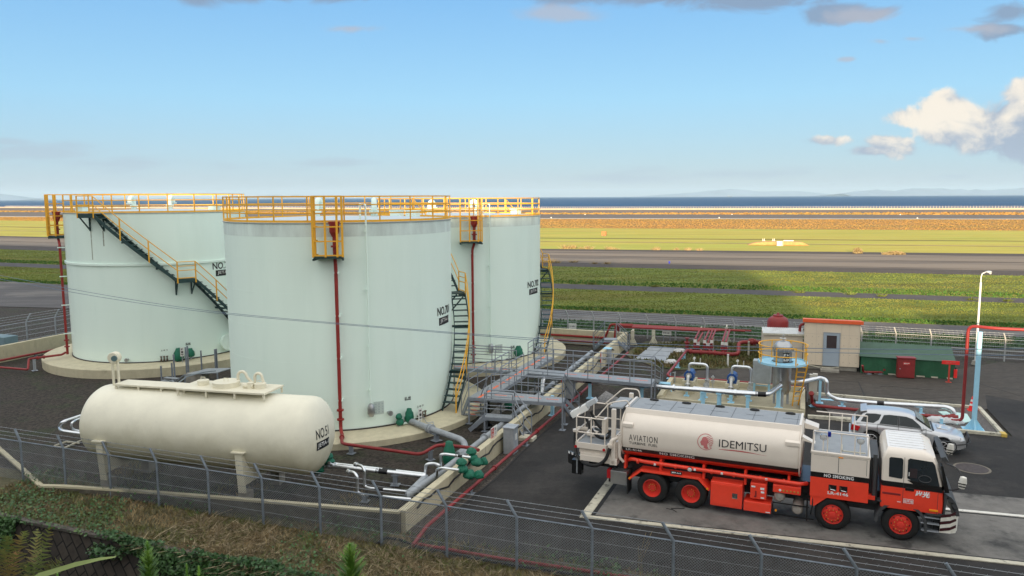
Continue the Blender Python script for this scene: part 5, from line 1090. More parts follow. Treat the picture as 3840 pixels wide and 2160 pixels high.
mb = MB(); q = PH(205, 670, 0); mb.obox(q, E1, .055, .055, 0, .95); tag(mb.build('concrete_post', M_kerbpaint), 'pale square concrete post in the weeds left of the filter', 'post')
t = thing('folding_step', 'light blue steel step leaning on the corner of the pump pad', 'step', PR(870, 1080)); q = PR(880, 1075, .3)
mb = MB(); mb.obox(q, E1, .28, .2, .42, .46); mb.build('tread', M_blue, t); mb = MB()
for k in (-1, 1): mb.bar(q + E1 * .26 * k + ZUP * .12, q + E1 * (.26 * k + .12) - E2 * .2 - ZUP * .28, .05); mb.bar(q + E1 * .26 * k + ZUP * .12, q + E1 * (.26 * k - .1) + E2 * .2 - ZUP * .28, .05)
mb.build('leg_frame', M_blue, t)
for x, y, lb in ((1085, 620, 'white plastic sack by the dark red valve'), (965, 775, 'white plastic sack beside the steel cover plates'),):
    q = PR(x, y, 0); mb = MB(); bag(mb, q, .38, .26, int(x), .7); tag(mb.build('sack', mat('white_sack', (.6, .6, .6), .6, var=.2, scale=5, bump=.8), smooth=80), lb, 'sack')
# filter vessel with its round platform
vc = Vector((13.0, 36.4, 0)); t = thing('filter_vessel', 'upright steel filter vessel with a light blue round platform and yellow rails', 'filter', vc)
mb = MB(); mb.lathe([(.0, .55), (.30, .62), (.42, .8), (.42, 2.75), (.47, 2.76), (.47, 2.84), (.42, 2.86), (.40, 3.0), (.28, 3.14), (.12, 3.2), (0, 3.21)], vc, 40); mb.build('body', M_stain, t, smooth=35)
for k in range(14): a = k * 2 * PI / 14; mb = MB(); q = vc + Vector((math.cos(a) * .47, math.sin(a) * .47, 0)); mb.cyl(q + ZUP * 2.7, q + ZUP * 2.9, .028, n=8); mb.build('lid_bolt', M_metal, t)
mb = MB(); mb.cyl(vc + ZUP * 3.2, vc + ZUP * 3.5, .04, n=8); mb.cyl(vc + ZUP * 3.3 - pxd * .16, vc + ZUP * 3.3 + pxd * .12, .045, n=8); mb.cyl(vc + ZUP * 3.46 - pxd * .1, vc + ZUP * 3.46 + pxd * .1, .015, n=6); mb.build('vent_valve', M_metal, t)
mb = MB()
for k in range(3): a = k * 2.1 + .3; q = vc + Vector((math.cos(a) * .36, math.sin(a) * .36, 0)); mb.bar(q + ZUP * .06, q + ZUP * .8, .09)
mb.build('leg', M_greypipe, t)
mb = MB(); mb.lathe([(.50, 2.12), (1.14, 2.12), (1.14, 2.22), (1.12, 2.22), (1.12, 2.15), (.53, 2.15), (.53, 2.20), (.50, 2.20), (.50, 2.12)], vc, 48); mb.build('round_platform', M_blue, t, smooth=30)
rg = MB(); ga0, ga1 = -62, 262
for z in (2.60, 3.02): rg.tube([vc + Vector((1.12 * math.cos(a * D2R), 1.12 * math.sin(a * D2R), z)) for a in np.linspace(-40, 282, 40)], .026, 6)
vr = rg.build('ring_rail', M_yellow, t)
for a in np.linspace(-40, 282, 8): mb = MB(); q = vc + Vector((1.12 * math.cos(a * D2R), 1.12 * math.sin(a * D2R), 0)); mb.bar(q + ZUP * 2.15, q + ZUP * 3.03, .045); mb.build('rail_post', M_yellow, vr)
la_, lb_ = PH(800, 1350, .06), PH(880, 1335, .06); d = (lb_ - la_); off = Vector((vc.x + 1.15 * math.cos(-59 * D2R), vc.y + 1.15 * math.sin(-59 * D2R), 0)); lm = MB(); lad = None
lx = pxd * .22; top = off
lm.bar(la_, top - lx + ZUP * 2.25, .05); lm.bar(lb_, top + lx + ZUP * 2.25, .05); lad = lm.build('ladder', M_yellow, t)
for k in range(1, 9): f = k / 8.6; mb = MB(); mb.bar(la_.lerp(top - lx + ZUP * 2.25, f), lb_.lerp(top + lx + ZUP * 2.25, f), .03); mb.build('rung', M_yellow, lad)
va = -98
wall_plate('name_plate', (vc.x, vc.y), .42, va - 10, va + 34, 2.22, 2.68, M_letter, t, .006)
wall_text('plate_lettering', (vc.x, vc.y), .43, va - 8, 38, 2.48, .15, 'JET A-1', M_letterw, t, .004); wall_text('plate_lettering', (vc.x, vc.y), .43, va - 8, 38, 2.27, .14, '払出F', M_letterw, t, .004)
mb = MB(); mb.tube([vc + pxd * .3 + ZUP * 1.2, vc + pxd * .8 + ZUP * 1.22, PH(1180, 965, 1.22), PH(1270, 1000, 1.2), PH(1265, 1190, .45), PH(1400, 1262, .35), PH(1940, 1310, .35), PC(640, 1090, .38), PC(690, 1110, .33), PC(700, 1150, .1)], .10, 12, fil=.35)
mb.build('outlet_main', M_silver, t, smooth=50)
mb = MB(); p, q = PH(1950, 1310, .35), PH(2045, 1318, .35); mb.cyl(p, q, .106, n=14); mb.build('band', M_blackp, t)
for x, y, z in ((1170, 1310, 1.12), (1475, 1362, .26)): g = PH(x, y); mb = MB(); mb.obox(g, E1, .06, .06, 0, z); mb.obox(g, E1, .17, .17, 0, .03); tag(mb.build('pipe_stand', M_blue), 'light blue pipe stand ' + ('tall one right of the filter ladder' if z > 1 else 'short one on the asphalt behind the silver car, nearest the filter'), 'stand', 'light blue pipe stands')
for x, y, z, lb in ((440, 1145, .28, 'short one behind the roof of the silver car'), (600, 1232, .3, 'short one under the dark red valve by the sacks')): g = PC(x, y); mb = MB(); mb.obox(g, E1, .06, .06, 0, z); mb.obox(g, E1, .17, .17, 0, .03); tag(mb.build('pipe_stand', M_blue), 'light blue pipe stand, ' + lb, 'stand', 'light blue pipe stands')
mb = MB(); mb.obox(PH(1278, 1268), E1, .3, .12, 0, .03); tag(mb.build('base_plate', M_blue), 'bright blue plate lying on the asphalt right of the filter', 'plate')
# grey panel box on blue legs, beige box with a post
gq = PH(280, 1160, .06); gx = pxd; bc_ = gq + gx * .36 + pyd * .1; t = thing('panel_box', 'large grey sheet metal box on light blue legs left of the filter', 'cabinet', bc_)
mb = MB(); mb.obox(bc_, gx, .44, .28, .58, 1.75); mb.build('body', mat('grey_sheet', (.36, .39, .40), .55, .2, var=.15, scale=3), t, bevel=.012)
for i in (-1, 1):
    for j in (-1, 1): mb = MB(); mb.obox(bc_ + gx * .36 * i + pyd * .2 * j, gx, .04, .04, .06, .58); mb.build('leg', M_blue, t)
mb = MB(); mb.bar(bc_ - gx * .36 - pyd * .2 + ZUP * .4, bc_ + gx * .36 - pyd * .2 + ZUP * .4, .04); mb.build('brace', M_blue, t)
g = PH(1050, 1290); t = thing('meter_box', 'beige box on a grey post at the right corner of the pump pad', 'cabinet', g)
mb = MB(); mb.obox(g, E1, .10, .12, .5, 1.38); mb.obox(g + E1 * .16, E1, .11, .13, .48, 1.42); mb.build('body', mat('beige_box', (.55, .52, .45), .6, var=.08), t, bevel=.01)
mb = MB(); mb.obox(g - E1 * .16, E1, .03, .03, 0, 1.4); mb.bar(g - E1 * .16 + ZUP * 1.0, g - E1 * .75 + ZUP * .3, .05); mb.bar(g - E1 * .16 + ZUP * .9, g - E1 * .5 + ZUP * .3, .04); mb.build('post', M_greysteel, t)
# red pipe round the back of the pad and down the right side
pipe('foam_pipe', 'dark red pipe running from the weeds round the back of the pump pad', [PR(1180, 590, .35), PR(915, 925, .38), PR(960, 960, .32), PR(1650, 1003, .3), PR(2050, 1035, .3), PH(730, 1083, .3), PH(985, 1102, .3)], .07, M_rust, fil=.15, stands=((0, .15), (0, .5), (0, .9)), standm=M_blue)
mb = MB(); q = PR(1015, 1050, 0); mb.obox(q, E1, .03, .03, 0, .62); mb.bar(q + ZUP * .62 - E1 * .12, q + ZUP * .66 + E1 * .05, .04); tag(mb.build('marker_post', M_greypipe), 'thin grey post standing in the pump pad corner', 'post')
pipe('foam_pipe', 'dark red pipe dropping from the beige box and running behind the silver car', [PH(1060, 1175, .75), PH(1072, 1310, .14), PH(1110, 1345, .13), PH(1700, 1402, .13), PC(300, 1143, .16), PC(640, 1167, .16)], .075, M_rust, fil=.18, flanges=((0, .05),), stands=((1, .2),), standm=M_blue)
# ================================================================== red pipes, valves and beam at the back
rk = thing('foam_pipe_rack', 'bundle of dark red pipes on pale concrete posts along the back fence', 'pipe rack', PR(725, 510))
ra, rb_ = PR(215, 268, 1.12), PR(1365, 328, 1.06); rx = (rb_ - ra).normalized(); ry = Vector((-rx.y, rx.x, 0)); rl = (rb_ - ra).length
ends = [0, .18, .9, 1.0, 1.25, 2.4, 2.7]
for k in range(7): mb = MB(); a = ra + ry * .17 * k + rx * (.1 * k); mb.tube([a - ZUP * .02, a + rx * (rl + ends[k])], .066, 10); mb.build('foam_pipe', M_rust, rk, smooth=50)
for k in (0, 3, 6): 
    a = ra + ry * .17 * k + rx * .05; mb = MB(); mb.tube([a + rx * .2, a, Vector((a.x, a.y, .15))], .066, 10, fil=.15); mb.build('foam_pipe', M_rust, rk, smooth=50)
for x, y in ((440, 515), (725, 510), (1365, 500), (1715, 470)):
    g = PR(x, y); mb = MB(); mb.obox(g, rx, .11, .10, 0, .98); mb.prism([g + rx * .11 + ry * .0 + ZUP * 0, g + rx * .32, g + rx * .11 + ZUP * .4], ry * .1); mb.prism([g - rx * .11, g - rx * .11 + ZUP * .4, g - rx * .32], ry * .1); mb.obox(g + ry * .5, rx, .05, .6, .94, 1.0); mb.build('post', M_kerbpaint, rk)
st_x = [(1290, 400, 600, 1350, 325), (1330, 450, 600, 1395, 355), (1420, 405, 610, 1480, 330), (1465, 450, 615, 1525, 325), (1512, 400, 610, 1570, 320), (1662, 415, 635, 1715, 312), (1708, 410, 640, 1765, 310)]
for k, (x, yt, yb_, xr, yr) in enumerate(st_x):
    g = PR(x, yb_ + 8, .15); zt = .98 if k not in (1, 3) else .82
    t = thing('foam_valve', f'dark red valve riser with a white tag, {["leftmost", "second from left, lower", "third from left", "fourth from left, lower", "fifth from left", "second from right", "rightmost"][k]} of the row', 'valve', g, 0, 'dark red valve risers')
    e = PR(xr, yr, 1.06); b = Vector((g.x, g.y, zt)); mb = MB(); mb.tube([g, b, e], .062, 10, fil=.06); mb.build('riser', M_rust, t, smooth=50)
    mb = MB(); mb.cyl(g + ZUP * .25, g + ZUP * .45, .12, n=12); mb.cyl(g + ZUP * .55, g + ZUP * .6, .12, n=12); mb.cyl(g + ZUP * .36 - ry * .18, g + ZUP * .36 - ry * .14, .10, n=12); mb.build('valve_body', M_rust, t, smooth=40)
    mb = MB(); mb.obox(g - ry * .10, rx, .10, .008, zt - .24, zt - .03); mb.build('tag_plate', M_signw, t)
mb = MB(); mb.obox(PR(1535, 612), rx, .05, .05, 0, .95); tag(mb.build('concrete_post', M_kerbpaint), 'pale square post in the middle of the red valve risers', 'post')
mb = MB(); mb.obox(PR(1728, 625), rx, .04, .04, 0, .95); tag(mb.build('concrete_post', M_kerbpaint), 'thin pale post at the right end of the red valve risers', 'post')
big = [PR(1180, 595, .30), PR(1240, 612, .25), PR(1500, 625, .22), PR(1800, 648, .22), PR(1880, 640, .25), PR(1885, 500, .75), PR(1930, 483, .8), PH(300, 478, .82), PH(400, 492, .82)]
t = pipe('foam_main', 'thick dark red manifold pipe below the valve risers rising to the shed', big, .12, M_rust, fil=.25, flanges=((0, .9), (1, .5), (1, .95), (2, .2), (2, .6)))
mb = MB(); p = PH(255, 480, .82); d = rx; mb.cyl(p - d * .22, p - d * .16, .22, n=16); mb.cyl(p + d * .16, p + d * .22, .22, n=16); mb.lathe([(.14, -.2), (.2, -.08), (.22, 0), (.2, .08), (.14, .2)], p, 16, axis=d); mb.cyl(p, p + ZUP * .22, .12, n=12); mb.build('check_valve', M_rust, t, smooth=40)
q = PR(1180, 590, .05); mb = MB(); mb.cyl(q + ZUP * .1, q + ZUP * .5, .12, n=12); mb.cyl(q + ZUP * .5, q + ZUP * .54, .2, n=12); mb.cyl(q + ZUP * .54, q + ZUP * .78, .05, n=8); mb.cyl(q + ZUP * .78, q + ZUP * .82, .15, n=14); tag(mb.build('gate_valve', M_rust, smooth=40), 'dark red gate valve with a hand wheel at the manifold end', 'valve')
q = PR(905, 505); sign('small white notice hanging under the red pipe rack', (q.x, q.y), rx, .62, .28, .62, M_signw, txt=[('泡消火設備', .06, .09, .5, .10, M_letter)]); mb = MB(); mb.obox(q, rx, .34, .12, 0, .14); tag(mb.build('concrete_block', M_wallconc, bevel=.02), 'weathered concrete block below the hanging notice', 'block')
# ================================================================== shed with red tank, hut, tent, red cabinet
sx_ = E1; shl, shr = PH(400, 800), PH(930, 822); so2 = (shr - shl).normalized(); sw = (shr - shl).length; sdp = Vector((-so2.y, so2.x, 0))
M_beige = mat('beige_sheet', (.56, .49, .39), .6, var=.06, scale=1.5, stretch=(1, 1, .3)); 
t = thing('pump_shed', 'small beige shed with a pale corrugated roof behind the filter', 'shed', shl)
mb = MB(); mb.slab([shl, shr, shr + sdp * 1.5, shl + sdp * 1.5], 0, 1.95); mb.build('wall', M_beige, t)
mb = MB(); a, b = shl - so2 * .06 - sdp * .12 + ZUP * 1.98, shr + so2 * .06 - sdp * .12 + ZUP * 1.98; n = 40
for i in range(n): p, q = a.lerp(b, i / n), a.lerp(b, (i + 1) / n); z = .018 if i % 2 else 0; mb.prism([p + ZUP * z, q + ZUP * z, q + sdp * .85 + ZUP * (.22 + z), p + sdp * .85 + ZUP * (.22 + z)], ZUP * .012)
mb.build('roof', mat('corrugated_sheet', (.55, .58, .58), .4, .2, var=.12, scale=3), t); mb = MB(); mb.bar(a - ZUP * .04, b - ZUP * .04, .05, .09); mb.build('fascia', M_kerbpaint, t)
tc0 = shl + so2 * .95 + sdp * 1.6; mb = MB(); mb.lathe([(.62, .2), (.62, 2.45), (.57, 2.62), (.42, 2.74), (.3, 2.78), (.3, 2.86), (.12, 2.88), (.05, 3.0), (0, 3.0)], tc0, 32); tag(mb.build('foam_tank', M_rust, smooth=35), 'dark red domed foam tank standing behind the beige shed', 'tank')
hl, hr = PH(950, 805, .0), PH(1690, 850, .0); hl = Vector((17.17, 44.46, 0)) - E1 * .08; hr = hl + E1 * 3.0; hd_ = Vector((E1.y * -1, E1.x, 0)).normalized()
ht = thing('control_hut', 'small beige ribbed metal hut with an orange red roof edge', 'hut', hl)
def ribbed(a, b, z0, z1, nrm, m, n=None, dep=.012):
    mb = MB(); L_ = (b - a).length; n = n or int(L_ / .075); pts = []
    for i in range(n): f0, f1 = i / n, (i + .5) / n; pts += [a.lerp(b, f0), a.lerp(b, f1), a.lerp(b, f1) + nrm * dep, a.lerp(b, (i + 1) / n) + nrm * dep]
    for p, q in zip(pts, pts[1:]): mb.face([p + ZUP * z0, q + ZUP * z0, q + ZUP * z1, p + ZUP * z1])
    return mb
nf = -hd_; mb = MB(); mb.slab([hl + hd_ * .05, hr + hd_ * .05, hr + hd_ * 2.2, hl + hd_ * 2.2], .25, 2.55); M_hut = mat('hut_sheet', (.72, .62, .48), .6, var=.05, scale=.8, stretch=(1, 1, .25)); mb.build('wall', M_hut, ht)
d0, d1 = hl + E1 * 1.08, hl + E1 * 1.92
for a, b, z0, z1 in ((hl, d0 - E1 * .04, .27, 2.75), (d0 - E1 * .04, d1 + E1 * .04, 2.2, 2.75), (d1 + E1 * .04, hr, .27, 2.75)): ribbed(a + nf * .0, b, z0, z1, nf, M_hut).build('cladding', M_hut, ht, fix=False)
mb = MB(); mb.prism([hl - E1 * .1 + nf * .12 + ZUP * 2.77, hl - E1 * .1 + nf * .12 + ZUP * 2.97, hl - E1 * .1 + hd_ * 2.35 + ZUP * 2.66, hl - E1 * .1 + hd_ * 2.35 + ZUP * 2.56], E1 * 3.24); mb.build('roof', mat('orange_red_fascia', (.75, .12, .035), .5, var=.05), ht, bevel=.01)
mb = MB(); mb.slab([d0 + nf * .03, d1 + nf * .03, d1 - nf * .03, d0 - nf * .03], .26, 2.18); dr = mb.build('door', mat('blue_grey_door', (.33, .39, .45), .5, var=.04), ht)
mb = MB()
for a, b in ((d0 - E1 * .04, d0), (d1, d1 + E1 * .04)): mb.slab([a + nf * .045, b + nf * .045, b - nf * .03, a - nf * .03], .25, 2.23)
mb.slab([d0 + nf * .045, d1 + nf * .045, d1 - nf * .03, d0 - nf * .03], 2.183, 2.23); mb.build('door_frame', M_greypipe, ht)
mb = MB(); mb.slab([d0 + E1 * .15 + nf * .036, d1 - E1 * .15 + nf * .036, d1 - E1 * .15, d0 + E1 * .15], 1.30, 2.05); mb.build('window_pane', mat('dark_pane', (.05, .035, .035), .15, spec=.6), dr)
mb = MB(); q = d0 + E1 * .07 + nf * .05; mb.cyl(q + ZUP * 1.2, q + nf * .04 + ZUP * 1.2, .03, n=10); mb.build('handle', M_galv, dr)
mb = MB(); mb.obox((hl + hr) / 2 + hd_ * 1.1, E1, 1.4, 1.0, 0, .26); mb.build('base', M_wallconc, ht); mb = MB(); mb.obox(hl + E1 * 1.45 + nf * .35, E1, .5, .3, 0, .14); mb.build('door_step', M_wallconc, ht, bevel=.02)
mb = MB()
for k in range(9):
    for z in (.5, .95, 1.5, 1.95): 
        p = hl + E1 * (.12 + k * .34) + nf * .016
        if not (d0.x - .1 < p.x < d1.x + .1): mb.cyl(p + ZUP * z, p + nf * .012 + ZUP * z, .014, n=6)
mb.build('bolt_head', M_dark, ht)
for x_ in (.02, .66, 1.0, 2.0, 2.42, 2.94): mb = MB(); p = hl + E1 * x_ + nf * .014; mb.slab([p, p + E1 * .012, p + E1 * .012 + nf * .004, p + nf * .004], .27, 2.74 if not 1.04 < x_ < 1.96 else .3); mb.build('panel_joint', M_beige, ht)
mb = MB(); p = hl + nf * .014; mb.slab([p, p + E1 * 3.0, p + E1 * 3.0 + nf * .005, p + nf * .005], 2.10, 2.113) if False else mb.slab([p, p + E1 * 1.03, p + E1 * 1.03 + nf * .005, p + nf * .005], 2.10, 2.113); mb.build('panel_joint', M_beige, ht)
mb = MB(); p = hl + E1 * 1.97 + nf * .014; mb.slab([p, p + E1 * 1.03, p + E1 * 1.03 + nf * .005, p + nf * .005], 2.10, 2.113); mb.build('panel_joint', M_beige, ht)
mb = MB(); mb.tube([hl + E1 * .3 + nf * .06 + ZUP * .25, hl + E1 * .8 + nf * .1 + ZUP * .16, hl + E1 * 1.5 + nf * .1 + ZUP * .15, hl + E1 * 1.95 + nf * .06 + ZUP * .22], .03, 8); mb.build('conduit', M_kerbpaint, ht)
mb = MB(); q = hl - E1 * .25 + hd_ * .6; mb.tube([q + ZUP * 1.6, q + ZUP * 2.5, q + E1 * .4 + ZUP * 2.6], .08, 10, fil=.25); tag(mb.build('foam_pipe', M_rust, smooth=50), 'dark red pipe elbow entering the side of the hut near its roof', 'pipe')
# green tarpaulin tent
tl, tr_ = PH(1790, 905), G(3440 + 660 / 4.83, 1150 + 1320 / 4.83); tx = (tr_ - tl).normalized(); ty = Vector((-tx.y, tx.x, 0)); tw = (tr_ - tl).length
M_tarp = mat('green_tarpaulin', (.022, .105, .05), .6, var=.16, scale=1.5, bump=.5, bscale=2.5); t = thing('tarpaulin_shelter', 'long low green tarpaulin shelter right of the hut', 'shelter', tl)
mb = MB(); n = 24; eave = 1.0
for i in range(n):
    f0, f1 = i / n, (i + 1) / n; o0 = .03 * math.sin(i * 1.7) + .02 * math.sin(i * 3.1); o1 = .03 * math.sin((i + 1) * 1.7) + .02 * math.sin((i + 1) * 3.1)
    a, b = tl - tx * .25 + tx * (tw + .25) * f0, tl - tx * .25 + tx * (tw + .25) * f1
    mb.face([a + ty * o0 * .4, b + ty * o1 * .4, b + ty * o1 + ZUP * .5, a + ty * o0 + ZUP * .5]); mb.face([a + ty * o0 + ZUP * .5, b + ty * o1 + ZUP * .5, b + ZUP * eave, a + ZUP * eave])
for a in (tl - tx * .25, tr_): mb.prism([a, a + ZUP * eave, a + ty * 1.75 + ZUP * 1.5, a + ty * 1.75], tx * .02)
mb.build('side_sheet', M_tarp, t, smooth=60)
mb = MB(); a, b = tl - tx * .35, tr_ + tx * .05
for i in range(12):
    p, q = a.lerp(b, i / 12), a.lerp(b, (i + 1) / 12); s0, s1 = -.05 * math.sin(PI * (i % 3) / 3), -.05 * math.sin(PI * ((i + 1) % 3) / 3)
    mb.face([p - ty * .12 + ZUP * eave, q - ty * .12 + ZUP * eave, q + ty * .8 + ZUP * (1.24 + s1), p + ty * .8 + ZUP * (1.24 + s0)]); mb.face([p + ty * .8 + ZUP * (1.24 + s0), q + ty * .8 + ZUP * (1.24 + s1), q + ty * 1.75 + ZUP * 1.52, p + ty * 1.75 + ZUP * 1.52])
mb.build('roof_sheet', mat('grey_green_sheet', (.042, .095, .062), .6, var=.12, scale=1.5, bump=.4, bscale=2), t, smooth=60)
mb = MB(); mb.slab([tl, tr_, tr_ + ty * .1, tl + ty * .1], 0, .09); mb.build('base_kerb', M_kerbpaint, t)
rp = PH(1750, 850, .3); pipe('foam_pipe', 'bent dark red hydrant pipe in front of the green shelter', [PH(1755, 800, .55), PH(1765, 880, .14), PH(1790, 888, .12), PH(2045, 892, .12), PH(2050, 850, .3), PH(2055, 660, 1.05)], .06, M_rust, fil=.08, flanges=((3, .9), (4, .6)), stands=((2, .2), (2, .8)))
cl_, cr_ = PC(258, 866), PC(391, 873); cx_ = (cr_ - cl_).normalized(); cy_ = Vector((-cx_.y, cx_.x, 0)); cm_ = (cl_ + cr_) / 2
t = thing('hose_cabinet', 'dark red hose cabinet in front of the green shelter', 'cabinet', cm_); cwid = (cr_ - cl_).length
mb = MB(); mb.obox(cm_ + cy_ * .2, cx_, cwid / 2, .2, .04, 1.12); mb.build('body', M_rust, t, bevel=.01); mb = MB(); mb.obox(cm_ + cy_ * .2, cx_, cwid / 2 + .04, .25, 1.12, 1.18); mb.build('lid', M_rust, t, bevel=.01)
mb = MB(); mb.obox(cm_ - cy_ * .006, cx_, cwid / 2 - .05, .006, .1, 1.06); dr = mb.build('door', M_rust, t, bevel=.004); mb = MB(); mb.obox(cm_ - cy_ * .016, cx_, .18, .004, .78, .93); mb.build('notice', M_signr, t); lettering('lettering', '消火栓', .08, .3, lambda a, b: cm_ + cx_ * (a - .15) - cy_ * .024 + ZUP * (.815 + b), M_letterw, t, .002)
mb = MB(); mb.cyl(cm_ - cx_ * .32 - cy_ * .03 + ZUP * .55, cm_ - cx_ * .32 + ZUP * .55, .03, n=10); mb.build('handle', M_galv, dr)
ep = Vector((23.66, 40.92, 0)); t = thing('extinguisher_stand', 'red post with a bright red cross board and a fire extinguisher', 'stand', ep)
M_bred = mat('bright_red', (.80, .03, .025), .5, var=.05)
mb = MB(); mb.obox(ep, tx, .04, .04, 0, 1.05); mb.obox(ep, tx, .14, .1, 0, .02); mb.build('post', mat('dull_red', (.5, .06, .04), .5), t); mb = MB(); mb.obox(ep + tx * .04 - ty * .05, tx, .42, .02, 1.0, 1.2); mb.build('board', M_bred, t)
lettering('lettering', '消火器', .11, .5, lambda a, b: ep + tx * (a - .21) - ty * .076 + ZUP * (1.045 + b), mat('pink_letter', (.7, .12, .1), .5), t, .003)
mb = MB(); mb.cyl(ep + tx * .3 - ty * .02 + ZUP * .28, ep + tx * .3 - ty * .02 + ZUP * .74, .085, n=14); mb.build('cylinder', M_bred, t, smooth=40); mb = MB(); mb.cyl(ep + tx * .3 - ty * .02 + ZUP * .74, ep + tx * .3 - ty * .02 + ZUP * .85, .03, n=8); mb.tube([ep + tx * .3 - ty * .02 + ZUP * .84, ep + tx * .18 - ty * .04 + ZUP * .7, ep + tx * .19 - ty * .04 + ZUP * .4], .015, 6); mb.build('hose', M_black, t)
# ================================================================== lamp post, blue column, overhead pipe, kerbed island
lp0 = Vector((27.71, 45.26, 0)); t = thing('lamp_post', 'slim white lamp post with a single curved arm by the back fence', 'street lamp', lp0)
mb = MB(); mb.cyl(lp0 + ZUP * .25, lp0 + ZUP * 4.95, .062, .055, n=12); mb.tube([lp0 + ZUP * 4.95, lp0 + ZUP * 5.3, lp0 + E1 * .05 + ZUP * 5.48, lp0 + E1 * .20 + ZUP * 5.56], .03, 10); mb.build('pole', mat('white_pole', (.74, .74, .72), .4, var=.04), t, smooth=50)
mb = MB(); mb.lathe([(.0, -.19), (.05, -.15), (.085, .0), (.07, .14), (0, .19)], lp0 + E1 * .36 + ZUP * 5.58, 14, axis=E1); mb.build('lamp_head', M_galv, t, smooth=50); mb = MB(); mb.lathe([(.0, -.06), (.06, -.03), (.08, .03), (0, .04)], lp0 + E1 * .45 + ZUP * 5.50, 14); mb.build('lamp_glass', mat('lamp_glass', (.6, .62, .62), .2), t, smooth=50)
mb = MB(); mb.cyl(lp0, lp0 + ZUP * .25, .22, .18, n=14); mb.build('footing', M_wallconc, t)
bc0 = Vector((19.9, 32.32, 0)); t = thing('blue_column', 'thick light blue steel column carrying the overhead red pipe', 'column', bc0)
mb = MB(); mb.cyl(bc0, bc0 + ZUP * 4.28, .10, n=20); mb.cyl(bc0 + ZUP * 4.28, bc0 + ZUP * 4.31, .11, n=20); mb.build('column', M_blue, t, smooth=40)
mb = MB(); mb.obox(bc0, E1, .42, .42, 0, .025); mb.build('base_plate', M_blue, t)
mb = MB()
for k in range(4): a = k * PI / 2; d = E1 * math.cos(a) + E2 * math.sin(a); s_ = Vector((-d.y, d.x, 0)) * .02; mb.prism([bc0 + d * .08 + ZUP * .02 - s_, bc0 + d * .4 + ZUP * .02 - s_, bc0 + d * .08 + ZUP * .5 - s_], s_ * 2)
mb.build('gusset', M_blue, t)
r0 = PC(640, 1167, .16); rv = PC(765, 1172, .18)
pv = Vector((19.85, 33.1, 0)); pipe('overhead_pipe', 'tall dark red pipe rising beside the blue column and leaving to the right overhead', [r0, Vector((pv.x - .45, pv.y + .13, .17)), Vector((pv.x, pv.y, .2)), Vector((pv.x, pv.y, 4.45)), Vector((pv.x, pv.y, 4.45)) + E1 * .9 - E2 * .45, Vector((pv.x, pv.y, 4.45)) + E1 * 9 - E2 * .6], .068, M_rust, fil=.3, n=14, flanges=((0, .04), (0, .75)))
q = PC(690, 1185, .1); mb = MB(); mb.cyl(q - E1 * .02 + ZUP * .12 + E2 * .1, q - E2 * .12 - ZUP * .02, .16, .07, n=12); mb.cyl(q + ZUP * .1 - E1 * .2, q + ZUP * .1 + E1 * .2, .11, n=12); tag(mb.build('strainer', M_rust, smooth=40), 'dark red Y strainer on the pipe by the white sacks', 'strainer')
kb = [PC(1085, 1320), PC(890, 1105), PC(640, 1085), PC(640, 1270)]; k2 = [Vector((p.x, p.y, 0)) for p in kb]
k2 = [k2[0], k2[1], k2[1] - E1 * 1.6 + E2 * .1, Vector((14.6, 33.9, 0))]
mb = MB(); t = thing('kerb', 'white painted kerb round the pipe island behind the silver car', 'kerb', k2[0])
def kerb_run(a, b, w=.17, z=.13):
    d = (b - a).normalized(); n_ = Vector((-d.y, d.x, 0)) * w / 2; mb.slab([a - n_, b - n_, b + n_, a + n_], 0, z)
kerb_run(k2[0], k2[1]); kerb_run(k2[1] + E1 * .05, k2[1] - E1 * 7.5 + E2 * .25); kerb_run(k2[0] - E1 * .1 + E2 * .05, k2[0] - (k2[0] - k2[3]).normalized() * 6.5, .18)
mb.build('kerb_stone', M_kerbpaint, t, bevel=.01); mb = MB(); mb.obox(k2[0] + E2 * .1, (k2[1] - k2[0]), .2, .10, 0, .136); mb.build('yellow_corner', mat('kerb_yellow', (.6, .42, .09), .7, var=.15), t)
mb = MB(); a_, b_ = Vector((13.5, 34.3, 0)), Vector((15.6, 33.7, 0)); kerb_run(a_, b_, .2, .14); tag(mb.build('kerb', M_kerbpaint), 'white kerb stretch joining the pump pad to the pipe island', 'kerb')
sheet('island_gravel', [k2[0], k2[1], k2[1] - E1 * 7.5 + E2 * .2, Vector((14.7, 34.0, 0))], mat('island_stones', (.13, .12, .115), .95, var=.6, scale=14, bump=.8, bscale=20), .014)
M_aqua = mat('aqua_board', (.50, .70, .66), .6, var=.06)
for i, (pts, z, lb) in enumerate((([(575, 1125), (640, 1125), (700, 1160), (640, 1170)], .03, 'pale aqua board lying left of the pipe elbow on the island'), ([(700, 1130), (800, 1145), (835, 1200), (720, 1225), (650, 1170)], .06, 'larger pale aqua board lying beside the blue column'))):
    mb = MB(); mb.slab([PC(x, y, z) for x, y in pts], z - .03 + .016, z + .016); tag(mb.build('panel_board', M_aqua), lb, 'board')
for x, y, r, lb in ((560, 1205, .42, 'crumpled white sack behind the bonnet of the silver car'), (655, 1215, .38, 'white sack lying below the dark red strainer'), (715, 1222, .3, 'smallest white sack beside the aqua board')):
    q = PC(x, y, 0); mb = MB(); bag(mb, q, r, .24, x, .6); tag(mb.build('sack', MATS['white_sack'], smooth=80), lb, 'sack', 'white sacks on the pipe island')
q = PC(838, 1118); t = thing('traffic_cone', 'red and white traffic cone behind the blue column', 'traffic cone', q)
mb = MB(); prof = [(.16, .04), (.035, .68), (0, .69)]; mb.lathe(prof, q, 20); mb.build('cone', M_bred, t, smooth=40); mb = MB(); mb.obox(q, E1, .19, .19, 0, .04); mb.build('base', M_bred, t)
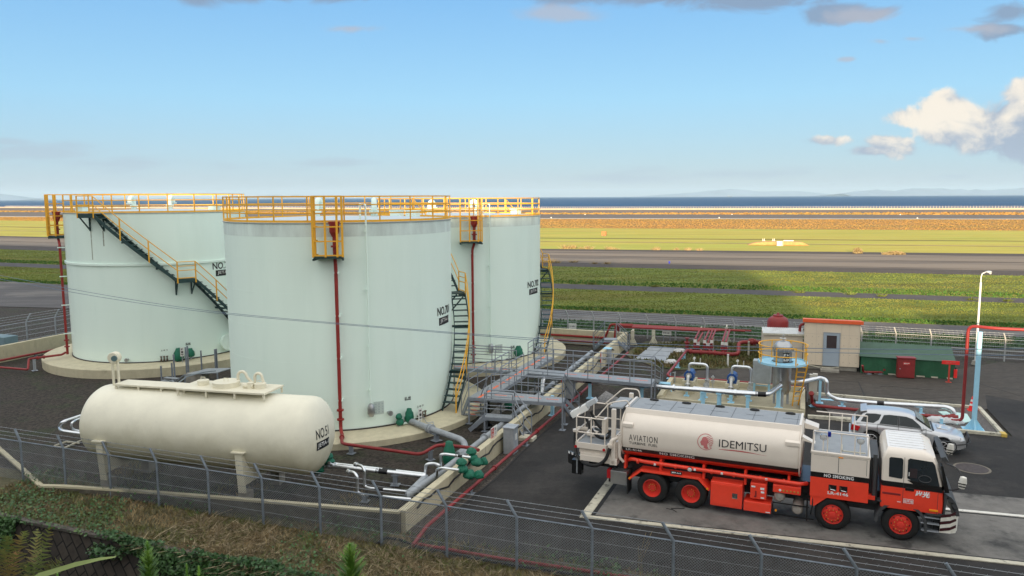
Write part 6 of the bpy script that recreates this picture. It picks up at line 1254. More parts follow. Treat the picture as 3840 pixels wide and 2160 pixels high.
for z in (.25, .45): mb = MB(); rr = .16 + (.035 - .16) * (z - .04) / .64; r3 = .16 + (.035 - .16) * (z + .1 - .04) / .64; mb.lathe([(rr + .004, z), (r3 + .004, z + .1)], q, 20); mb.build('band', M_signw, t)
# overhead cables
for k, pts in enumerate(([(-120, 1012), (0, 1033), (420, 1111), (858, 1174), (1690, 1246), (2250, 1282), (2850, 1302), (3350, 1310), (3833, 1308), (4100, 1303)], [(-120, 1028), (0, 1047), (420, 1121), (858, 1179), (1690, 1250), (2250, 1292), (2850, 1315), (3350, 1327), (3833, 1333), (4100, 1332)])):
    mb = MB(); xs = [GY(x, y, 30 - 15 * (x + 120) / 4220) for x, y in pts]; fine = []
    for i in range(len(xs) - 1):
        p0 = xs[max(0, i - 1)]; p1 = xs[i]; p2 = xs[i + 1]; p3 = xs[min(len(xs) - 1, i + 2)]
        for j in range(8): s_ = j / 8; fine.append(.5 * ((2 * p1) + (p2 - p0) * s_ + (2 * p0 - 5 * p1 + 4 * p2 - p3) * s_ ** 2 + (3 * p1 - p0 - 3 * p2 + p3) * s_ ** 3))
    mb.tube(fine + [xs[-1]], .0085, 6); tag(mb.build('overhead_cable', M_cable), f'thin blue grey overhead cable sagging across the whole view, the {"upper" if k == 0 else "lower"} one', 'cable', 'overhead cables')
# ================================================================== the refuelling truck (x forward, y away from the fence, z up)
M_ivory = mat('ivory_truck_paint', (.75, .675, .59), .35, var=.03, coat=.25); M_tred = mat('truck_red_paint', (.88, .065, .032), .38, var=.08, coat=.2); M_tblk = mat('truck_black_band', (.010, .010, .011), .35, var=.1, coat=.2)
M_tgrey = mat('truck_deck_grey', (.26, .28, .30), .6, var=.08, scale=3); M_dkplas = mat('dark_grey_plastic', (.055, .058, .062), .6, var=.1); M_tyre = mat('tyre_rubber', (.013, .013, .013), .75, var=.3, scale=8)
M_rim = mat('red_rim', (.66, .045, .03), .4, var=.1); M_gold = mat('brass_nut', (.70, .42, .10), .35, .6); M_lens = mat('lamp_lens', (.65, .66, .66), .1, spec=.8); M_amber = mat('amber_lens', (.85, .30, .02), .25); M_rlens = mat('red_lens', (.45, .015, .02), .2)
M_glass = glass('vehicle_glass'); M_chrome = mat('chrome', (.7, .7, .7), .12, 1.)
tk = thing('refuelling_truck', 'ivory and red aviation refuelling tanker truck with four axles facing right', 'tanker truck', G(2080 + 1050 / 2.898, 1450 + 1270 / 2.898), -.4094)
B = dict(parent=tk, local=True)
def box(nm, m, x0, x1, y0, y1, z0, z1, bev=.0, parent=None): mb = MB(); mb.box(x0, x1, y0, y1, z0, z1); return mb.build(nm, m, parent or tk, bevel=bev, local=True)
V = Vector
TW = 2.45
box('chassis', M_dkplas, -.95, 8.3, .8, 1.65, .55, 1.0); box('frame_rail', M_tblk, -1.3, 8.0, .45, 2.0, .95, 1.3)
# tank barrel
sc, shh, shw, sn = 2.15, .82, TW / 2, 2.7
def barrel_y(z):          # near flank at height z
    k = min(1, abs(z - sc) / shh); return shw - shw * (1 - k ** sn) ** (1 / sn)
zs = [sc - shh] + [1.36, 1.42, 1.50, 1.58, 1.65] + [1.80] + list(np.linspace(1.9, 2.8, 12)) + [2.86, 2.91, 2.95, sc + shh]
near_ = [(barrel_y(z), z) for z in zs]; far_ = [(TW - y, z) for y, z in reversed(near_[1:-1])]; ring = near_ + far_
mb = MB(); xs_ = [-1.08, -1.05, -.98] + list(np.linspace(-.8, 4.3, 6)) + [4.46, 4.54, 4.57]; shr_ = [.90, .96, 1, 1, 1, 1, 1, 1, 1, 1, .965, .90]
nr = len(ring)
for x, s_ in zip(xs_, shr_): mb.v += [(x, shw + (y - shw) * s_, sc + (z - sc) * s_) for y, z in ring]
for i in range(len(xs_) - 1):
    for j in range(nr):
        k = (j + 1) % nr; zm = (ring[j][1] + ring[k][1]) / 2; mb.f.append((i * nr + j, (i + 1) * nr + j, (i + 1) * nr + k, i * nr + k)); mb.m.append(2 if zm < 1.65 else 1 if zm < 1.80 else 0)
for i, x in ((0, 1), (len(xs_) - 1, 1)): mb.f.append(tuple(i * nr + j for j in range(nr))); mb.m.append(0)
mb.build('tank_barrel', [M_ivory, M_tblk, M_tred], tk, smooth=40, local=True)
mb = MB()
for x in (-1.06, 4.53): mb.tube([V((x, y, z)) for y, z in ring] + [V((x, *ring[0]))], .022, 6)
mb.build('end_rim', M_ivory, tk, smooth=50, local=True)
mb = MB(); mb.prism([V((-1.04, .36, 2.62)), V((-1.04, .50, 3.03)), V((-1.04, 1.95, 3.03)), V((-1.04, 2.09, 2.62))], (5.56, 0, 0)); mb.build('coaming', M_ivory, tk, bevel=.015, local=True)
mb = MB(); mb.box(-.98, 4.46, .56, 1.89, 3.03, 3.036); dk_o = mb.build('top_deck', M_tgrey, tk, local=True)
mb = MB()
for i in range(9): x = -.9 + i * .66; mb.box(x, x + .012, .57, 1.88, 3.036, 3.041)
for i in range(5): x = -.55 + i * 1.12; mb.box(x, x + .55, 1.15, 1.162, 3.036, 3.041)
mb.build('deck_seam', M_dkplas, tk, local=True)
for i in range(5):
    x = -.35 + i * 1.12; mb = MB(); mb.lathe([(.16, 0), (.15, .05), (.08, .07), (0, .07)], V((x, 1.72, 3.03)), 16); o = mb.build('hatch_latch', M_black, tk, smooth=50, local=True); o.scale = (1, .5, 1); o.location = (0, .86, 0)
mb = MB(); mb.box(-1.06, -.985, .5, 1.95, 3.03, 3.05); mb.build('deck_edge', M_ivory, tk, local=True); mb = MB(); mb.box(4.46, 4.53, .5, 1.95, 3.03, 3.05); mb.build('deck_edge', M_ivory, tk, local=True)
for x0, x1 in ((-1.02, -.66), (4.10, 4.52)): 
    mb = MB(); mb.prism([V((x0, .0, 2.50)), V((x0, .0, 2.62)), V((x0, .42, 2.72)), V((x0, .42, 2.5))], (x1 - x0, 0, 0)); mb.build('vane_box', M_ivory, tk, bevel=.01, local=True)
mb = MB(); mb.prism([V((-1.04, .40, 2.68)), V((-1.04, .30, 2.68)), V((-1.04, .30, 2.66)), V((-1.04, .40, 2.64))], (5.5, 0, 0)); mb.build('gutter', M_ivory, tk, local=True)
# lettering on the flank
Mt = mat('truck_lettering', (.016, .014, .02), .5); Mw = mat('truck_lettering_white', (.78, .78, .78), .5); M_rose = mat('rose_print', (.55, .17, .17), .5); M_ruby = mat('thin_red_print', (.50, .10, .10), .5)
def flank(x0, z0, lift=.006): return lambda x, y: V((x0 + x, barrel_y(z0 + y) - lift, z0 + y))
def side_text(txt, size, wd_, x0, z0, m, bold=.0, fn=None, spacing=1.):
    return lettering('lettering', txt, size, wd_, fn or flank(x0, z0), m, tk, bold, cuts=[(V((0, y, 0)), V((0, 1, 0))) for y in np.arange(.05, size, .05)], local=True, spacing=spacing)
side_text('AVIATION', .205, .95, -.78, 2.07, Mt, 0, spacing=1.25); side_text('TURBINE  FUEL', .085, .95, -.78, 1.945, Mt, .001, spacing=1.1)
side_text('LR-4146', .085, .54, -.90, 1.688, Mw, .003); side_text('NO SMOKING', .10, 1.13, .23, 1.675, Mw, .003, spacing=1.1); side_text('IDEMITSU', .24, 1.43, 2.13, 2.21, Mt, .0)
mb = MB(); f_ = flank(2.13, 0); n = 20
for i in range(n):
    a, b = i / n, (i + 1) / n; h = lambda t: .016 * math.sin(PI * min(1, t * 1.1 + .05)) + .003; zc_ = lambda t: 2.13 + .03 * math.sin(PI * t) - .03 * t
    mb.face([f_(1.44 * a, zc_(a) - h(a)), f_(1.44 * b, zc_(b) - h(b)), f_(1.44 * b, zc_(b) + h(b)), f_(1.44 * a, zc_(a) + h(a))])
mb.build('underline_swoosh', M_ruby, tk, local=True)
# round emblem: a head in profile with flowing hair inside an open ring
ex, ez, er = 1.715, 2.31, .262; fe = flank(ex, ez); em = MB()
def ringpart(a0, a1, r0, r1, n=30):
    for i in range(n):
        a, b = (a0 + (a1 - a0) * i / n) * D2R, (a0 + (a1 - a0) * (i + 1) / n) * D2R
        em.face([fe(r * math.cos(t), r * math.sin(t)) for r, t in ((r0, a), (r1, a), (r1, b), (r0, b))])
ringpart(48, 318, er - .022, er)
face_ = [(-.02, .165), (-.085, .15), (-.115, .11), (-.125, .06), (-.158, .012), (-.175, -.012), (-.150, -.022), (-.157, -.05), (-.145, -.062), (-.150, -.085), (-.125, -.12), (-.075, -.118), (-.055, -.14), (-.06, -.19), (.02, -.225), (.10, -.205), (.06, -.13), (.055, -.05), (.10, .0), (.07, .06), (.05, .12)]
tri = bmesh.new(); vv = [tri.verts.new((x, y, 0)) for x, y in face_]; tri.faces.new(vv); bmesh.ops.triangulate(tri, faces=tri.faces[:]); 
for f in tri.faces: em.face([fe(v.co.x, v.co.y) for v in f.verts])
tri.free()
for k in range(6):
    for i in range(14):
        a, b = i / 14, (i + 1) / 14; yy_ = lambda t: .15 - .055 * k + .022 * math.sin(t * 6 + k * .4) - .03 * t * (k / 5 - .3); x0 = .0 + .022 * k; x1 = .235 - .006 * (k - 2) ** 2
        em.face([fe(x0 + (x1 - x0) * a, yy_(a) - .013), fe(x0 + (x1 - x0) * b, yy_(b) - .013), fe(x0 + (x1 - x0) * b, yy_(b) + .013), fe(x0 + (x1 - x0) * a, yy_(a) + .013)])
em.build('emblem', M_rose, tk, local=True, fix=False)
# red gear below the barrel
mb = MB(); mb.tube([V((-.95, .5, 1.2)), V((-.72, .18, 1.38)), V((-.3, .12, 1.36)), V((4.6, .10, 1.31)), V((4.75, .4, 1.25))], .062, 12, fil=.12)
for x in (-.5, .3, .75, 1.9, 2.6, 3.4, 4.1): mb.cyl(V((x - .03, .115, 1.345 - .008 * x)), V((x + .03, .115, 1.345 - .008 * x)), .082, n=12)
mb.build('product_pipe', M_tred, tk, smooth=40, local=True)
for x in (.05, 1.35, 2.2, 3.55): box('pipe_label', Mw, x, x + .07, .045, .052, 1.30, 1.37)
for x in (-1.0, .2, 1.6, 2.9, 4.2): box('barrel_bearer', M_tred, x, x + .07, .22, 2.2, 1.0, 1.46)
mb = MB(); pr = [(-.80, .74), (-.40, 1.10), (1.53, 1.09), (1.88, .74), (1.84, .70), (1.50, 1.03), (-.36, 1.04), (-.75, .70)]; mb.prism([V((x, .0, z)) for x, z in pr], (0, .62, 0)); mb.build('mudguard', M_tred, tk, bevel=.008, local=True)
mb = MB(); mb.prism([V((x, .62, z)) for x, z in [(-.40, 1.08), (1.53, 1.07), (1.88, .8), (1.88, 1.3), (-.6, 1.3)]], (0, .03, 0)); mb.build('mudguard_back', M_tred, tk, local=True)
box('product_plate', M_letter, .62, .98, -.012, -.004, 1.115, 1.215); lettering('lettering', 'JET A-1', .055, .30, lambda x, y: V((.65 + x, -.018, 1.138 + y)), Mw, tk, .004, local=True)
def lamp(x, y, z, r, parent=None): mb = MB(); mb.lathe([(0, .0), (r, .015), (r * 1.05, .05), (r * .7, .12), (0, .13)], V((x, y, z)), 18, axis=(0, 1, .15)); o = mb.build('work_lamp', M_chrome, parent or tk, smooth=40, local=True); mb = MB(); mb.lathe([(0, -.012), (r * .9, .008), (r * .9, .018), (0, .016)], V((x, y, z)), 18, axis=(0, 1, .15)); mb.build('lens', M_lens, o, smooth=40, local=True); return o
lamp(1.23, .0, 1.33, .075)
for x, z in ((-.74, .77), (1.80, .78), (3.90, .40)): mb = MB(); mb.cyl(V((x, -.02, z)), V((x, .03, z)), .032, n=12); mb.build('marker_lamp', M_amber, tk, local=True)
# wheels
def wheel(x, y0, w, r, concave, side=1):
    """outer face at y0, tyre runs inward"""
    wo_ = bpy.data.objects.new('wheel', None); COL.objects.link(wo_); wo_.parent = tk; wo_.location = (x, y0, r); wo_.empty_display_size = .2
    s_ = side; mb = MB(); mb.lathe([(.29, .02 * s_), (.32, .0), (.44, .0), (.485, .03 * s_), (.508, .07 * s_), (.508, (w - .07) * s_), (.485, (w - .03) * s_), (.44, w * s_), (.30, w * s_)], (0, 0, 0), 48, axis=(0, 1, 0))
    for k in range(48):
        a = 2 * PI * k / 48; c_, d_ = math.cos(a), math.sin(a); mb.bar(V((c_ * .507, .08 * s_, d_ * .507)), V((c_ * .507, w * .45 * s_, d_ * .507)), .03, .012, up=V((c_, 0, d_)))
    mb.build('tyre', M_tyre, wo_, smooth=35, local=True)
    mb = MB()
    if concave: prof = [(.302, .0), (.29, -.012 * s_), (.275, .01 * s_), (.262, .10 * s_), (.23, .15 * s_), (.13, .16 * s_), (.12, .11 * s_), (.10, .09 * s_), (0, .09 * s_)]
    else: prof = [(.302, .0), (.295, -.015 * s_), (.28, .01 * s_), (.25, .02 * s_), (.23, .01 * s_), (.20, -.05 * s_), (.16, -.06 * s_), (.11, -.05 * s_), (.09, -.09 * s_), (.05, -.10 * s_), (0, -.10 * s_)]
    mb.lathe(prof, (0, 0, 0), 40, axis=(0, 1, 0)); mb.build('rim', M_rim, wo_, smooth=35, local=True)
    mb = MB(); yb = .145 if concave else -.055; rb = .115 if concave else .17
    for k in range(10): a = 2 * PI * k / 10 + .2; q = V((math.cos(a) * rb, yb * s_ - (.045 if concave else 0) * s_, math.sin(a) * rb)); mb.cyl(q, q - V((0, .03 * s_, 0)), .014, n=8)
    mb.build('wheel_nut', M_gold, wo_, local=True)
    if not concave:
        mb = MB()
        for k in range(8): a = 2 * PI * k / 8; q = V((math.cos(a) * .235, .006 * s_, math.sin(a) * .235)); mb.cyl(q, q - V((0, .008 * s_, 0)), .022, n=8)
        mb.build('hand_hole', M_black, wo_, local=True)
    return wo_
for x in (0, 1.27): wheel(x, .04, .54, .51, True); wheel(x, TW - .04, .54, .51, True, -1)
for x in (5.52, 7.36): wheel(x, .06, .31, .51, False); wheel(x, TW - .06, .31, .51, False, -1)
for x in (0, 1.27, 5.52, 7.36): mb = MB(); mb.cyl(V((x, .4, .5)), V((x, TW - .4, .5)), .09, n=10); mb.build('axle', M_black, tk, local=True)
# side boxes
box('stainless_box', M_stain, -1.42, -.86, .06, .6, .47, .92, .01); mb = MB(); mb.box(-.84, -.80, .02, .5, .2, .78); mb.build('mud_flap', M_black, tk, local=True)
box('tail_lamp', M_rlens, -1.56, -1.43, .1, .34, .62, .92, .01); box('tail_lamp', M_rlens, -1.56, -1.43, 2.05, 2.3, .62, .92, .01); box('bumper', M_tblk, -1.5, -1.40, .1, 2.35, .5, .62)
bx_ = box('hose_locker', M_tred, 1.90, 2.88, .02, .75, .25, 1.05, .02); box('locker_door', M_tred, 1.96, 2.82, .006, .022, .31, .99, .006, bx_)
mb = MB(); mb.box(2.58, 2.74, -.004, .004, .58, .75); ld_ = mb.build('latch_plate', M_chrome, bx_, local=True); mb = MB(); mb.tube([V((2.60, -.012, .72)), V((2.62, -.02, .64)), V((2.72, -.02, .60))], .012, 6); mb.build('handle', M_tblk, bx_, local=True)
cb = box('control_box', M_tred, 3.12, 3.60, .04, .5, .66, 1.16, .015); 
for x, z, w, h in ((3.15, 1.03, .12, .05), (3.42, .98, .12, .07), (3.44, .87, .10, .06), (3.44, .70, .10, .04)): box('data_label', Mw, x, x + w, .030, .037, z, z + h, 0, cb)
mb = MB(); mb.box(3.27, 3.31, .025, .038, .72, .92); mb.box(3.24, 3.31, .02, .038, .72, .76); mb.build('handle', M_rust, cb, local=True)
box('locker', M_tred, 2.93, 3.75, .02, .7, .24, .56, .015); box('reflector', Mw, 3.6, 3.73, .012, .019, .27, .30)
pn = box('gauge_panel', M_tred, 3.79, 4.60, .05, .4, .96, 1.20, .012)
for i in range(6): mb = MB(); x = 4.0 + i * .105; mb.cyl(V((x, .035, 1.05)), V((x, .05, 1.05)), .038 if i == 0 else .03, n=14); mb.build('dial', Mw if i == 0 else M_gold, pn, local=True)
for x, z, r in ((3.98, .80, .165), (4.52, .47, .165)): mb = MB(); mb.lathe([(.0, -.05), (r * .7, -.03), (r, .03), (r, 1.1), (0, 1.12)], V((x, .12, z)), 24, axis=(0, 1, 0)); mb.build('air_tank', mat('air_tank_grey', (.30, .27, .24), .5, var=.25, scale=6), tk, smooth=40, local=True)
mb = MB(); mb.bar(V((3.8, .08, .62)), V((4.85, .08, .62)), .03); mb.bar(V((3.8, .06, .26)), V((5.0, .06, .26)), .04); mb.bar(V((4.80, .06, .2)), V((4.80, .06, .95)), .05); mb.bar(V((3.8, .06, .26)), V((3.8, .1, .6)), .03); mb.build('side_guard', M_tblk, tk, local=True)
mb = MB(); mb.tube([V((4.95, .05, 1.15)), V((4.95, .02, .7)), V((4.9, .1, .4))], .02, 8); mb.build('hose', M_black, tk, local=True)
# front equipment box
fb0, fb1 = 4.86, 6.47
mb = MB(); mb.k = 0; mb.box(fb0, fb1, 0, TW, 1.80, 2.40); mb.k = 1; mb.box(fb0, fb1, 0, TW, 1.64, 1.80); mb.k = 2; mb.box(fb0, fb1, 0, TW, 1.03, 1.64); fbx = mb.build('equipment_body', [M_ivory, M_tblk, M_tred], tk, local=True, fix=False)
mb = MB(); mb.box(fb0 - .02, fb1 + .02, -.015, TW + .015, 2.37, 2.44); mb.build('body_rim', M_ivory, tk, bevel=.015, local=True); box('platform_deck', M_tgrey, fb0 + .05, fb1 - .05, .08, TW - .08, 2.44, 2.448)
mb = MB(); mb.box(5.62, 5.635, -.003, .0, 1.85, 2.35); mb.box(4.93, 6.40, -.003, .0, 2.33, 2.335); mb.box(6.39, 6.4, -.003, 0, 1.85, 2.33); mb.build('panel_gap', M_dkplas, tk, local=True); box('marker_lamp', M_amber, 5.62, 5.75, -.02, 0, 2.31, 2.345, .005)
mb = MB(); mb.box(5.7, 6.35, .25, .30, 2.448, 2.47); mb.box(5.7, 5.72, .25, .9, 2.448, 2.47); mb.build('deck_hatch', M_kerbpaint, tk, local=True)
for x in (5.38, 5.68):
    o = box('latch_plate', M_tblk, x, x + .22, -.010, -.001, 1.275, 1.455, .004); mb = MB(); mb.tube([V((x + .03, -.014, 1.42)), V((x + .05, -.022, 1.32)), V((x + .19, -.022, 1.30))], .013, 6); mb.build('handle', M_chrome, o, local=True)
lettering('lettering', 'NO SMOKING', .10, .82, lambda x, y: V((5.24 + x, -.006, 1.675 + y)), Mw, tk, .003, local=True, spacing=1.1); lettering('lettering', 'LR-4146', .095, .57, lambda x, y: V((5.36 + x, -.006, 1.155 + y)), Mw, tk, .003, local=True)
mb = MB(); mb.prism([V((4.88, .02, 1.03)), V((5.35, .02, 1.03)), V((4.98, .02, .70)), V((4.88, .02, .74))], (0, .3, 0)); mb.build('bracket_plate', M_tred, tk, local=True)
rl = MB(); zr_ = 2.44
for y in (.06, TW - .06): rl.tube([V((4.9, y, zr_ + .6)), V((6.42, y, zr_ + .6))], .02, 6)
rl.tube([V((4.9, .06, zr_ + .6)), V((4.9, .06, zr_ - .1))], .02, 6); rail_o = rl.build('platform_rail', M_ivory, tk, smooth=50, local=True)
for y in (.06, TW - .06):
    for x in (5.3, 5.68, 6.05, 6.42): mb = MB(); mb.tube([V((x, y, zr_)), V((x, y, zr_ + .6))], .018, 6); mb.build('rail_post', M_ivory, rail_o, local=True)
for x in (5.18, 6.2): mb = MB(); mb.tube([V((x, .12, zr_)), V((x, .12, zr_ + .32))], .018, 6); mb.build('lamp_post', M_ivory, tk, local=True); lamp(x, .08, zr_ + .42, .10)
mb = MB(); mb.cyl(V((5.34, .06, zr_ + .48)), V((5.34, .06, zr_ + .62)), .05, n=12); mb.build('blue_lamp', mat('blue_lamp_lens', (.01, .02, .25), .15), tk, smooth=40, local=True)
mb = MB(); mb.prism([V((4.58, .2, 2.78)), V((4.58, .2, 2.66)), V((4.95, .2, 2.60))], (0, .3, 0)); mb.build('catwalk_bracket', M_ivory, tk, local=True); mb = MB(); mb.prism([V((4.58, 1.7, 2.80)), V((4.58, 1.7, 2.62)), V((5.0, 1.7, 2.6)), V((5.0, 1.7, 2.68))], (0, .5, 0)); mb.build('catwalk_bracket', M_ivory, tk, local=True)
box('radiator_stack', M_dkplas, 6.5, 6.72, .3, TW - .3, .95, 2.35); mb = MB(); mb.tube([V((6.62, .18, 1.1)), V((6.62, .18, 2.5))], .06, 10); mb.build('intake_pipe', M_dkplas, tk, smooth=50, local=True); box('step_bracket', M_tred, 6.47, 6.66, .1, .5, 1.12, 1.24)
# cab
def cab_sec(x): return x
cabp = [(6.80, 1.12), (6.80, 2.56), (6.86, 2.68), (7.0, 2.73), (8.05, 2.73), (8.17, 2.66), (8.30, 2.30), (8.42, 1.80), (8.47, 1.40), (8.46, .98), (8.3, .95)]
zc3 = [1.12, 1.64, 1.80, 2.56, 2.73]
def cab_front(z): 
    pts = [(8.46, .98), (8.47, 1.40), (8.42, 1.80), (8.30, 2.30), (8.17, 2.62), (8.08, 2.72)]
    for (a, b), (c_, d) in zip(pts, pts[1:]):
        if b <= z <= d: return a + (c_ - a) * (z - b) / (d - b)
    return pts[-1][0]
levels = [.98, 1.12, 1.30, 1.64, 1.80, 1.95, 2.2, 2.45, 2.58, 2.66, 2.71, 2.735]; ins_ = [.02, 0, 0, 0, .0, .01, .03, .055, .075, .12, .20, .34]; mb = MB(); ring_n = 0
for z, i_ in zip(levels, ins_):
    xf = cab_front(z) - (.0 if z < 2.6 else (z - 2.6) * 1.2); xr = 6.80 + max(0, z - 2.5) * .6; c = .16; y0, y1 = i_, TW - i_
    rg_ = [(xr, y0 + .05), (xr + .05, y0), (xf - c, y0), (xf - c * .35, y0 + c * .35), (xf, y0 + c * 1.3), (xf, y1 - c * 1.3), (xf - c * .35, y1 - c * .35), (xf - c, y1), (xr + .05, y1), (xr, y1 - .05)]; ring_n = len(rg_)
    mb.v += [(x, y, z) for x, y in rg_]
for i in range(len(levels) - 1):
    zm = (levels[i] + levels[i + 1]) / 2
    for j in range(ring_n): k = (j + 1) % ring_n; mb.f.append((i * ring_n + j, (i + 1) * ring_n + j, (i + 1) * ring_n + k, i * ring_n + k)); mb.m.append(2 if zm < 1.64 else 1 if zm < 1.8 else 0)
o_ = (len(levels) - 1) * ring_n; mb.f.append(tuple(o_ + j for j in range(ring_n))); mb.m.append(3); mb.f.append(tuple(range(ring_n))); mb.m.append(1)
cab = mb.build('cab', [M_ivory, M_tblk, M_tred, mat('cab_roof_white', (.72, .72, .72), .5, var=.04)], tk, smooth=35, bevel=.012, local=True)
mb = MB(); 
for i in range(7): y = .45 + i * .26; mb.box(7.0, 7.95, y, y + .10, 2.735, 2.752)
mb.build('roof_rib', mat('cab_roof_white', (.72, .72, .72), .5), cab, bevel=.006, local=True)
def side_pane(nm, pts, m, lift=.008, th=.004):
    f = lambda x, z: V((x, np.interp(z, levels, ins_) - lift, z)); poly = []
    for (a, b), (c_, d) in zip(pts, pts[1:] + pts[:1]):
        for t in np.linspace(0, 1, 6)[:-1]: poly.append(f(a + (c_ - a) * t, b + (d - b) * t))
    mb = MB(); mb.prism(poly, (0, th, 0)); return mb.build(nm, m, cab, local=True)
side_pane('side_window', [(6.99, 1.93), (7.33, 1.91), (7.35, 1.95), (7.35, 2.47), (7.31, 2.51), (7.02, 2.51), (6.98, 2.47)], M_glass)
side_pane('door_window', [(7.47, 1.95), (7.56, 1.90), (8.18, 1.80), (8.31, 1.80), (8.255, 2.02), (8.16, 2.42), (8.10, 2.50), (7.52, 2.53), (7.47, 2.48)], M_glass)
side_pane('window_trim', [(7.47, 1.90), (7.60, 1.82), (7.85, 1.66), (8.40, 1.64), (8.33, 1.82), (8.1, 1.82), (7.6, 1.90)], M_tblk, .012)
mb = MB(); mb.box(7.375, 7.385, -.004, .02, 1.15, 2.56); mb.build('door_gap', M_dkplas, cab, local=True); mb = MB(); mb.box(8.27, 8.28, -.004, .02, 1.0, 1.62); mb.build('door_gap', M_dkplas, cab, local=True)
# what shows behind the door glass: seat, wheel
mb = MB(); mb.box(7.52, 7.72, -.006, .0, 1.98, 2.26); mb.build('seat_back', mat('seat_fabric', (.035, .025, .028), .9), cab, bevel=.03, local=True); mb = MB(); mb.tube([V((7.92 + .16 * math.cos(a), -.004, 1.99 + .10 * math.sin(a))) for a in np.linspace(0, 2 * PI, 20)], .012, 6); mb.build('steering_wheel', M_dkplas, cab, local=True)
box('sticker', Mw, 7.50, 7.54, -.004, .0, 2.02, 2.14, 0, cab)
# windscreen
mb = MB(); q = lambda z, y: V((cab_front(z) + .008, y, z)); mb.face([q(1.86, .26), q(1.86, TW - .26), q(2.2, TW - .28), q(2.2, .28)]); mb.face([q(2.2, .28), q(2.2, TW - .28), q(2.52, TW - .32), q(2.52, .32)]); mb.build('windscreen', M_glass, cab, local=True)
mb = MB(); mb.prism([V((8.30, .16, 2.62)), V((8.42, .16, 2.66)), V((8.52, .2, 2.52)), V((8.36, .16, 2.52))], (0, TW - .32, 0)); mb.build('sun_visor', M_dkplas, cab, bevel=.01, local=True)
mb = MB(); mb.prism([V((8.30, -.015, 2.44)), V((8.36, -.015, 2.44)), V((8.56, -.015, 1.66)), V((8.44, -.015, 1.66))], (0, .26, 0)); mb.build('corner_vane', M_tblk, cab, bevel=.01, local=True)
o = box('door_handle', M_tblk, 7.43, 7.66, -.02, .0, 1.58, 1.68, .01, cab); box('rubbing_strip', M_rust, 6.84, 7.32, -.012, 0, 1.40, 1.46, .004, cab); box('turn_lamp', M_amber, 8.07, 8.30, -.02, 0, 1.06, 1.12, .008, cab); box('reflector', Mw, 7.24, 7.33, -.008, 0, 1.20, 1.22, 0, cab)
lettering('lettering', '出光', .18, .36, lambda x, y: V((7.70 + x + y * .12, -.010, 1.44 + y)), Mw, cab, .008, local=True)
mb = MB()
for x0, x1, z0, z1 in ((7.40, 7.66, 1.20, 1.212), (7.40, 7.66, 1.318, 1.33), (7.40, 7.412, 1.2, 1.33), (7.648, 7.66, 1.2, 1.33)): mb.box(x0, x1, -.008, 0, z0, z1)
mb.build('plate_outline', Mw, cab, local=True); lettering('lettering', '自家用', .08, .22, lambda x, y: V((7.42 + x, -.008, 1.225 + y)), Mw, cab, .002, local=True)
# front mudguard, steps, bumper
mb = MB(); n = 16; prA = [(7.36 + .62 * math.cos(a), .51 + .62 * math.sin(a)) for a in np.linspace(-.12 * PI + .2, PI + .0, n)]; prB = [(7.36 + .70 * math.cos(a), .51 + .70 * math.sin(a)) for a in np.linspace(PI + .0, -.12 * PI + .2, n)]; mb.prism([V((x, .01, z)) for x, z in prA + prB], (0, .5, 0)); mb.build('mudguard', M_dkplas, tk, smooth=50, local=True)
mb = MB(); mb.prism([V((6.72, .02, 1.13)), V((7.0, .02, 1.13)), V((7.36, .02, 1.20)), V((8.0, .02, 1.0)), V((8.0, .02, .92)), V((8.46, .02, .92)), V((8.46, .02, .99)), V((7.9, .02, 1.13)), V((7.36, .02, 1.26)), V((6.9, .02, 1.22))], (0, .3, 0)); mb.build('mudguard_top', M_dkplas, tk, local=True)
for z, x0 in ((.86, 7.86), (.68, 7.88), (.46, 7.90)): box('cab_step', M_galv, x0, 8.36, .02, .24, z - .03, z, .005)
box('step_back', M_dkplas, 7.94, 8.36, .22, .3, .45, 1.0); box('apron_panel', M_tblk, 8.2, 8.44, .15, TW - .15, .45, 1.0)
mb = MB(); n = 12; gp = [(8.50, 1.56), (8.62, 1.50), (8.74, 1.36), (8.82, 1.18), (8.86, .98)]; 
for (a, b), (c_, d) in zip(gp, gp[1:]): mb.prism([V((a, .12, b)), V((c_, .12, d)), V((c_ - .1, .12, d - .02)), V((a - .1, .12, b - .06))], (0, TW - .24, 0))
mb.prism([V((8.44, .05, 1.62)), V((8.52, .05, 1.58)), V((8.48, .05, .98)), V((8.44, .05, .98))], (0, TW - .1, 0)); mb.build('bumper_cowl', M_dkplas, tk, smooth=30, local=True)
mb = MB(); bp = [(8.36, .0), (8.62, .03), (8.78, .14), (8.85, .4), (8.85, TW - .4), (8.78, TW - .14), (8.62, TW - .03), (8.36, TW)]; bo = MB()
for (a, b), (c_, d) in zip(bp, bp[1:]):
    mb.add([V((a, b, .46)), V((c_, d, .46)), V((c_ + .02, d, .98)), V((a + .02, b, .98))], [(0, 1, 2, 3)])
mb.build('bumper', M_white, tk, smooth=40, local=True)
st = MB()
for k in range(3):
    z0 = .50 + k * .2
    for (a, b), (c_, d), f0, f1 in ((bp[0], bp[1], 0, .5), (bp[1], bp[2], .5, 1.0)): 
        st.add([V((a + .006, b - .006, z0 + .12 * f0)), V((c_ + .006, d - .006, z0 + .12 * f1)), V((c_ + .008, d - .006, z0 + .09 + .12 * f1)), V((a + .008, b - .006, z0 + .09 + .12 * f0))], [(0, 1, 2, 3)])
st.build('bumper_stripe', mat('maroon_stripe', (.045, .008, .012), .5), tk, local=True)
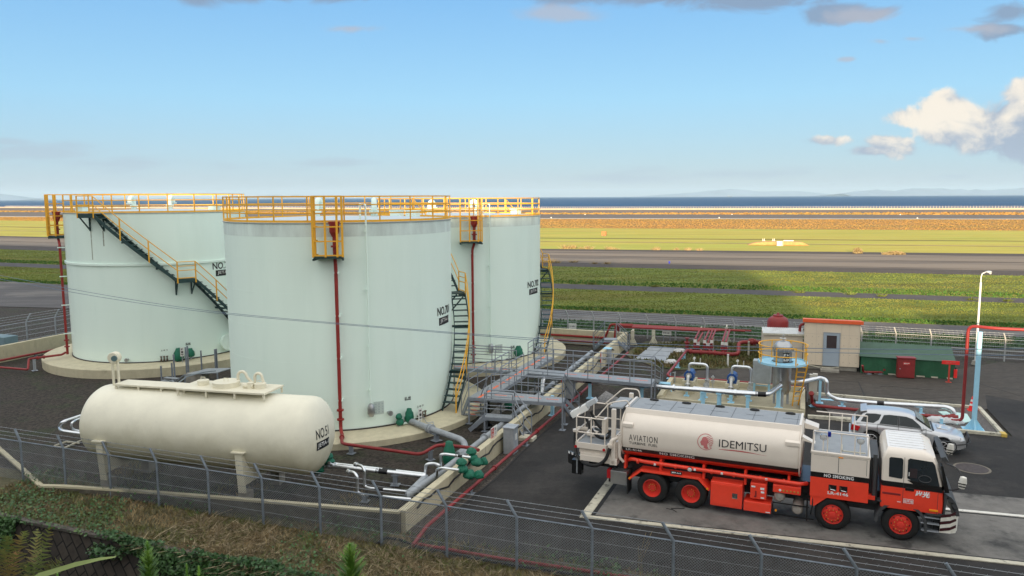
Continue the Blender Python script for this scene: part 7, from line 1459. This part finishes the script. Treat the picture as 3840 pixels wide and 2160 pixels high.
# mirrors on tubes
mb = MB(); mb.tube([V((8.40, .15, 2.5)), V((8.72, -.1, 2.45)), V((8.80, -.3, 2.28)), V((8.80, -.3, 1.96)), V((8.66, -.1, 1.80)), V((8.46, .1, 1.72))], .016, 6, fil=.15); mb.tube([V((8.40, TW - .15, 2.5)), V((8.95, TW + .1, 2.44)), V((9.0, TW + .15, 2.2)), V((8.5, TW - .2, 1.85))], .016, 6, fil=.15); mb.build('mirror_arm', M_tblk, tk, local=True)
for y, z in ((-.3, 2.12), (TW + .12, 2.2)):
    mb = MB(); mb.lathe([(0, -.19), (.08, -.16), (.11, 0), (.08, .16), (0, .19)], V((8.82, y, z)), 14, axis=(0.1, 0, 1)); o = mb.build('mirror', M_white, tk, smooth=50, local=True)
    sm = MB()
    for k in range(4): sm.lathe([(.085 + .028 * (1 - abs(k - 1.5) / 1.5), -.13 + .075 * k), (.09 + .026 * (1 - abs(k - 1.5) / 1.5), -.10 + .075 * k)], V((8.82, y, z)), 14, axis=(.1, 0.3, 1))
    sm.build('mirror_stripe', M_tblk, o, local=True)
# rear lift platform with its rails, hoses and control boxes
lf = bpy.data.objects.new('lift_platform', None); COL.objects.link(lf); lf.parent = tk
mb = MB(); mb.box(-2.62, -1.58, .05, 1.95, 1.68, 1.74); mb.build('platform_floor', M_tgrey, lf, local=True)
mb = MB(); mb.box(-2.66, -1.54, -.0, .05, 1.58, 1.78); mb.box(-2.66, -1.54, 1.95, 2.0, 1.58, 1.78); mb.box(-2.66, -2.61, .0, 2.0, 1.58, 1.78); mb.box(-1.58, -1.54, 0, 2, 1.58, 1.78); mb.build('platform_edge', M_ivory, lf, bevel=.008, local=True)
c4 = [V((-1.60, .02, 0)), V((-2.64, .02, 0)), V((-2.64, 1.98, 0)), V((-1.60, 1.98, 0))]
for z in (2.14, 2.66): rlm = MB(); rlm.tube([p + ZUP * z for p in c4], .025, 8, fil=.15); lro = rlm.build('platform_rail', M_ivory, lf, smooth=50, local=True)
for p in (V((-1.62, .02, 0)), V((-2.1, .02, 0)), V((-2.62, .02, 0)), V((-2.64, 1.0, 0)), V((-2.62, 1.98, 0)), V((-2.1, 1.98, 0)), V((-1.62, 1.98, 0))): mb = MB(); mb.tube([p + ZUP * 1.7, p + ZUP * 2.66], .022, 8); mb.build('rail_post', M_ivory, lf, local=True)
mb = MB(); mb.box(-1.74, -1.64, .06, .5, 2.1, 2.62); mb.build('side_locker', M_ivory, lf, bevel=.01, local=True)
Rm = Matrix.Translation(V((-2.66, .75, 2.72))) @ Matrix.Rotation(-.55, 4, 'Y') @ Matrix.Rotation(.25, 4, 'Z')
mb = MB(); mb.box(-.40, .22, -.32, .32, -.10, .12, Rm); cbx = mb.build('control_box', mat('control_white', (.66, .66, .64), .5, var=.05), lf, bevel=.012, local=True)
mb = MB(); mb.box(.23, .60, -.26, .30, -.02, .14, Rm); mb.build('control_lid', mat('control_grey', (.42, .44, .46), .5), lf, bevel=.01, local=True); mb = MB(); mb.tube([Rm @ V((-.28, -.1, .13)), Rm @ V((-.28, -.1, .16)), Rm @ V((-.12, -.1, .16)), Rm @ V((-.12, -.1, .13))], .012, 6); mb.box(-.02, .02, -.3, .3, .12, .135, Rm); mb.build('latch', M_dkplas, cbx, local=True)
for p in ([V((-2.5, .6, 2.55)), V((-2.25, .5, 2.1)), V((-1.95, .45, 1.86)), V((-1.7, .6, 1.84)), V((-1.75, 1.2, 1.85)), V((-2.2, 1.4, 1.9))], [V((-2.4, .95, 2.6)), V((-2.15, .85, 2.2)), V((-1.85, .8, 2.0)), V((-1.68, 1.1, 1.95))], [V((-2.4, 1.5, 1.85)), V((-2.0, 1.0, 1.9)), V((-1.75, .9, 1.95))]): mb = MB(); mb.tube(p, .05, 10, fil=.25); mb.build('hose', M_black, lf, smooth=60, local=True)
mb = MB(); mb.tube([V((-2.9, .75, 1.95)), V((-2.92, .72, 1.5)), V((-2.75, .35, 1.2)), V((-2.3, -.05, 1.06)), V((-1.85, -.12, 1.06)), V((-1.55, -.08, 1.3)), V((-1.42, .0, 1.75))], .06, 12, fil=.4); mb.build('fuel_hose', M_black, tk, smooth=60, local=True)
mb = MB(); mb.tube([V((-2.55, 1.0, 1.95)), V((-2.85, .85, 2.0)), V((-2.9, .76, 1.85))], .075, 12, fil=.15); mb.tube([V((-1.42, .0, 1.72)), V((-1.38, .02, 1.98)), V((-1.2, .12, 2.08))], .075, 12, fil=.12); mb.cyl(V((-2.9, .76, 1.9)), V((-2.9, .76, 1.98)), .10, n=14); mb.cyl(V((-1.42, 0, 1.78)), V((-1.41, 0, 1.86)), .10, n=14); mb.tube([V((-2.5, .9, 1.82)), V((-2.2, .8, 1.82))], .07, 10); mb.tube([V((-2.5, 1.15, 1.84)), V((-2.15, 1.05, 1.84))], .07, 10); mb.build('swivel_joint', M_ivory, tk, smooth=50, local=True)
mb = MB(); mb.box(-1.40, -1.26, .02, .14, 1.15, 3.05); mb.box(-1.40, -1.26, 2.3, 2.42, 1.15, 3.05); mb.box(-1.45, -1.2, .02, 2.4, 1.12, 1.28); mb.box(-1.3, -1.2, .12, 2.3, 1.3, 1.9); mb.build('tower_frame', M_ivory, tk, bevel=.01, local=True)
mb = MB(); mb.box(-1.56, -1.12, .35, 1.7, 3.0, 3.05); mb.build('tower_deck', M_tgrey, tk, local=True)
mb = MB(); mb.box(-2.55, -1.35, .12, 1.85, 1.40, 1.60); mb.box(-2.5, -1.35, .05, 1.9, 1.20, 1.42); mb.box(-2.5, -1.2, .03, .10, 1.14, 1.34); mb.build('lift_frame', M_ivory, tk, bevel=.012, local=True)
mb = MB(); mb.bar(V((-2.5, .3, 1.2)), V((-1.3, .3, .95)), .08); mb.box(-2.3, -1.0, .4, 1.9, .9, 1.18); mb.build('lift_arm', M_tblk, tk, local=True)
for y in (.1, 1.0): mb = MB(); mb.cyl(V((-2.64 if y < .5 else -1.64, -.015, 1.62)), V((-2.64 if y < .5 else -1.64, .02, 1.62)), .05, n=12); mb.build('red_lamp', M_rlens, tk, local=True)
mb = MB(); mb.prism([V((-3.35, 1.25, .55)), V((-3.35, 1.25, .98)), V((-2.6, .55, 1.10)), V((-2.6, .55, .60))], (.05, .06, 0)); mb.box(-2.95, -2.6, .5, .75, .45, .95); mb.build('tail_guard', M_tblk, tk, local=True)
mb = MB()
for k in range(4): f = k / 4; a = V((-3.34, 1.235, .9)).lerp(V((-2.6, .535, 1.02)), f); b = V((-3.34, 1.235, .9)).lerp(V((-2.6, .535, 1.02)), f + .13); mb.face([a + ZUP * .0, b, b + ZUP * .09, a + ZUP * .09])
mb.build('warning_stripe', Mw, tk, local=True); mb = MB(); mb.bar(V((-2.75, .48, .5)), V((-2.75, .48, 1.1)), .05); mb.build('guard_strut', M_galv, tk, local=True)
mb = MB(); mb.tube([V((-1.95, .0, 2.65)), V((-1.5, .1, 3.22)), V((-1.35, .1, 3.28)), V((-.98, .5, 3.28)), V((-.92, .55, 3.05))], .022, 8, fil=.15); mb.build('grab_rail', M_ivory, tk, smooth=50, local=True); mb = MB(); mb.tube([V((-2.2, 1.95, 2.65)), V((-1.5, 1.9, 3.32)), V((-.95, 1.9, 3.32)), V((-.9, 1.9, 3.05))], .022, 8, fil=.15); mb.build('grab_rail', M_ivory, tk, smooth=50, local=True)
mb = MB(); mb.tube([V((-1.12, .06, 2.2)), V((-1.12, .06, 1.4)), V((-1.0, .15, 1.25))], .05, 10, fil=.1); mb.build('down_pipe', M_ivory, tk, smooth=50, local=True)
mb = MB(); t_ = tk.location; mb.tube([V((.55, -.25, .02)), V((.8, -.3, .02)), V((.92, -.42, .02)), V((.70, -.2, .02)), V((1.1, -.05, .03))], .012, 6); mb.build('ground_cable', M_black, tk, local=True)
# ================================================================== the silver estate car
cr_w, cf_w = Vector((14.47, 30.17, 0)), Vector((16.78, 29.15, 0)); cdv = (cf_w - cr_w).normalized()
car = thing('parked_car', 'silver estate car parked behind the truck cab, facing right', 'car', cr_w, math.atan2(cdv.y, cdv.x))
M_silv = mat('silver_car_paint', (.53, .54, .555), .3, .55, var=.03, coat=.6, scale=1); M_cglass = mat('car_glass', (.020, .028, .030), .08, spec=.35); M_trim = mat('black_trim', (.015, .015, .016), .5)
CW = 1.68
def loft(nm, secs, m, parent, smooth=60, bevel=0., caps=True):
    mb = MB(); n = len(secs[0]); mb.v = [tuple(p) for s_ in secs for p in s_]
    for i in range(len(secs) - 1):
        for j in range(n - 1): mb.f.append((i * n + j, (i + 1) * n + j, (i + 1) * n + j + 1, i * n + j + 1)); mb.m.append(0)
    if caps: mb.f += [tuple(range(n)), tuple((len(secs) - 1) * n + j for j in range(n))]; mb.m += [0, 0]
    return mb.build(nm, m, parent, smooth=smooth, bevel=bevel, local=True)
# lower body: stations along x (rear wheel 0, front wheel 2.525): bottom, belt height, half-width inset, bonnet line
body = [(-.78, .42, .62, .30), (-.74, .30, .86, .14), (-.62, .24, .93, .05), (-.40, .22, .95, .02), (-.33, .22, .95, .0), (.0, .22, .95, .0), (.33, .22, .945, 0), (.9, .22, .935, 0), (1.6, .22, .925, 0), (2.0, .22, .91, .0), (2.2, .22, .885, .0), (2.53, .22, .84, .0), (2.86, .22, .79, .02), (3.10, .24, .745, .07), (3.26, .28, .68, .17), (3.34, .38, .56, .30)]
def arch_low(x):
    for c_ in (0, 2.525):
        if abs(x - c_) < .345: return .33 + math.sqrt(max(0, .36 ** 2 - (x - c_) ** 2)) * .98
    return None
xsb = sorted(set([b[0] for b in body] + list(np.linspace(-.36, .36, 13)) + list(np.linspace(2.165, 2.885, 13))))
bi = lambda x, k: np.interp(x, [b[0] for b in body], [b[k] for b in body]); secs = []
for x in xsb:
    lo, top, ins = bi(x, 1), bi(x, 2), bi(x, 3); al = arch_low(x); lo2 = max(lo, al) if al else lo; mid = .60; tw = .055
    s_ = [(x, ins + .10, lo2), (x, ins + .012, lo2 + .01), (x, ins, max(lo2 + .03, .48)), (x, ins - .012, max(lo2 + .06, mid)), (x, ins + .01, top - .12), (x, ins + .03, top - .05), (x, ins + .075, top - .008), (x, ins + .16, top + .008), (x, CW * .3, top + .028), (x, CW / 2, top + .034)]
    secs.append([V(p) for p in s_] + [V((p[0], CW - p[1], p[2])) for p in reversed(s_[:-1])])
loft('body', secs, M_silv, car, smooth=38)
mb = MB(); mb.box(-.55, 3.15, .12, CW - .12, .2, .7); mb.build('underbody', M_trim, car, local=True)
# greenhouse: x stations with roof height
gh = [(-.60, .93, .96), (-.50, .935, 1.12), (-.34, .94, 1.36), (-.22, .94, 1.405), (.1, .94, 1.43), (.6, .935, 1.445), (1.0, .93, 1.44), (1.35, .925, 1.40), (1.55, .92, 1.33), (1.85, .91, 1.14), (2.14, .895, .92)]
secs = []
for x, b, t in gh:
    h = t - b; tin = .06 + .17 * min(1, h / .45); s_ = [(x, .055, b), (x, .06 + (tin - .06) * .5, b + h * .5), (x, .06 + (tin - .06) * .86, b + h * .84), (x, tin + .02, t - .05 * min(1, h / .3)), (x, tin + .12, t - .012 * min(1, h / .3)), (x, CW * .32, t + .012), (x, CW / 2, t + .02)]
    secs.append([V(p) for p in s_] + [V((p[0], CW - p[1], p[2])) for p in reversed(s_[:-1])])
loft('roof', secs, M_silv, car, smooth=40)
ghy = lambda z, b, t: .055 + (.06 + .17 * min(1, (t - b) / .45) - .06) * min(1.0, (z - b) / (t - b) / .86 * .86) if t > b else .055
def gl_side(nm, pts, far=False, lift=.012, m=None):
    poly = []
    for (a, b), (c_, d) in zip(pts, pts[1:] + pts[:1]):
        for t in np.linspace(0, 1, 5)[:-1]:
            x, z = a + (c_ - a) * t, b + (d - b) * t; bb, tt = np.interp(x, [g_[0] for g_ in gh], [g_[1] for g_ in gh]), np.interp(x, [g_[0] for g_ in gh], [g_[2] for g_ in gh]); h = tt - bb; tin = .06 + .17 * min(1, h / .45); y = np.interp((z - bb) / h, [0, .5, .84, 1], [.055, .06 + (tin - .06) * .5, .06 + (tin - .06) * .86, tin + .02]) - lift
            poly.append(V((x, CW - y if far else y, z)))
    mb = MB(); mb.prism(poly, (0, .004 * (-1 if far else 1), 0)); return mb.build(nm, m or M_cglass, car, local=True)
for far in (False, True):
    gl_side('quarter_window', [(-.42, 1.0), (.05, .985), (.24, 1.12), (.33, 1.33), (.1, 1.345), (-.22, 1.32), (-.3, 1.22)], far)
    gl_side('door_window', [(.27, .985), (.93, .975), (.93, 1.345), (.62, 1.35), (.42, 1.32)], far); gl_side('door_window', [(.98, .975), (1.80, .955), (1.68, 1.09), (1.45, 1.27), (1.22, 1.335), (.98, 1.345)], far)
    gl_side('window_trim', [(.20, .955), (1.95, .93), (1.95, .945), (.20, .972)], far, .016, M_trim); gl_side('door_pillar', [(.935, .97), (.975, .97), (.975, 1.35), (.935, 1.35)], far, .016, M_trim)
mb = MB(); a = [V((-.585, .16, .99)), V((-.585, CW - .16, .99)), V((-.365, CW - .26, 1.31)), V((-.365, .26, 1.31))]; mb.prism(a, (-.018, 0, .006)); mb.build('tailgate_window', M_cglass, car, local=True)
mb = MB(); mb.prism([V((2.10, .12, .945)), V((2.10, CW - .12, .945)), V((1.86, CW - .17, 1.135)), V((1.86, .17, 1.135))], (.016, 0, .014)); mb.prism([V((1.86, .17, 1.135)), V((1.86, CW - .17, 1.135)), V((1.57, CW - .26, 1.33)), V((1.57, .26, 1.33))], (.016, 0, .014)); mb.build('windscreen', M_cglass, car, local=True)
mb = MB(); mb.prism([V((-.44, .24, 1.345)), V((-.20, .24, 1.40)), V((-.20, CW - .24, 1.40)), V((-.44, CW - .24, 1.345))], (0, 0, .04)); mb.build('roof_spoiler', M_silv, car, bevel=.015, local=True)
mb = MB(); mb.box(2.06, 2.22, .16, CW - .16, .885, .925); mb.build('cowl', M_trim, car, local=True)
mb = MB(); mb.prism([V((2.34, .58, .90)), V((2.36, .58, .935)), V((2.75, .62, .862)), V((2.75, .62, .835))], (0, CW - 1.18, 0)); mb.build('bonnet_scoop', M_silv, car, bevel=.015, local=True)
mb = MB(); mb.prism([V((-.79, .10, .60)), V((-.50, -.016, .62)), V((-.43, -.016, .80)), V((-.74, .08, .84))], (.02, .10, 0)); mb.build('tail_lamp', M_rlens, car, bevel=.01, local=True)
mb = MB(); mb.prism([V((-.79, CW - .10, .60)), V((-.50, CW + .016, .62)), V((-.43, CW + .016, .80)), V((-.74, CW - .08, .84))], (.02, -.10, 0)); mb.build('tail_lamp', M_rlens, car, bevel=.01, local=True)
for y, s_ in ((.16, 1), (CW - .16, -1)): mb = MB(); mb.prism([V((3.02, y - .1 * s_, .58)), V((3.31, y + .06 * s_, .58)), V((3.24, y + .06 * s_, .70)), V((2.98, y - .10 * s_, .72))], (0, .22 * s_, 0)); mb.build('headlight', M_lens, car, bevel=.015, local=True)
mb = MB(); mb.box(3.28, 3.345, .5, CW - .5, .46, .58); mb.build('grille', M_trim, car, local=True)
mb = MB(); mb.box(-.84, -.68, .2, CW - .2, .33, .50); mb.box(3.18, 3.36, .3, CW - .3, .26, .42); mb.build('bumper', M_silv, car, bevel=.04, local=True)
mb = MB(); mb.tube([V((3.02, .02, .46)), V((3.3, .06, .5)), V((3.5, .35, .52)), V((3.5, CW - .35, .52)), V((3.3, CW - .06, .5))], .02, 6, fil=.1); mb.tube([V((3.36, .4, .3)), V((3.46, .4, .7)), V((3.46, CW - .4, .7)), V((3.36, CW - .4, .3))], .025, 6, fil=.1); mb.build('bull_bar', M_trim, car, local=True)
for x in (.62, 1.42): mb = MB(); mb.box(x, x + .2, -.028, -.008, .80, .84); mb.build('door_handle', M_silv, car, bevel=.006, local=True)
mb = MB(); mb.lathe([(0, -.09), (.06, -.07), (.075, .02), (.05, .09), (0, .1)], V((1.78, -.10, .985)), 12, axis=(0, 1, 0)); mb.cyl(V((1.78, -.02, .96)), V((1.78, .08, .95)), .025, n=8); mb.build('door_mirror', M_silv, car, smooth=50, local=True)
mb = MB(); mb.lathe([(0, -.09), (.06, -.07), (.075, .02), (.05, .09), (0, .1)], V((1.78, CW + .10, .985)), 12, axis=(0, 1, 0)); mb.build('door_mirror', M_silv, car, smooth=50, local=True)
mb = MB()
for x, z0, z1 in ((.20, .62, .95), (.955, .30, .95), (1.93, .55, .92)): mb = MB(); mb.box(x, x + .007, -.018, .03, z0, z1); mb.build('door_gap', M_trim, car, local=True)
M_tail = mat('alloy', (.62, .62, .63), .3, .8)
for x in (0, 2.525):
    for y, s_ in ((.0, 1), (CW, -1)):
        w_ = bpy.data.objects.new('wheel', None); COL.objects.link(w_); w_.parent = car; w_.location = (x, y, .315); mb = MB(); mb.lathe([(.20, .02 * s_), (.215, .0), (.29, .0), (.315, .03 * s_), (.315, .17 * s_), (.29, .2 * s_), (.2, .2 * s_)], (0, 0, 0), 36, axis=(0, 1, 0)); mb.build('tyre', M_tyre, w_, smooth=40, local=True)
        mb = MB(); mb.lathe([(.215, .0), (.205, -.008 * s_), (.185, .02 * s_), (.18, .1 * s_)], (0, 0, 0), 32, axis=(0, 1, 0)); mb.lathe([(.055, .01 * s_), (.05, -.005 * s_), (0, -.008 * s_)], (0, 0, 0), 20, axis=(0, 1, 0))
        for k in range(7): a = k * 2 * PI / 7; d = V((math.cos(a), 0, math.sin(a))); mb.bar(d * .03 + V((0, .012 * s_, 0)), d * .195 + V((0, .004 * s_, 0)), .036, .02, up=V((0, 1, 0)))
        mb.build('rim', M_tail, w_, smooth=35, local=True); mb = MB(); mb.cyl(V((0, .06 * s_, 0)), V((0, .07 * s_, 0)), .18, n=24); mb.build('brake_disc', M_trim, w_, local=True)
        mb = MB(); mb.lathe([(.36, .03 * s_), (.36, .25 * s_), (0, .25 * s_)], (0, 0, .01), 28, axis=(0, 1, 0)); mb.build('wheel_well', M_black, w_, local=True)
# ================================================================== foreground plants
r3 = np.random.default_rng(21)
def leaves(name, p, size, m, label, cat, seed, up=.6, kind=None, group=None):
    r_ = np.random.default_rng(seed); n = len(p); nn = r_.normal(0, 1, (n, 3)); nn[:, 2] = abs(nn[:, 2]) + up; nn[:, 1] -= .35; nn /= np.linalg.norm(nn, axis=1)[:, None]
    t = np.cross(nn, r_.normal(0, 1, (n, 3))); t /= np.linalg.norm(t, axis=1)[:, None]; b = np.cross(nn, t); s_ = size * r_.uniform(.55, 1.3, (n, 1))
    v = np.stack([p - t * s_ * .5, p + b * s_ * .42 + nn * s_ * .08, p + t * s_ * .5, p + t * s_ * .1 - b * s_ * .46 + nn * s_ * .05], 1); return tag(fast_mesh(name, v, 4, m), label, cat, group, kind)
def berm_pts(n, p0, p1, q0, q1): a = r3.uniform(p0, p1, n); b = r3.uniform(q0, q1, n); return a, b, np.stack([E1.x * a + E2.x * b, E1.y * a + E2.y * b], 1)
M_gr = mat('berm_grass', (.125, .14, .042), .85, var=.5, scale=2.5, col2=(.27, .20, .10), c2lo=.43, c2hi=.58, c2scale=.7); M_hay = mat('hay', (.42, .34, .22), .9, var=.4, scale=3); M_ivy = mat('ivy', (.05, .115, .034), .5, var=.6, scale=6, col2=(.10, .14, .03), c2lo=.5, c2hi=.7, c2scale=2, spec=.4)
a, b, p = berm_pts(34000, -26, 16, WQ + .05, WQ + 3.3); tag(tuft_mesh('berm_grass', p, .035, .13, M_gr, .9, r3), 'short dry and green grass on the berm in front of the fence', 'grass', kind='stuff')
a, b, p = berm_pts(22000, -18, 10, WQ - .05, WQ + 2.1); k = (np.sin(a * 1.1) + np.sin(a * 2.7 + b * 3) + r3.normal(0, .6, len(a))) > .1; tag(tuft_mesh('mown_hay', p[k], .016, .16, M_hay, 2.2, r3), 'loose pale cut grass lying along the head of the retaining wall', 'hay', kind='stuff')
def height_on_wall(q): return np.where(q > WQ, .03, (q - WQ) * 1 / .34)
N_ = 34000; aa = r3.uniform(-26, 16, N_); hang = np.clip(.15 + .40 * np.sin(aa * .8 + 1) + .30 * np.sin(aa * 2.1) + .2 * np.sin(aa * 4.3) + .45 * (aa > -18.4), 0.02, 1.5) * np.where((aa > -22.9) & (aa < -19.2), .03, 1)
dd = np.abs(r3.normal(0, .5, N_)); keep = dd < hang * 1.3; aa, dd = aa[keep], dd[keep]
qv = WQ - .34 * dd * .9 - .03; P_ = np.stack([E1.x * aa + E2.x * qv, E1.y * aa + E2.y * qv, -dd * .9 + .14 * r3.uniform(0, 1, len(aa))], 1); P_[:, 0] -= .08 * r3.uniform(0, 1, len(aa)) * E2.x; P_[:, 1] -= .12 * r3.uniform(0, 1, len(aa))
leaves('ivy_curtain', P_, .10, M_ivy, 'dark green ivy hanging over the head of the retaining wall', 'ivy', 3, .3, 'stuff')
aa, bb, p = berm_pts(16000, -26, 15, WQ - .02, WQ + 2.6); k = (np.sin(aa * .55 + 2) + .8 * np.sin(aa * 1.7 + bb) + r3.normal(0, .5, len(aa)) - .5 * (bb - WQ - .3) + np.where(aa < -18, .9, -.45)) > .6; P_ = np.concatenate([p[k], r3.uniform(.03, .16, (k.sum(), 1))], 1)
leaves('ground_ivy', P_, .085, M_ivy, 'patches of low ivy growing through the berm grass', 'ivy', 5, .9, 'stuff')
aa, bb, p = berm_pts(5200, -26, 6, WQ + 2.3, WQ + 3.3); k = (np.sin(aa * .9) + r3.normal(0, .6, len(aa)) + np.where(aa < -18, .9, 0)) > .55; P_ = np.concatenate([p[k], r3.uniform(.03, .40, (k.sum(), 1))], 1); leaves('fence_weeds', P_, .08, M_ivy, 'leafy green weeds growing along the foot of the foreground fence', 'weeds', 6, .5, 'stuff')
aa = r3.uniform(-24, 12, 5000); bb = r3.uniform(20.0, 22.0, 5000); tag(tuft_mesh('dike_weeds', np.stack([E1.x * aa + E2.x * bb, E1.y * aa + E2.y * bb], 1)[(np.sin(aa * 1.3) > .2) & (aa < -11)], .03, .16, M_gr, .5, r3), 'thin weeds between the fence and the low dike wall', 'weeds', kind='stuff')
N_ = 20000; aa = r3.uniform(-19.4, 4, N_); th = r3.uniform(0, 2 * PI, N_); rad = np.sqrt(r3.uniform(.3, 1, N_)); pat = .45 + .4 * np.sin(aa * 1.3 + .6) + .3 * np.sin(aa * 3.1); k = r3.uniform(0, 1, N_) < pat; aa, th, rad = aa[k], th[k], rad[k]
qv = WQ - .10 + .42 * rad * np.cos(th) * (.7 + .5 * np.sin(aa * 2.2)); P_ = np.stack([E1.x * aa + E2.x * qv, E1.y * aa + E2.y * qv, -.02 + .26 * rad * np.sin(th) - .25 * (qv < WQ - .25)], 1)
leaves('ivy_bank', P_, .11, mat('dark_ivy', (.032, .085, .024), .5, var=.6, scale=5, col2=(.07, .12, .03), c2lo=.5, c2hi=.7, c2scale=2), 'thick leafy ivy bulging over the edge of the retaining wall right of the bare blocks', 'ivy', 8, .5, 'stuff')
a, b, p = berm_pts(11000, -14.5, 12, WQ - .35, WQ + .5); tag(tuft_mesh('hanging_hay', p, .014, .14, M_hay, 2.6, r3, z=np.where(b < WQ, (b - WQ) * .8, 0)), 'pale dry grass hanging over the wall head at the bottom right', 'hay', kind='stuff')
# goldenrod spikes close to the camera, ferns at the lower left, one long blade
M_gold_l = mat('goldenrod_leaf', (.10, .21, .03), .5, var=.3, scale=8, col2=(.17, .29, .04), c2lo=.45, c2hi=.6, c2scale=5)
def goldenrod(px, py, Y, hgt, wid, label, seed):
    r_ = np.random.default_rng(seed); top = GY(px, py, Y); t = thing('goldenrod', label, 'plant', (top.x, top.y, top.z - hgt), 0, 'goldenrod spikes below the camera')
    base = top - ZUP * hgt; mb = MB(); mb.tube([base, top], .004, 6); mb.build('stem', M_gold_l, t)
    n = int(hgt * 700); f = r_.uniform(.3, 1, n); a = r_.uniform(0, 2 * PI, n); taper = np.clip((1 - f) * hgt / .16 + .16, 0, 1); L_ = wid * .8 * taper * r_.uniform(.7, 1.15, n)
    c_ = np.stack([np.full(n, base.x), np.full(n, base.y), base.z + f * hgt], 1); d = np.stack([np.cos(a) * .75, np.sin(a) * .75, np.full(n, .75)], 1); s_ = np.stack([-np.sin(a), np.cos(a), np.zeros(n)], 1) * (L_ * .09)[:, None]
    e = c_ + d * L_[:, None]; mid = c_ + d * (L_ * .5)[:, None] + np.array([0, 0, .0]); v = np.stack([c_, mid - s_, e, mid + s_], 1); fast_mesh('leaf_spray', v, 4, M_gold_l, t)
goldenrod(552, 2030, 3.6, 1.3, .085, 'goldenrod spike second from the left at the bottom edge', 1); goldenrod(1312, 2038, 3.4, 1.3, .12, 'tallest leafy goldenrod at the bottom edge, right of the middle', 2)
goldenrod(699, 2114, 3.4, 1.2, .05, 'small goldenrod tip, left one of a pair at the bottom edge', 3); goldenrod(745, 2122, 3.3, 1.2, .055, 'small goldenrod tip, right one of a pair at the bottom edge', 4); goldenrod(215, 2150, 3.3, 1.2, .05, 'tiny goldenrod tip beside the fern', 5)
M_fern = mat('fern', (.095, .125, .028), .6, var=.4, scale=3, col2=(.19, .11, .035), c2lo=.47, c2hi=.62, c2scale=1.6)
def frond(mb_v, a, tip, sag, wid, n=22):
    a, tip = Vector(a), Vector(tip); ax = (tip - a); side = ax.cross(Vector((0, 1, .2))).normalized()
    for i in range(n):
        f = i / n; p = a.lerp(tip, f) + ZUP * sag * math.sin(PI * f); w_ = wid * math.sin(PI * min(1, f * .85 + .15)) ** .7
        for s_ in (-1, 1):
            e = p + side * s_ * w_ + ax.normalized() * w_ * .45 + Vector((0, r3.uniform(-.02, .02), r3.uniform(-.015, .01))); h = ax.normalized() * (ax.length / n * .27)
            mb_v.append([tuple(p - h), tuple(e - h * .2), tuple(e + h * .2), tuple(p + h)])
ft = thing('fern', 'browning fern fronds at the lower left corner', 'fern', GY(60, 2250, 4.4)); root = [GY(40, 2300, 4.4), GY(110, 2330, 4.3)]
for i, (r_, x, y, s_) in enumerate(((0, 30, 2010, .12), (0, 95, 1990, .1), (1, 145, 1975, .06), (1, 190, 1970, .04), (0, 10, 2060, .1), (1, 150, 2060, .1), (0, -40, 2080, .1), (1, 225, 2110, .05), (0, 60, 2070, .1), (1, 105, 2110, .08))):
    fv = []; frond(fv, root[r_], GY(x, y, 4.3 + .12 * (i % 3)), s_, .06); fast_mesh('frond', np.array(fv), 4, M_fern, ft)
f2 = thing('fern', 'small fern frond beside the long grass blade', 'fern', GY(200, 2240, 4.6)); fv = []; frond(fv, GY(160, 2230, 4.6), GY(232, 2092, 4.6), .03, .05, 14); frond(fv, GY(150, 2240, 4.6), GY(185, 2105, 4.6), .03, .05, 14); fast_mesh('frond', np.array(fv), 4, M_fern, f2)
mb = MB(); bl = [GY(60, 2215, 3.0), GY(140, 2162, 3.0), GY(280, 2118, 3.05), GY(370, 2098, 3.1), GY(432, 2090, 3.12)]; wd_ = [.018, .020, .015, .009, .001]
for i in range(4): mb.add([bl[i] - ZUP * wd_[i] * .6, bl[i + 1] - ZUP * wd_[i + 1] * .6, bl[i + 1] + Vector((0, .01, wd_[i + 1] * .5)), bl[i] + Vector((0, .01, wd_[i] * .5))], [(0, 1, 2, 3)])
tag(mb.build('tall_grass', mat('long_blade', (.20, .25, .08), .6, var=.2)), 'one long green grass blade leaning in from the lower left', 'grass blade')
for k, (x0, y0, x1, y1, Y) in enumerate(((1502 + 900, 2160, 2400 + 20, 1996, 17.6),)):
    dt = thing('dry_stalk', 'dry bare stalks standing in front of the fence right of the middle', 'plant', G(2405, 2165, .3)); b_ = G(2408, 2168, .2)
    for i, (dx, h, l) in enumerate(((-.02, 1.25, .10), (.02, 1.32, .22), (-.05, .85, -.06), (.03, 1.0, .15))): mb = MB(); mb.tube([b_ + E1 * dx, b_ + E1 * (dx - .06) + ZUP * h * .45, b_ + E1 * (dx + l) + ZUP * h], .006, 5); mb.build('stalk', M_straw, dt)
for mat_ in (M_gr, M_ivy, M_bl1, M_bl2, M_bl3): pass
S.cycles.use_denoising = True
# ================================================================== the air between here and the far shore
mb = MB(); mb.box(-15000, 15000, -480, 21500, -6, 215); hz_ = mb.build('haze', mat('haze', (1, 1, 1)))
hm = bpy.data.materials['haze'].node_tree; hm.nodes.clear(); ho = hm.nodes.new('ShaderNodeOutputMaterial'); hv = hm.nodes.new('ShaderNodeVolumePrincipled')
hv.inputs['Color'].default_value = (.55, .78, 1, 1); hv.inputs['Density'].default_value = HAZE = 4.5e-5; hm.links.new(hv.outputs[0], ho.inputs['Volume']); tag(hz_, 'thin blue sea haze', 'haze', kind='stuff')
bpy.context.view_layer.update()
